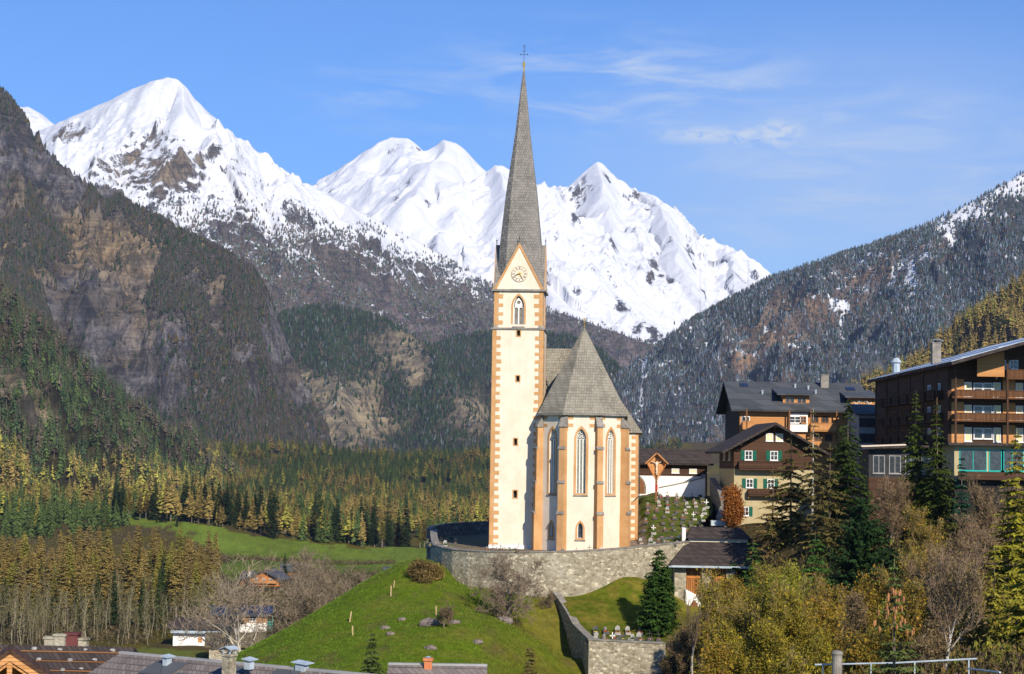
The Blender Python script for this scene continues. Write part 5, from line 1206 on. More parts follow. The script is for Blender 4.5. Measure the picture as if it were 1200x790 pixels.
# ------------------------------------------------------------------ graves
M_marble = mottled('pale_marble', (.22, .21, .19), (.42, .40, .36), 3, rough=.6); M_granite = mottled('dark_granite', (.05, .05, .055), (.12, .115, .11), 6, rough=.4)
M_soil = mottled('grave_soil', (.05, .035, .02), (.09, .065, .04), 3); M_flow_r = mottled('red_flowers', (.45, .05, .02), (.60, .16, .05), 7); M_flow_y = mottled('yellow_flowers', (.55, .42, .05), (.65, .5, .1), 7); M_flow_p = mottled('pink_flowers', (.5, .14, .22), (.6, .3, .35), 7); M_leafg = mottled('planted_green', (.02, .05, .012), (.05, .09, .02), 5)
def grave_proto(kind, seed):
    r = random.Random(seed); names = ['white marble headstone', 'dark granite headstone', 'wrought iron cross', 'pale rounded headstone', 'rough stone and lantern', 'white wooden cross']
    T = thing('grave', '', 'grave', (0, -500, -500)); w = .8; l = 1.5
    m = MB(); m.box(-w / 2, w / 2, -l, -l + .1, -.25, .14).box(-w / 2, w / 2, -.1, 0, -.25, .14).box(-w / 2, -w / 2 + .1, -l + .1, -.1, -.25, .14).box(w / 2 - .1, w / 2, -l + .1, -.1, -.25, .14).build('kerb', M_marble if kind in (0, 3, 5) else M_granite, T)
    MB().box(-w / 2 + .1, w / 2 - .1, -l + .1, -.1, -.25, .09).build('soil_bed', M_soil, T)
    fm = [M_flow_r, M_flow_y, M_flow_p, M_leafg, M_flow_r, M_leafg][kind]; m = MB()
    for i in range(6): x, y, h = r.uniform(-.28, .28), r.uniform(-l + .18, -.45), r.uniform(.05, .16); m.lathe([(.03, .08), (.10, .08 + h * .6), (.08, .08 + h), (.01, .1 + h)], 5, (x, y))
    m.build('flowers', fm, T)
    m = MB()
    for i in range(5): x, y, h = r.uniform(-.28, .28), r.uniform(-.5, -.15), r.uniform(.2, .42); m.lathe([(.05, .05), (.12, .1 + h * .5), (.02, .1 + h)], 5, (x, y))
    m.build('greenery', M_leafg, T)
    if kind == 0: MB().prism([(-.33, -.1), (.33, -.1), (.33, .75), (.12, .98), (-.12, .98), (-.33, .75)], -.08, .06, 'y').build('headstone', M_marble, T)
    elif kind == 1: MB().prism([(-.38, -.1), (.38, -.1), (.38, .6), (.2, .8), (-.38, .72)], -.09, .06, 'y').build('headstone', M_granite, T)
    elif kind == 3: MB().prism([(-.3, -.1), (.3, -.1)] + [(.3 * math.cos(a), .62 + .3 * math.sin(a)) for a in [math.pi * i / 8 for i in range(9)]], -.07, .06, 'y').build('headstone', M_marble, T)
    elif kind == 4: MB().lathe([(.34, -.1), (.3, .3), (.22, .6), (.08, .72)], 6, (0, -.02)).build('headstone', M_stone, T); MB().box(.2, .34, -.35, -.2, .1, .42).build('lantern', M_gold, T)
    elif kind in (2, 5):
        mt = M_iron if kind == 2 else M_white; t = .035 if kind == 2 else .06; MB().box(-t, t, -t, t, -.1, 1.3).box(-.36, .36, -t, t, .82 - t, .82 + t).build('cross', mt, T)
        MB().box(-.2, .2, -.1, .1, -.1, .25).build('plinth', M_stone, T)
    return T, names[kind]
GPROTO = [grave_proto(k, 20 + k) for k in range(6)]; GUSED = set()
def copy_tree(o, par=None):
    c = o.copy(); COL.objects.link(c); c.parent = par
    for ch in list(o.children): copy_tree(ch, c)
    return c
FLN = ['red flowers', 'yellow flowers', 'pink flowers', 'clipped greenery', 'red flowers', 'clipped greenery']
def place_grave(k, x, y, z, rz, sc, where, group):
    T = GPROTO[k][0] if k not in GUSED else copy_tree(GPROTO[k][0]); GUSED.add(k)
    T.location = (x, y, z); T.rotation_euler = (0, 0, rz); T.scale = (sc,) * 3; T['label'] = '%s, %s, %s' % (GPROTO[k][1], FLN[k], where); T['group'] = group; return T
rg = random.Random(5)
def put(px, py, d, where, group, k=None, sc=1.):
    p = P(px, py, d); z = float(yard_z(np.array([p.x]), np.array([p.y]))[0])
    return place_grave(rg.choice([0, 1, 2, 3, 4, 5, 4, 2, 1]) if k is None else k, p.x, p.y, z + .05, rg.uniform(-.1, .1), sc * rg.uniform(.52, .78), where, group)
rowspec = [(214.5, 752, 797), (217.5, 757, 812), (221, 759, 818), (224.5, 760, 822), (228, 762, 826), (231.5, 763, 828), (235, 765, 831), (238.5, 767, 832), (242, 776, 829), (245, 779, 826)]
for j, (d, a, b) in enumerate(rowspec):
    n = int((b - a) / (10.5 if j < 8 else 9)) + 1
    for i in range(n): put(a + (b - a) * i / max(1, n - 1) + rg.uniform(-1.5, 1.5), 0, d + rg.uniform(-.5, .5), 'in rows on the slope right of the church', 'graves on the churchyard slope')
for px, d in [(581, 211.2), (588, 210.6), (597, 210.2), (607, 209.8), (613, 209.6), (668, 209.2), (684, 209.2), (699, 209.3), (713, 209.8), (724, 210.2), (733, 210.6)]: put(px, 0, d + .9, 'at the church foot behind the wall', 'graves along the church foot', sc=.85)
for px, d in [(516, 222), (522, 220), (528, 226), (533, 222), (540, 219), (524, 231), (532, 236), (545, 228), (514, 230), (540, 236), (520, 240)]: put(px, 0, d, 'in the left corner of the churchyard', 'graves in the left churchyard corner', sc=.95)
for j, (d, a, b) in enumerate([(192.6, 694, 768), (195.0, 692, 775), (197.6, 702, 778)]):
    n = 9 if j < 2 else 7
    for i in range(n):
        px = a + (b - a) * i / (n - 1) + rg.uniform(-1.5, 1.5); x = (px - 600) / F * d; y = d + rg.uniform(-.3, .3); z = -7.95 + 3.4 * float(sstep(np.array(y), 193.5, 209))
        place_grave(rg.choice([0, 3, 4, 2, 5, 4, 1]), x, y, z + .04, rg.uniform(-.1, .1), rg.uniform(.6, .78), 'on the terrace above the lower wall', 'graves on the lower terrace')

# path up beside the church
def steps():
    T = thing('stone_steps', 'brown stone steps climbing between the church and the grave slope', 'steps', (14.6, 214.5, 0)); m = MB()
    for i in range(22): y = i * 1.45; z = float(yard_z(np.array([14.8]), np.array([214.5 + y + .7]))[0]); m.box(-.95 + i * .03, .95 + i * .03, y, y + 1.5, z - .6, z + .12)
    m.build('treads', mottled('path_stone', (.15, .11, .08), (.26, .20, .15), 1.6), T)
steps()

# ------------------------------------------------------------------ houses in the foreground, bottom left
def timber_gable():
    p = P(12, 762, 84); T = thing('timber_house', 'orange timber gable with open rafters at the bottom left corner', 'house', (p.x, p.y, 0), math.radians(14)); za = P(12, 760, 84).z
    sl = .68; w = 4.2; MB().prism([(-w, -11), (w, -11), (w, za - w * sl - .25), (0, za - .25), (-w, za - w * sl - .25)], 1.2, 2.6, 'y').build('wall', M_wood_v, T)
    gable_roof(T, -w, w, 0, 1.6, za - w * sl, za, .7, .4, M_wood_dark, th=.2)
    m = MB()
    for s in (-1, 1): m.prism([(0, za - .22), (0, za - .5), (s * 4.9, za - 4.9 * sl - .5), (s * 4.9, za - 4.9 * sl - .22)], -.42, -.3, 'y')
    m.build('barge_board', M_wood_or, T)
    m = MB(); m.box(-1.7, 1.7, -.35, -.15, za - 1.6, za - 1.4).box(-.11, .11, -.35, -.15, za - 4.5, za - .5)
    for u in (-2.6, 2.6): m.box(u - .1, u + .1, -.35, -.15, za - 5, za - 2.0)
    m.tube([(-1.3, -.25, za - 1.5), (0, -.25, za - .6)], .08, 4).tube([(1.3, -.25, za - 1.5), (0, -.25, za - .6)], .08, 4).build('truss', M_wood_or, T)
    for u in (-1.3, 1.3): window(T, Matrix.Translation((0, 1.2, 0)), u, za - 3.6, .9, 1.0, frame=M_wood_mid)
timber_gable()
def stone_roof_house():
    p = P(82, 757, 110); T = thing('shingle_roof_house', 'house with dark shingle roof held down by rows of pale stones and three chimneys', 'house', (p.x, p.y, 0), math.radians(-3)); zr = P(82, 757, 110).z; w = 3.35; sl = .42
    MB().prism([(-4.5, -12), (4.5, -12), (4.5, zr - 4.5 * sl), (0, zr - .2), (-4.5, zr - 4.5 * sl)], -w - 1.2, w - .5, 'x').build('wall', M_wood_dark, T)
    gable_roof(T, -w - 1.6, w, -4.5, 4.5, zr - 4.5 * sl, zr, .9, .4, M_darkroof, 'x', .25); q = []
    m = MB()
    for j, yy in enumerate((-.75, -1.75, -2.75, -3.75, -4.7)): m.tube([(-w - 2, yy, zr + yy * sl + .05), (w + .3, yy, zr + yy * sl + .05)], .05, 5)
    m.build('roof_battens', M_wood_mid, T)
    px = 110 / F
    for x, y, z1, wd, mt, nm in ((-1.25, .5, zr + .45, .62, M_wall, 'chimney'), (-.65, .4, zr + .62, .62, M_wall, 'chimney'), (-.02, .7, zr + .68, .66, M_paint_r, 'chimney'), (.55, .8, zr + .38, .5, M_wall, 'chimney')): chimney(T, x, y, zr - .6, z1, wd, mt, name=nm)
    proto = None; r = random.Random(2); ca, sa = math.cos(math.radians(-3)), math.sin(math.radians(-3))
    for j, (yy, n) in enumerate(((-.62, 4), (-1.62, 5), (-2.62, 5), (-3.62, 5))):
        for i in range(n):
            x = -w + .3 + (2 * w) * (i + r.uniform(.2, .7)) / n; y = yy + r.uniform(-.1, .1); z = zr + y * sl + .08
            if proto is None:
                bm = bmesh.new(); bmesh.ops.create_icosphere(bm, subdivisions=2, radius=.17)
                for v in bm.verts: v.co *= r.uniform(.85, 1.1)
                me = bpy.data.meshes.new('roof_stone'); bm.to_mesh(me); bm.free(); me.materials.append(M_marble); o = proto = link(bpy.data.objects.new('roof_stone', me))
            else: o = proto.copy(); COL.objects.link(o)
            s = r.uniform(.75, 1.15); o.scale = (s, s * .8, s * .6); o.rotation_euler = (0, 0, r.uniform(0, 6)); o.location = (p.x + x * ca - y * sa, p.y + x * sa + y * ca, z); tag(o, 'pale round stone weighing down the dark shingle roof', 'stone', 'stones on the dark shingle roof')
stone_roof_house()
def patched_roof_house():
    a, b = P(141, 767, 108), P(442, 789.5, 98.5); mid = (a + b) / 2; dx, dy = b.x - a.x, b.y - a.y; ang = math.atan2(dy, dx); Ln = math.hypot(dx, dy); zr = (a.z + b.z) / 2
    T = thing('patched_roof_house', 'long grey-brown roof with dark square patches, stone chimney and zinc hoods', 'house', (mid.x, mid.y, 0), ang); h = Ln / 2; sl = .38; M_r = shingles('grey_brown_shingles', (.12, .10, .09), (.20, .17, .15), .25, .3)
    MB().prism([(-5, -12), (5, -12), (5, zr - 5 * sl), (0, zr - .2), (-5, zr - 5 * sl)], -h + .8, h - .8, 'x').build('wall', M_wood_dark, T)
    gable_roof(T, -h + .8, h - .8, -5, 5, zr - 5 * sl, zr, .8, .8, M_r, 'x', .2)
    m = MB()
    for u0, u1, y0, y1 in ((-5.6, -3.4, -.5, -2.2), (-3.2, -1.2, -1.6, -3.6), (-1.0, .8, -.4, -2.0), (2.6, 4.2, -.3, -2.4), (5.8, 7.4, -.3, -2.6), (.9, 2.4, -2.2, -4.0), (4.3, 5.6, -2.4, -4.4)): m.slab([(u0, y0, zr + y0 * sl + .05), (u1, y0, zr + y0 * sl + .05), (u1, y1, zr + y1 * sl + .05), (u0, y1, zr + y1 * sl + .05)], .03)
    m.build('dark_roof_patches', M_greyroof, T)
    MB().box(-h, h, -.14, .14, zr - .05, zr + .07).build('ridge_cap', M_greyw, T)
    inv = Matrix.Rotation(-ang, 3, 'Z')
    q = inv @ (P(268.5, 775, 100.5) - mid); chimney(T, q.x, q.y, zr - 1.2, P(268, 766.5, 100.5).z, .52, M_wall, M_metal)
    for px, py, w in ((354, 777, .5), (196, 769.5, .25), (292, 773, .3)):
        q = inv @ (P(px, py, 101 if px > 200 else 105) - mid); z = P(px, py, 101 if px > 200 else 105).z; m = MB(); m.slab([(q.x - w, q.y - .3, z + .05), (q.x + w, q.y - .3, z - .02), (q.x + w, q.y + .4, z + .02), (q.x - w, q.y + .4, z + .12)], .04); m.box(q.x - w * .6, q.x + w * .6, q.y - .2, q.y + .2, z - .5, z - .05); m.build('vent_hood', M_metal, T)
patched_roof_house()
def brick_chimney_house():
    a, b = P(455, 778, 93), P(571, 779.5, 93); zr = a.z; mid = (a + b) / 2; h = (b.x - a.x) / 2; T = thing('brick_chimney_house', 'small grey-brown roof with a red brick chimney on its ridge', 'house', (mid.x, mid.y, 0), 0); M_r = MATS['grey_brown_shingles']; sl = .45
    MB().prism([(-4, -12), (4, -12), (4, zr - 4 * sl), (0, zr - .2), (-4, zr - 4 * sl)], -h + .3, h - .3, 'x').build('wall', M_white, T); gable_roof(T, -h + .25, h - .25, -4, 4, zr - 4 * sl, zr, .6, .25, M_r, 'x', .16)
    MB().box(-h, h, -.12, .12, zr - .04, zr + .06).build('ridge_cap', M_greyw, T); x = (502 - 513) * 93 / F; chimney(T, x, -.25, zr - .9, P(502, 771, 93).z, .36, M_brick)
    MB().lathe([(.10, P(502, 771, 93).z), (.16, P(502, 769.5, 93).z), (.05, P(502, 768.5, 93).z)], 8, (x, -.25)).build('chimney_pot', M_metal, T)
brick_chimney_house()

# ------------------------------------------------------------------ houses down in the valley
def simple_house(name, label, cat, px0, px1, d, yr, ye, yb, axis, rz, wallm, roofm, depth=9, base=None, wins=(), extra=None, zr_d=None, ov=.8):
    p = P((px0 + px1) / 2, ye, d); s = d / F; h = (px1 - px0) / 2 * s; T = thing(name, label, cat, (p.x, p.y, 0), math.radians(rz)); Z = lambda y, dd=d: zat(y, dd, (px0 + px1) / 2); ze = Z(ye); zb = Z(yb) - 2
    if axis == 'x':
        zr = Z(yr, d + depth / 2); gable_walls(T, -h, h, 0, depth, zb, ze, zr, wallm, 'x'); gable_roof(T, -h, h, 0, depth, ze, zr, ov, ov, roofm, 'x')
    else:
        zr = Z(yr); gable_walls(T, -h, h, 0, depth, zb, ze, zr, wallm, 'y'); gable_roof(T, -h, h, 0, depth, ze, zr, ov, ov, roofm, 'y')
    if base: MB().box(-h - .04, h + .04, -.04, depth + .04, zb, Z(base[0])).build('plaster_base', base[1], T)
    for px, py, w, hh in wins: window(T, Matrix.Identity(4), (px - (px0 + px1) / 2) * s, Z(py), w, hh)
    if extra: extra(T, h, s, Z, ze, zr)
    return T
def ex_shed(T, h, s, Z, ze, zr):
    MB().box(-h - .3, h - 1, -1.2, 0, Z(742), Z(739)).build('pale_band', M_metal, T); MB().box(-.6, .3, -.05, .02, Z(753), Z(747)).build('door', M_wood_or, T)
simple_house('white_shed', 'long white-walled shed with flat brown roof, farthest left of the valley houses', 'shed', 203, 268, 428, 723.5, 734.5, 754, 'x', -3, M_white, M_darkroof, 13, wins=((212, 747, 1.0, 1.2),), extra=ex_shed, ov=1.3)
simple_house('stone_barn', 'olive-brown roofed barn on pale stone footing in front of the white shed', 'barn', 246, 306, 395, 741, 756, 772, 'x', 8, M_wall, shingles('mossy_brown_shingles', (.10, .085, .045), (.16, .13, .07)), 16, ov=1.0)
def ex_barn(T, h, s, Z, ze, zr):
    m = MB()
    for i in range(3): x0 = -h + 1 + i * 4.6; sl = (zr - ze) / 5.5; m.slab([(x0, .6, ze + .6 * sl + .08), (x0 + 3.8, .6, ze + .6 * sl + .08), (x0 + 3.8, 4.6, ze + 4.6 * sl + .08), (x0, 4.6, ze + 4.6 * sl + .08)], .05)
    m.build('solar_panels', M_solar, T)
    m = MB()
    for i in range(9): m.box(h + .3, h + 1.4, -1.6 + i * .45, -1.2 + i * .45, Z(742) + i * .32, Z(742) + i * .32 + .1)
    m.tube([(h + 1.4, -1.5, Z(742) + .9), (h + 1.4, 2.4, Z(742) + 3.9)], .06, 4).build('outside_stair', M_teal, T)
simple_house('blue_roof_barn', 'barn with blue-grey panel roof, orange boards above a white base and an outside stair', 'barn', 250, 312, 455, 709, 720, 742, 'x', 6, M_wood_or, M_greyroof, 11, base=(730, M_white), wins=((296, 728, 1.6, 1.1), (270, 728, 1.4, 1.0)), extra=ex_barn)
def ex_chal(T, h, s, Z, ze, zr):
    MB().box(-h - 3.6, -h, 2, 8, Z(690), Z(679)).build('side_wing', M_wood_mid, T); MB().slab([(-h - 4.2, 1.2, Z(679.5)), (-h, 1.2, Z(679.5)), (-h, 8, Z(671.5)), (-h - 4.2, 8, Z(671.5))], .25).build('wing_roof', M_greyroof, T)
    chimney(T, -h - 1, 3, Z(682), Z(671), .8, M_white); balcony(T, Matrix.Identity(4), -h + .5, h - .5, Z(683), .9, .8, M_wood_or)
simple_house('red_chalet', 'broad red-brown timber chalet with grey roof among bare trees in the valley', 'chalet', 292, 327, 610, 668, 677.5, 690, 'y', -8, M_wood_v, M_greyroof, 12, wins=((300, 681, 1, .9), (309, 681, 1, .9), (318, 681, 1, .9)), extra=ex_chal, ov=1.2)
simple_house('hay_barn', 'grey-roofed barn with a blue panel, just above the red chalet', 'barn', 331, 356, 665, 660, 668, 676, 'x', 5, M_wood_mid, M_greyroof, 9, extra=lambda T, h, s, Z, ze, zr: MB().slab([(1, 1, ze + .65), (3.2, 1, ze + .65), (3.2, 3.4, ze + 1.9), (1, 3.4, ze + 1.9)], .1).build('solar_panel', M_solar, T))
simple_house('meadow_farmhouse', 'small brown-roofed farmhouse with cream base at the far end of the meadow', 'farmhouse', 430, 441, 1000, 633, 638, 646, 'y', -10, M_wood_mid, M_darkroof, 9, base=(642, M_cream), wins=((433, 641, 1, 1), (438, 641, 1, 1)))
simple_house('meadow_cottage', 'pale cottage right beside the small farmhouse at the far end of the meadow', 'cottage', 443, 453, 1010, 637, 640.5, 646, 'x', 5, M_cream2, M_darkroof, 8, wins=((446, 644.5, 1, 1), (450, 644.5, 1, 1)))
simple_house('slate_barn', 'slate-grey barn roof peeping over the edge of the green hill', 'barn', 452, 474, 560, 664, 671, 682, 'x', 4, M_wood_dark, M_greyroof, 9)

# ------------------------------------------------------------------ posts and rocks on the green hill
proto = None
for i, (px, py, d, h, lab) in enumerate([(410, 722, 192, 1.0, 'leaning pale wooden stake on the green hill, left of the middle'), (413, 747, 186, .85, 'short orange-brown stake low on the green hill'), (458, 703, 200, 1.0, 'pale stake high on the green hill near its edge'), (461, 694, 203, .7, 'small stake with a crosspiece near the top edge of the green hill'), (511, 731, 190, .95, 'pale stake just left of the small bare tree')]):
    p = P(px, py, d); z = gz(p.x, p.y)
    if proto is None: o = proto = MB().prism([(-.055, -.3), (.055, -.3), (.06, 1.0), (0, 1.08), (-.05, 1.0)], -.05, .05, 'y').build('wooden_stake', mottled('weathered_stake', (.42, .28, .14), (.60, .44, .26), 3))
    else: o = proto.copy(); COL.objects.link(o)
    o.location = (p.x, p.y, z); o.scale = (1, 1, h); o.rotation_euler = (0, math.radians([8, -2, 3, -14, 1][i]), i * .7); tag(o, lab, 'stake', 'wooden stakes on the green hill')
def rock(px, py, d, r, lab, seed):
    rr = random.Random(seed); bm = bmesh.new(); bmesh.ops.create_icosphere(bm, subdivisions=3, radius=r)
    for v in bm.verts: k = 1 + .3 * math.sin(v.co.x * 5 / r + seed) * math.sin(v.co.y * 4 / r) + rr.uniform(-.06, .06); v.co = Vector((v.co.x * k * 1.3, v.co.y * k, v.co.z * k * .75))
    me = bpy.data.meshes.new('boulder'); bm.to_mesh(me); bm.free(); me.materials.append(mottled('lichen_rock', (.08, .065, .055), (.24, .20, .17), 2.2, bump=.05, fine=6)); p = P(px, py, d); o = link(bpy.data.objects.new('boulder', me)); o.location = (p.x, p.y, gz(p.x, p.y) + r * .1); tag(o, lab, 'rock', 'rocks in the grass of the hill')
for i, a in enumerate([(451, 745, 187, .35, 'flat reddish rock left of the hill middle'), (457, 755, 184, .32, 'reddish rock just below another in the grass'), (471, 731, 190, .3, 'small rock above the two reddish ones'), (505, 747, 186, .75, 'largest grey boulder at the foot of the small bare tree'), (532, 752, 186, .4, 'grey stone right of the small bare tree trunk'), (560, 762, 181, .38, 'dark small rock below the big bare tree'), (504, 770, 178, .4, 'pale rock just above the brick chimney'), (591, 735, 195, .6, 'pale rocks left of the big bare tree trunk'), (592, 716, 199, .3, 'little stone on the slope between tree and wall')]): rock(*a, i)
# rail and concrete post in the bottom right
def railing():
    a, b = P(955, 779, 100), P(1145, 772, 98); T = thing('guard_rail', 'pale blue metal guard rail running behind the spruce with cones', 'railing', (a.x, a.y, 0)); o = Vector((a.x, a.y, 0)); MB().tube([a - o, (a + b) / 2 - o + Vector((0, 0, -.06)), b - o], .045, 6).build('top_rail', M_metal, T)
    for t in (0.05, .35, .62, .95): q = a.lerp(b, t) - o; MB().box(q.x - .03, q.x + .03, q.y - .03, q.y + .03, q.z - 3, q.z - .05).build('post', M_metal, T)
    c = P(1172, 788, 92) - o; MB().tube([b - o + Vector((-.5, 0, -.5)), c], .05, 6).build('lower_rail', M_metal, T)
railing()
p = P(981, 790, 99); T = thing('stone_pillar', 'round grey stone pillar standing left of the coned spruce', 'pillar', (p.x, p.y, 0)); MB().lathe([(.26, p.z - 4), (.26, P(981, 768, 99).z), (.30, P(981, 766, 99).z), (.24, P(981, 763, 99).z), (.05, P(981, 762, 99).z)], 14).build('shaft', M_stone, T)

# ------------------------------------------------------------------ near trees
def tri_mesh(name, V, T, col, mat, parent=None, group=None):
    me = npmesh(name, V, T, [mat], col); return link(bpy.data.objects.new(name, me), parent)
M_FOLN = material('near_foliage', lambda t: t.mix(t.ramp(t.noise(t.add('ShaderNodeTexCoord').outputs['Object'], .8, 3), .3, .7), t.mix(1., t.attr('col'), (.8, .8, .8), 'MULTIPLY'), t.mix(1., t.attr('col'), (1.2, 1.2, 1.1), 'MULTIPLY')), .8, .12)
_pb = M_FOLN.node_tree.nodes['Principled BSDF']
def tubes_np(segs, sides=4):
    """segs: list of (p0, p1, r0, r1) -> verts, quads as numpy"""
    S_ = np.array([[*a, *b, r, q] for a, b, r, q in segs]); a, b = S_[:, :3], S_[:, 3:6]; d = b - a; d /= np.linalg.norm(d, axis=1, keepdims=True) + 1e-9
    ref = np.where(np.abs(d[:, 2:3]) > .9, np.array([[1., 0, 0]]), np.array([[0, 0, 1.]])); u = np.cross(d, ref); u /= np.linalg.norm(u, axis=1, keepdims=True) + 1e-9; v = np.cross(d, u)
    th = np.arange(sides) * 2 * np.pi / sides; ring = u[:, None] * np.cos(th)[None, :, None] + v[:, None] * np.sin(th)[None, :, None]
    V = np.concatenate([a[:, None] + ring * S_[:, 6][:, None, None], b[:, None] + ring * S_[:, 7][:, None, None]], 1).reshape(-1, 3)
    k = np.arange(sides); q = np.stack([k, (k + 1) % sides, (k + 1) % sides + sides, k + sides], 1); T = (q[None] + (np.arange(len(S_)) * 2 * sides)[:, None, None]).reshape(-1, 4)
    return V, T
def conifer(h, r, seed, tint, dens=1., droop=.35, power=.85, bare=.04, twig=.46, larch=False, bark=M_bark, spray=.15, per=8):
    """trunk with whorls of boughs; each bough carries pairs of hanging needle sprays"""
    g = np.random.default_rng(seed); V = []; C = []; br = []; r *= 1.22; per = int(per * 1.5)
    nz = int(h / (.42 if not larch else .5) * dens); trunk_r = h * .014
    for i in range(nz):
        t = bare + (1 - bare) * (i + g.uniform(-.4, .4)) / nz; t = min(max(t, bare), .995); z = t * h
        L0 = r * (1 - t) ** power * (1 if t > bare + .1 else .8) + .12
        nb = per if t < .7 else 6
        for _ in range(nb):
            if larch and g.uniform() < .2: continue
            a = g.uniform(0, 2 * np.pi); L = L0 * g.uniform(.6, 1.15); c, s = math.cos(a), math.sin(a); st = max(2, int(L / .24)); dr = droop * g.uniform(.5, 1.4)
            tt = (np.arange(st) + .6) / st; up = .25 * L * (1 if not larch else .4)
            px = c * L * tt; py = s * L * tt; pz = z + up * tt - (dr * L + up) * tt ** 1.6 + (.18 * L * tt ** 4)
            br.append(((0, 0, z), (px[-1] * .8, py[-1] * .8, pz[int(st * .8) if st > 2 else -1]), max(.012, trunk_r * .22 * (L / max(r, .1))), .006))
            tl = (twig * (1 - .35 * tt) + .10) * g.uniform(.7, 1.25, st) * min(1.2, .55 + L * .3)
            for sd in (-1, 0, 1):
                ang = a + sd * g.uniform(.7, 1.3, st); dx, dy = np.cos(ang), np.sin(ang); hang = g.uniform(.1, .7, st) * (1 if not larch else .9)
                w = spray * g.uniform(.6, 1.3, st)
                ex, ey, ez = px + dx * tl, py + dy * tl, pz - hang * tl
                nx, ny = -dy * w, dx * w; q = g.uniform(-.5, .5, st) * w
                tri = np.stack([np.stack([px - nx * .8, py - ny * .8, pz - q], -1), np.stack([px + nx * .8, py + ny * .8, pz + q], -1), np.stack([ex, ey, ez], -1)], 1)
                V.append(tri.reshape(-1, 3)); C.append(np.repeat(g.uniform(.6, 1.4, st), 3))
    # leader
    V.append(np.array([[-.05, 0, h * .97], [.05, 0, h * .97], [0, 0, h * 1.02]])); C.append(np.ones(3))
    V = np.concatenate(V); C = np.concatenate(C)[:, None] * np.array(tint)[None]; T = np.arange(len(V)).reshape(-1, 3)
    segs = [((0, 0, -1.0 + k * (h + 1) / 8), (0, 0, -1.0 + (k + 1) * (h + 1) / 8), trunk_r * (1 - k / 8) + .01, trunk_r * (1 - (k + 1) / 8) + .01) for k in range(8)] + [b for b in br if g.uniform() < (.9 if larch else .35)]
    return V, T, C, segs
def grow(h, seed, spread=.5, levels=4, r0=None, up=.25, n0=7, lean=0, first=.25, twist=.35, thin=.8, rmin=.008):
    g = random.Random(seed); segs = []; tips = []
    def rec(p, d, L, r, lv):
        n = 4; q = Vector(p); dd = d.copy()
        for i in range(n):
            dd = (dd + Vector((g.uniform(-1, 1), g.uniform(-1, 1), g.uniform(-.6, 1) * .8 + up * .3)) * (twist * .45)).normalized() if lv or i else dd
            e = q + dd * (L / n); ra, rb = r * (1 - .6 * i / n), r * (1 - .6 * (i + 1) / n); segs.append((tuple(q), tuple(e), ra, rb)); 
            k0 = (i + 1) / n
            if lv < levels and k0 > (first if lv == 0 else .2):
                for _ in range((3 if lv == 0 else (2 if lv < levels - 1 else 2)) if i < n - 1 else 3):
                    if lv > 0 and g.random() > thin: continue
                    a = g.uniform(0, 6.283); side = dd.orthogonal().normalized(); side.rotate(Matrix.Rotation(a, 3, dd)); nd = (dd * g.uniform(.5, 1.0) + side * g.uniform(.45, 1.0) * (spread * 1.6) + Vector((0, 0, up))).normalized()
                    rec(e if i < n - 1 else e, nd, L * g.uniform(.42, .68), rb * .62, lv + 1)
            if lv >= levels - 1: tips.append((tuple(e), tuple(dd)))
            q = e
    rec(Vector((0, 0, -.5)), Vector((lean, 0, 1)).normalized(), h * .62, r0 or h * .016, 0)
    zmax = max(s[1][2] for s in segs); k = h / zmax
    segs = [((a[0] * k, a[1] * k, a[2] * k), (b[0] * k, b[1] * k, b[2] * k), max(r, rmin), max(q, rmin)) for a, b, r, q in segs]; tips = [((p[0] * k, p[1] * k, p[2] * k), d) for p, d in tips]
    return segs, tips
def leaves_np(tips, seed, per, size, tints, jit=.35):
    g = np.random.default_rng(seed); Pn = np.repeat(np.array([t[0] for t in tips]), per, 0); n = len(Pn); c = Pn + g.normal(0, jit, (n, 3)) * np.array([1, 1, .8]); V = c[:, None] + g.normal(0, 1, (n, 3, 3)) * size * g.uniform(.5, 1.2, (n, 1, 1))
    col = np.array(tints)[g.integers(0, len(tints), n)] * g.uniform(.6, 1.4, (n, 1)); return V.reshape(-1, 3), np.arange(n * 3).reshape(-1, 3), np.repeat(col, 3, 0)

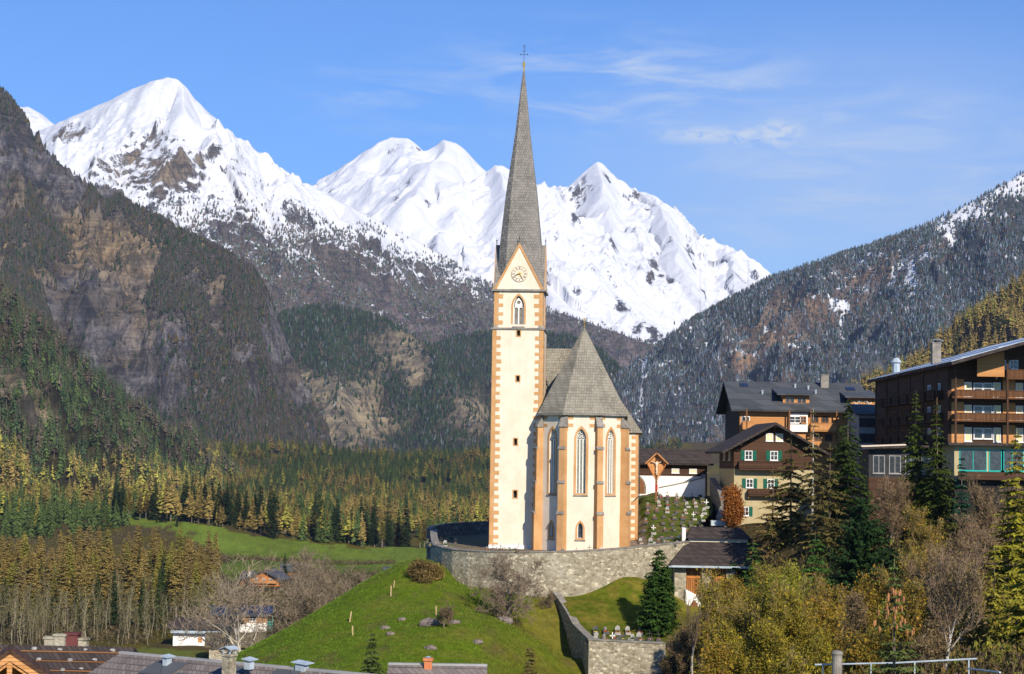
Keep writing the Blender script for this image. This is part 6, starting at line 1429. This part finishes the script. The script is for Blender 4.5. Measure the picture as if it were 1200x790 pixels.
def place_conifer(px, ytop, d, hwpx, seed, label, tint, name='spruce_tree', cat='tree', group=None, shift=0, **k):
    b = P(px, 700, d); z = gz(b.x, b.y); top = P(px, ytop, d).z; h = top - z; T = thing(name, label, cat, (b.x, b.y, z), seed * 1.3 % 6, group)
    V, Tr, C, segs = conifer(h, hwpx * d / F, seed, tint, **k); tri_mesh('crown', V, Tr, C, M_FOLN, T); v, q = tubes_np(segs); bk = k.get('bark', M_bark); link(bpy.data.objects.new('trunk', npmesh('trunk', v, q, [bk])), T); return T
def place_broad(px, ytop, d, label, seed, name='birch_tree', per=4, size=.07, tints=((.12, .11, .02),), bark=M_bark, spread=.5, levels=4, lean=0, group=None, leaf='crown', twist=.35, thin=.72, rmin=.012, twigc=(.17, .125, .08), trunkc=None, hmin=None, first=.25, up=.25, jit=.3, r0=None, base=None):
    b = P(px, 700, d); z = gz(b.x, b.y); top = P(px, ytop, d).z; h = top - z; T = thing(name, label, 'tree' if 'bush' not in name else 'bush', (b.x, b.y, z), 0, group)
    segs, tips = grow(h, seed, spread, levels, lean=lean, first=first, up=up, r0=r0, twist=twist, thin=thin, rmin=rmin); v, q = tubes_np(segs, 4); rad = np.repeat(np.array([s_[2] for s_ in segs]), 8); tc = trunkc or ((.45, .40, .33) if bark is M_barkpale else (.20, .16, .12)); kk = sstep(rad, .025, .06)[:, None]; link(bpy.data.objects.new('trunk', npmesh('trunk', v, q, [M_FOLN], np.array(twigc) * (1 - kk) + np.array(tc) * kk)), T)
    if per: V, Tr, C = leaves_np(tips, seed, per, size, tints, jit); tri_mesh('crown', V, Tr, C, M_FOLN, T)
    return T
SG = np.array([.034, .056, .010]); SG2 = np.array([.056, .078, .013])
place_conifer(1073, 457, 192, 25, 1, 'tall dark spruce before the hotel, the taller of two standing close', SG2 * 1.0, droop=.5)
place_conifer(1098, 470, 189, 24, 2, 'tall spruce touching the right side of a slightly taller one before the hotel', SG2 * .9, droop=.5)
place_conifer(1127, 533, 184, 16, 3, 'smaller blue-green spruce beneath the turquoise-framed windows', (.016, .055, .030))
place_conifer(993, 466, 206, 30, 4, 'tall dark green spruce before the grey-roofed guesthouse', SG * 1.1, droop=.45)
place_conifer(952, 478, 202, 27, 5, 'thin brownish spruce with visible pale trunk, tallest of the sparse ones', (.12, .10, .035), droop=.45, dens=.8, bark=M_barkpale, per=6, larch=True)
place_conifer(926, 502, 206, 30, 6, 'sparse olive-brown conifer directly before the green-shuttered chalet', (.11, .10, .028), droop=.45, dens=.95, per=8, larch=True)
place_conifer(972, 520, 196, 30, 7, 'sparse brownish conifer between the pale-trunked one and the dark spruce', (.11, .09, .028), droop=.4, dens=.75, per=6, larch=True)
place_conifer(905, 545, 206, 26, 8, 'low brown larch at the right edge of the chalet garden', (.15, .105, .035), dens=.9, larch=True, per=6)
place_conifer(772, 643, 197.5, 20, 9, 'dense cone-shaped green conifer standing against the churchyard wall', (.034, .075, .011), droop=.1, power=.55, dens=2.7, per=13, twig=.48, bare=.01)
place_conifer(955, 622, 168, 26, 10, 'bright green conifer rising above the olive shrubs', (.045, .10, .018), dens=1.2, per=9, power=.6)
place_conifer(882, 632, 172, 20, 11, 'bright green young conifer beside the mortuary roof', (.050, .10, .018), dens=1.2, power=.6)
place_conifer(1010, 583, 176, 36, 12, 'broad rounded dark green pine below the hotels', (.020, .048, .012), droop=-.15, power=.42, dens=1.5, per=11, twig=.4, name='pine_tree')
place_conifer(1043, 640, 168, 26, 13, 'lower dark pine at the right foot of the rounded one', (.018, .042, .012), droop=-.1, power=.45, dens=1.5, per=10, name='pine_tree')
place_conifer(1192, 505, 140, 42, 14, 'yellow-green larch filling the right edge of the picture', (.24, .22, .022), dens=1.6, per=10, larch=True, name='larch_tree')
place_conifer(1215, 590, 118, 50, 15, 'yellow-green larch low at the right edge', (.23, .21, .022), dens=1.6, per=10, larch=True, name='larch_tree')
place_conifer(1165, 640, 128, 34, 16, 'yellow-green larch partly behind the one at the right edge', (.20, .18, .022), dens=1.5, larch=True, name='larch_tree')
place_conifer(437, 741, 150, 18, 17, 'small spruce sapling rising over the patched roof', (.060, .085, .022), dens=1.7, twig=.35)
place_conifer(622, 757, 150, 14, 18, 'little reddish-tipped spruce beside the brick chimney roof', (.10, .075, .025), dens=1.6, twig=.35)
place_conifer(862, 655, 175, 18, 19, 'slim green conifer right of the mortuary piers', (.040, .080, .016), power=.6)
# spruce with hanging cones, nearest to the viewer
def coned():
    T = place_conifer(1048, 658, 92, 62, 21, 'spruce top with hanging orange cones, closest tree at the bottom', (.09, .12, .03), droop=.10, dens=1.0, power=.95, twig=.30, spray=.09, per=7)
    h = P(1048, 658, 92).z - gz(P(1048, 700, 92).x, 92); g = random.Random(4); m = MB()
    for i in range(46):
        a = g.uniform(0, 6.28); t = g.uniform(.05, .30); r = t * 4.2 * g.uniform(.4, 1) ; z = h * (1 - t * .62) - 1.0; x, y = math.cos(a) * r, math.sin(a) * r; m.lathe([(.012, z + .28), (.05, z + .22), (.06, z + .1), (.035, z - .02), (.006, z - .05)], 6, (x, y))
    m.build('cones', mottled('spruce_cones', (.26, .11, .045), (.40, .19, .08), 6), T)['kind'] = 'stuff'
coned()
M_barktwig = mottled('twig_bark', (.12, .085, .05), (.20, .15, .09), 2)
OL = ((.20, .155, .016), (.25, .20, .02), (.13, .12, .02)); OR = ((.27, .15, .022), (.24, .17, .02), (.16, .14, .02)); BR = ((.17, .115, .06), (.13, .10, .05)); YG = ((.23, .22, .02), (.17, .18, .02))
BT = [(800, 742, 182, BR, 3, 'brown thicket tree left of the mortuary door'), (822, 716, 172, BR, 3, 'brownish budding tree at the foot of the mortuary wall'), (845, 690, 165, OL, 4, 'olive budding tree right below the mortuary roof'), (868, 668, 158, OR, 5, 'orange-tinted budding tree before the mortuary roof corner'), (893, 662, 150, OL, 5, 'olive tree with a fan of pale branches'), (918, 655, 146, YG, 5, 'yellow-green tree before the bright green conifer'),
      (940, 690, 138, OL, 5, 'olive tree low in front of the bright green conifer'), (975, 700, 140, OR, 4, 'reddish budding tree below the pines'), (1000, 690, 132, BR, 3, 'brown bare tree left of the coned spruce'), (1022, 672, 150, OR, 4, 'orange-brown tree beneath the rounded pine'), (1060, 640, 150, OR, 3, 'rust-brown tree below the tall spruce pair'), (1088, 632, 145, BR, 2, 'grey-brown bare tree behind the white birch trunk'),
      (1125, 640, 142, BR, 2, 'purplish bare tree right of the white birch trunk'), (1150, 610, 150, BR, 2, 'reddish bare tree near the right terrace'), (1140, 690, 125, OR, 3, 'russet budding tree beside the yellow-green larches'), (860, 730, 135, OL, 4, 'low olive tree nearest the bottom, right of the terrace wall'), (905, 725, 128, OL, 5, 'low olive-green tree at the bottom middle right'), (1180, 560, 165, BR, 2, 'bare reddish tree at the end of the hotel terrace'), (785, 768, 172, BR, 3, 'low brown bush-like tree beside the terrace wall end'), (1010, 735, 118, OR, 3, 'low rust tree by the stone pillar'), (955, 745, 118, OL, 4, 'low olive tree by the stone pillar'), (1105, 725, 120, BR, 3, 'low brown tree behind the guard rail')]
BT += [(1043, 556, 190, BR, 2, 'tall bare brown tree in front of the low annex'), (1160, 556, 178, BR, 2, 'tall bare brown tree in front of the teal-framed terrace windows'), (1092, 590, 172, OR, 3, 'tall amber-brown tree at the foot of the spruce pair'), (1138, 600, 160, BR, 2, 'tall airy brown tree left of the yellow-green larches'), (830, 668, 150, OL, 2, 'thin olive tree with grey branches, in front of the mortuary piers'), (852, 700, 142, OR, 3, 'orange-budded slim tree right of the pale-trunked bare tree'), (878, 690, 140, OL, 3, 'tall slim olive tree, second in the row right of the mortuary'), (906, 678, 136, OL, 3, 'tall slim olive tree with orange tips, before the bright conifer'), (930, 672, 140, YG, 3, 'slim yellow-green tree before the dark pines'), (985, 668, 145, OR, 2, 'slim amber tree between the dark pines and the coned spruce'),
       (1035, 700, 128, OL, 2, 'slim olive tree behind the coned spruce'), (1075, 672, 135, OR, 2, 'slim rust tree just left of the birch'), (1148, 655, 132, OR, 2, 'amber tree beneath the terrace, left of the larches'), (840, 745, 128, OR, 3, 'low russet tree at the bottom, nearest the terrace wall end'), (930, 752, 112, OL, 3, 'low olive thicket tree at the bottom edge left of the pillar'), (1085, 745, 112, BR, 2, 'low bare brown tree at the bottom edge right of the coned spruce')]
for i, (px, yt, d, tn, per, lab) in enumerate(BT): per = max(1, per - 2 + i % 2); place_broad(px, yt, d, lab, 40 + i, name='budding_tree', per=per, tints=tn, size=.060, bark=M_bark if i % 3 else M_barkpale, spread=[.42, .60, .34][i % 3], up=[.45, .3, .6][i % 3], first=.16, jit=.26, thin=.60, twigc=(.27, .20, .09) if tn is not BR else (.25, .165, .11))
place_broad(1107, 628, 112, 'slender birch with bright white trunk forking low', 81, name='birch_tree', per=1, tints=BR, size=.05, trunkc=(.72, .68, .60), spread=.40, up=.4, lean=.10, first=.40, jit=.3, levels=4, thin=.55, r0=.11, twigc=(.24, .17, .12))
place_broad(813, 690, 150, 'thin leafless tree with pale trunk before the mortuary door', 82, name='bare_tree', per=0, bark=M_barkpale, spread=.3, up=.5, first=.6, levels=3)
place_broad(858, 572, 222, 'small tree with rusty orange leaves at the chalet corner', 83, name='copper_tree', per=16, tints=((.28, .10, .02), (.22, .08, .02)), size=.10, spread=.22, up=.6, first=.1, jit=.35, levels=3)
place_broad(597, 636, 197, 'large bare tree with twisted trunk before the churchyard wall', 84, name='bare_tree', per=0, bark=M_bark, spread=1.15, up=.0, first=.22, lean=-.15, r0=.26, twist=.5, rmin=.018, thin=.70, twigc=(.20, .15, .11), trunkc=(.26, .21, .16))
place_broad(521, 703, 184, 'small bare tree by the boulder on the green hill', 85, name='bare_tree', per=0, bark=M_bark, spread=.7, up=.2, first=.3, r0=.09)
place_broad(492, 657, 205, 'brown leafless bush at the left foot of the churchyard wall', 86, name='bush', per=4, tints=((.16, .11, .04), (.12, .085, .03)), size=.08, spread=.9, up=.0, first=.05, r0=.06, levels=3)
place_broad(507, 663, 207, 'ochre bush hard against the left end of the churchyard wall', 87, name='bush', per=6, tints=((.17, .12, .035),), size=.08, spread=.9, up=.0, first=.05, r0=.06, levels=3)
place_broad(640, 690, 206, 'tiny bare shrub at the top of the lower wall', 88, name='bush', per=0, spread=.7, up=.2, first=.1, levels=3, r0=.03)
for i, (px, yt, d, lab) in enumerate([(272, 640, 300, 'tall bare tree with forked pale trunk left of the blue-roofed barn'), (288, 668, 290, 'bare pale tree leaning right beside the forked one'), (345, 652, 430, 'bare grey tree right of the red chalet'), (362, 640, 470, 'taller bare tree in the valley clump'), (380, 655, 440, 'bare tree in the middle of the valley clump'), (398, 662, 400, 'bare tree at the right end of the valley clump'), (352, 680, 340, 'bare spreading tree at the hill edge'), (372, 676, 350, 'bare tree with crossing limbs at the hill edge'), (415, 668, 500, 'small bare tree beyond the hill crest')]):
    place_broad(px, yt, d, lab, 90 + i, name='bare_tree', per=1 if i > 1 else 0, tints=((.13, .10, .06), (.10, .085, .045)), size=.10, bark=M_barkpale if i in (0, 1) else M_barktwig, spread=.8, up=.15, first=.35, jit=.5, levels=4, thin=.5 if i < 2 else .62, rmin=.03, twigc=(.27, .21, .15))

# ------------------------------------------------------------------ undergrowth on the right slope and bushes along meadow edges: one mass
def undergrowth():
    g = np.random.default_rng(5); V, T, C = [], [], []; n = 5200
    px = g.uniform(780, 1290, n); d = g.uniform(95, 205, n); x = (px - 600) / F * d; z = ground_z(x, d)
    k = (px - 600) / F * d > 18; k &= ~((px < 880) & (d > 196)); k &= ~((px < 960) & (d > 200)); x, y, z = x[k], d[k], z[k]; n = len(x); R = g.uniform(.5, 1.5, n) * 1.0; m = 26
    c = np.stack([x, y, z], 1)[:, None] + g.normal(0, 1, (n, m, 3)) * (R[:, None, None] * np.array([.6, .6, .45])) + np.array([0, 0, .5]) * R[:, None, None]; c = c.reshape(-1, 3)
    tri = c[:, None] + g.normal(0, .10, (len(c), 3, 3)) * np.array([1, 1, 1.8]); pal = np.array([(.10, .075, .035), (.13, .085, .03), (.085, .085, .02), (.12, .115, .02), (.07, .05, .035)])
    col = np.repeat(pal[g.integers(0, 5, n)], m, 0) * g.uniform(.6, 1.4, (n * m, 1)); me = npmesh('undergrowth', tri.reshape(-1, 3), np.arange(len(c) * 3).reshape(-1, 3), [M_FOLN], np.repeat(col, 3, 0)); tag(link(bpy.data.objects.new('undergrowth', me)), 'brown and olive scrub covering the slope under the trees', 'undergrowth', kind='stuff')
    # scrub in the valley and along meadow edges
    n = 2600; px = g.uniform(-40, 480, n); d = g.uniform(330, 880, n); x = (px - 600) / F * d; ok = ~in_poly(x, d, MEADOW) & ~((px > 190) & (px < 322) & (d < 462)) & ~((px > 262) & (px < 365) & (d < 640) & (d > 440)) & (g.uniform(0, 1, n) < .85) & ~in_poly(x, d, [P(*q) for q in [(120, 776, 380), (150, 758, 430), (330, 760, 430), (330, 790, 370), (120, 800, 360)]]); hx = g.uniform(-120, -48, 420); hd = 772 + .25 * (hx + 150) + g.normal(0, 4, 420); x, y = np.concatenate([x[ok], hx]), np.concatenate([d[ok], hd]); n = len(x); z = ground_z(x, y); R = g.uniform(.8, 2.6, n); R[-420:] *= .55; m = 22
    c = (np.stack([x, y, z], 1)[:, None] + g.normal(0, 1, (n, m, 3)) * (R[:, None, None] * np.array([.7, .7, .45])) + np.array([0, 0, .6]) * R[:, None, None]).reshape(-1, 3); tri = c[:, None] + g.normal(0, .22, (len(c), 3, 3))
    col = np.repeat(np.array([(.10, .075, .045), (.12, .09, .045), (.08, .08, .03)])[g.integers(0, 3, n)], m, 0) * g.uniform(.6, 1.4, (n * m, 1)); me = npmesh('undergrowth', tri.reshape(-1, 3), np.arange(len(c) * 3).reshape(-1, 3), [M_FOLN], np.repeat(col, 3, 0)); tag(link(bpy.data.objects.new('undergrowth', me)), 'brown scrub on the valley floor between the houses and the meadow', 'undergrowth', kind='stuff')
    # grass tufts on the green hill
    n = 60000; px = g.uniform(270, 790, n); d = g.uniform(160, 215, n); x = (px - 600) / F * d; y = d; z = ground_z(x, y); ring = [(p.x, p.y) for p in WT] + [(40, 300), (-30, 300)]
    ok = ~in_poly(x, y, ring) & ((x < 5) | (y < 189)); 
    f = fbm(x / 4, y / 4, 3); ok &= g.uniform(-.8, .8, n) < f + .25; x, y, z = x[ok], y[ok], z[ok]; n = len(x); h = g.uniform(.06, .20, n); a = g.uniform(0, 6.28, n); w = .05
    V = np.stack([np.stack([x - w * np.cos(a), y - w * np.sin(a), z - .02], 1), np.stack([x + w * np.cos(a), y + w * np.sin(a), z - .02], 1), np.stack([x + g.normal(0, .06, n), y, z + h], 1)], 1)
    t = sstep(x + g.normal(0, 3, n), -6, 7)[:, None]; col = (np.array([.085, .15, .012]) * (1 - t) + np.array([.16, .14, .025]) * t) * g.uniform(.65, 1.35, (n, 1)); me = npmesh('grass', V.reshape(-1, 3), np.arange(n * 3).reshape(-1, 3), [M_FOLN], np.repeat(col, 3, 0)); tag(link(bpy.data.objects.new('grass', me)), 'tufts of spring grass on the hill below the church', 'grass', kind='stuff')
undergrowth()

# ------------------------------------------------------------------ woods by the meadow: each tree its own object, copies of a few
def single(name, tp, tint, seed):
    V, T, C = tp[:3]; K = tp[3]; g = np.random.default_rng(seed); col = np.where(K[:, None] == 1, np.array([.24, .20, .15])[None], C[:, None] * np.array(tint)[None]); me = npmesh(name, V, T, [M_FOL], col); return me
def wood_proto(name, kind, seed, tint):
    h = 22.; V, T, C, segs = conifer(h, 2.7 if kind else 2.5, seed, tint, dens=.95, droop=.30 if kind else .5, power=.62 if kind else .85, bare=.30 if kind else .06, twig=.75, spray=.26, per=4, larch=bool(kind))
    v, q = tubes_np(segs[:60], 3); v = v.copy(); q = np.concatenate([q[:, :3], q[:, [0, 2, 3]]]); cv = np.repeat(np.array([[.26, .22, .17]]), len(v), 0)
    return npmesh(name, np.concatenate([v, V]) / h, np.concatenate([q, T + len(v)]), [M_FOL], np.concatenate([cv, C]))
def stand(name, kind, spots, hts, tints, label, group, wid=1.):
    protos = [wood_proto(name, kind, 200 + s + kind * 9, tints[s % len(tints)]) for s in range(7)]
    for i, (x, y) in enumerate(spots):
        o = bpy.data.objects.new(name, protos[i % 7]); COL.objects.link(o); h = hts[i]; o.location = (x, y, gz(x, y)); rr = random.Random(i); w = h * rr.uniform(.85, 1.25) * wid; o.scale = (w, w, h); o.rotation_euler = (0, 0, rr.uniform(0, 6.28)); tag(o, label, 'tree', group)
g_ = np.random.default_rng(77)
def spots(n, f, mind):
    out = []
    for _ in range(n * 40):
        px, d = f(); x = (px - 600) / F * d
        if all((x - a) ** 2 + (d - b) ** 2 > mind ** 2 for a, b in out): out.append((x, d))
        if len(out) >= n: break
    return out
def f_l():
    px = g_.uniform(-25, 262); return px, g_.uniform(478, 640) - max(0, px - 225) * 0
LS = spots(170, f_l, 5.5); stand('larch_tree', 1, LS, [g_.uniform(11, 20) for _ in LS], [LARCH * 1.7, LARCH * 1.9, LARCH * 1.3 + LARCHP * .5, LARCHG * 1.5, LARCH * 1.6], 'ochre-brown larch in the wood on the left valley floor', 'larches in the left valley wood')
DS = spots(40, lambda: (g_.uniform(-20, 200), g_.uniform(470, 560)), 7); stand('spruce_tree', 0, DS, [g_.uniform(9, 16) for _ in DS], [SPRUCE2 * 1.1, SPRUCE * 1.3], 'dark green spruce among the larches of the left valley wood', 'spruces in the left valley wood')
MS = spots(42, lambda: (lambda px: (px, (930 if px < 200 else 915 + 8 * abs(px - 290) / 60) + g_.uniform(0, 35)))(g_.choice([g_.uniform(135, 250), g_.uniform(250, 330), g_.uniform(370, 480)])), 5.0); stand('spruce_tree', 0, MS, [g_.uniform(17, 25) for _ in MS], [SPRUCE * 1.1, SPRUCE * 1.4], 'dark spruce lining the upper edge of the green meadow', 'spruces along the meadow', wid=1.15)
big = bpy.data.objects.new('spruce_tree', wood_proto('spruce_tree', 0, 333, SPRUCE)); COL.objects.link(big); bp = P(319, 640, 893); big.location = (bp.x, bp.y, gz(bp.x, bp.y)); big.scale = (27, 27, 22.5); tag(big, 'large cone-shaped dark spruce standing alone out in front at the meadow edge', 'tree')
ML = spots(40, lambda: (g_.uniform(130, 560), g_.uniform(925, 990)), 5.0); stand('larch_tree', 1, ML, [g_.uniform(12, 18) for _ in ML], [LARCH * 1.3, LARCHG * 1.1, LARCH], 'pale brown larch behind the spruces of the meadow edge', 'larches along the meadow')
for px, d, h, lab in [(181, 905, 5, 'tiny spruce on the meadow, leftmost of three'), (192, 900, 6, 'tiny spruce on the meadow, middle of three'), (205, 888, 6.5, 'tiny spruce on the meadow, rightmost of three'), (333, 640, 9, 'small spruce beside the hay barn')]:
    o = bpy.data.objects.new('spruce_tree', big.data); COL.objects.link(o); p = P(px, 700, d); o.location = (p.x, p.y, gz(p.x, p.y)); o.scale = (h * .9, h * .9, h); tag(o, lab, 'tree', 'young spruces in the valley')
# thin pale alders in front of the larches
def alder_mesh(seed):
    g = random.Random(seed); segs = []; tips = []; q = Vector((0, 0, -.03)); bx, by = g.uniform(-.04, .04), g.uniform(-.04, .04); n = 8
    for i in range(n):
        e = Vector((bx * math.sin(i * .7), by * math.sin(i * .9 + 1) + .01 * i * bx * 20, (i + 1) / n)); r = .0085 * (1 - i / n) + .0018; segs.append((tuple(q), tuple(e), r, r * .85))
        if i > 1:
            for _ in range(4):
                a = g.uniform(0, 6.28); L = g.uniform(.07, .17) * (1.15 - i / n); m_ = q.lerp(e, g.random()); t_ = m_ + Vector((math.cos(a) * L * .6, math.sin(a) * L * .6, L)); segs.append((tuple(m_), tuple(t_), .0026, .0012)); tips.append((tuple(t_), (0, 0, 1)))
                for _ in range(2): a = g.uniform(0, 6.28); k_ = m_.lerp(t_, .6); u_ = k_ + Vector((math.cos(a) * .035, math.sin(a) * .035, .06)); segs.append((tuple(k_), tuple(u_), .0014, .0009)); tips.append((tuple(u_), (0, 0, 1)))
        q = e
    v, qd = tubes_np(segs, 3); qd = np.concatenate([qd[:, :3], qd[:, [0, 2, 3]]]); V, T, C = leaves_np(tips, seed, 3, .012, ((.13, .105, .05), (.12, .12, .04)), .03)
    colv = np.repeat(np.array([[.30, .26, .18]]) * g.uniform(.4, 1.2), len(v), 0); return npmesh('alder_tree', np.concatenate([v, V]), np.concatenate([qd, T + len(v)]), [M_FOL], np.concatenate([colv, C]))
AM = [alder_mesh(s) for s in range(7)]; AS = spots(260, lambda: (g_.uniform(-25, 268), 430 + g_.uniform(0, 1) ** 1.2 * 95), 2.0)
for i, (x, y) in enumerate(AS):
    o = bpy.data.objects.new('alder_tree', AM[i % 7]); COL.objects.link(o); h = g_.uniform(5, 12.5); o.location = (x, y, gz(x, y)); o.scale = (h * 1.1, h * 1.1, h); o.rotation_euler = (g_.uniform(-.09, .09), g_.uniform(-.09, .09), g_.uniform(0, 6.28)); tag(o, 'thin pale-trunked bare alder in the row before the larch wood', 'tree', 'alders before the larch wood')
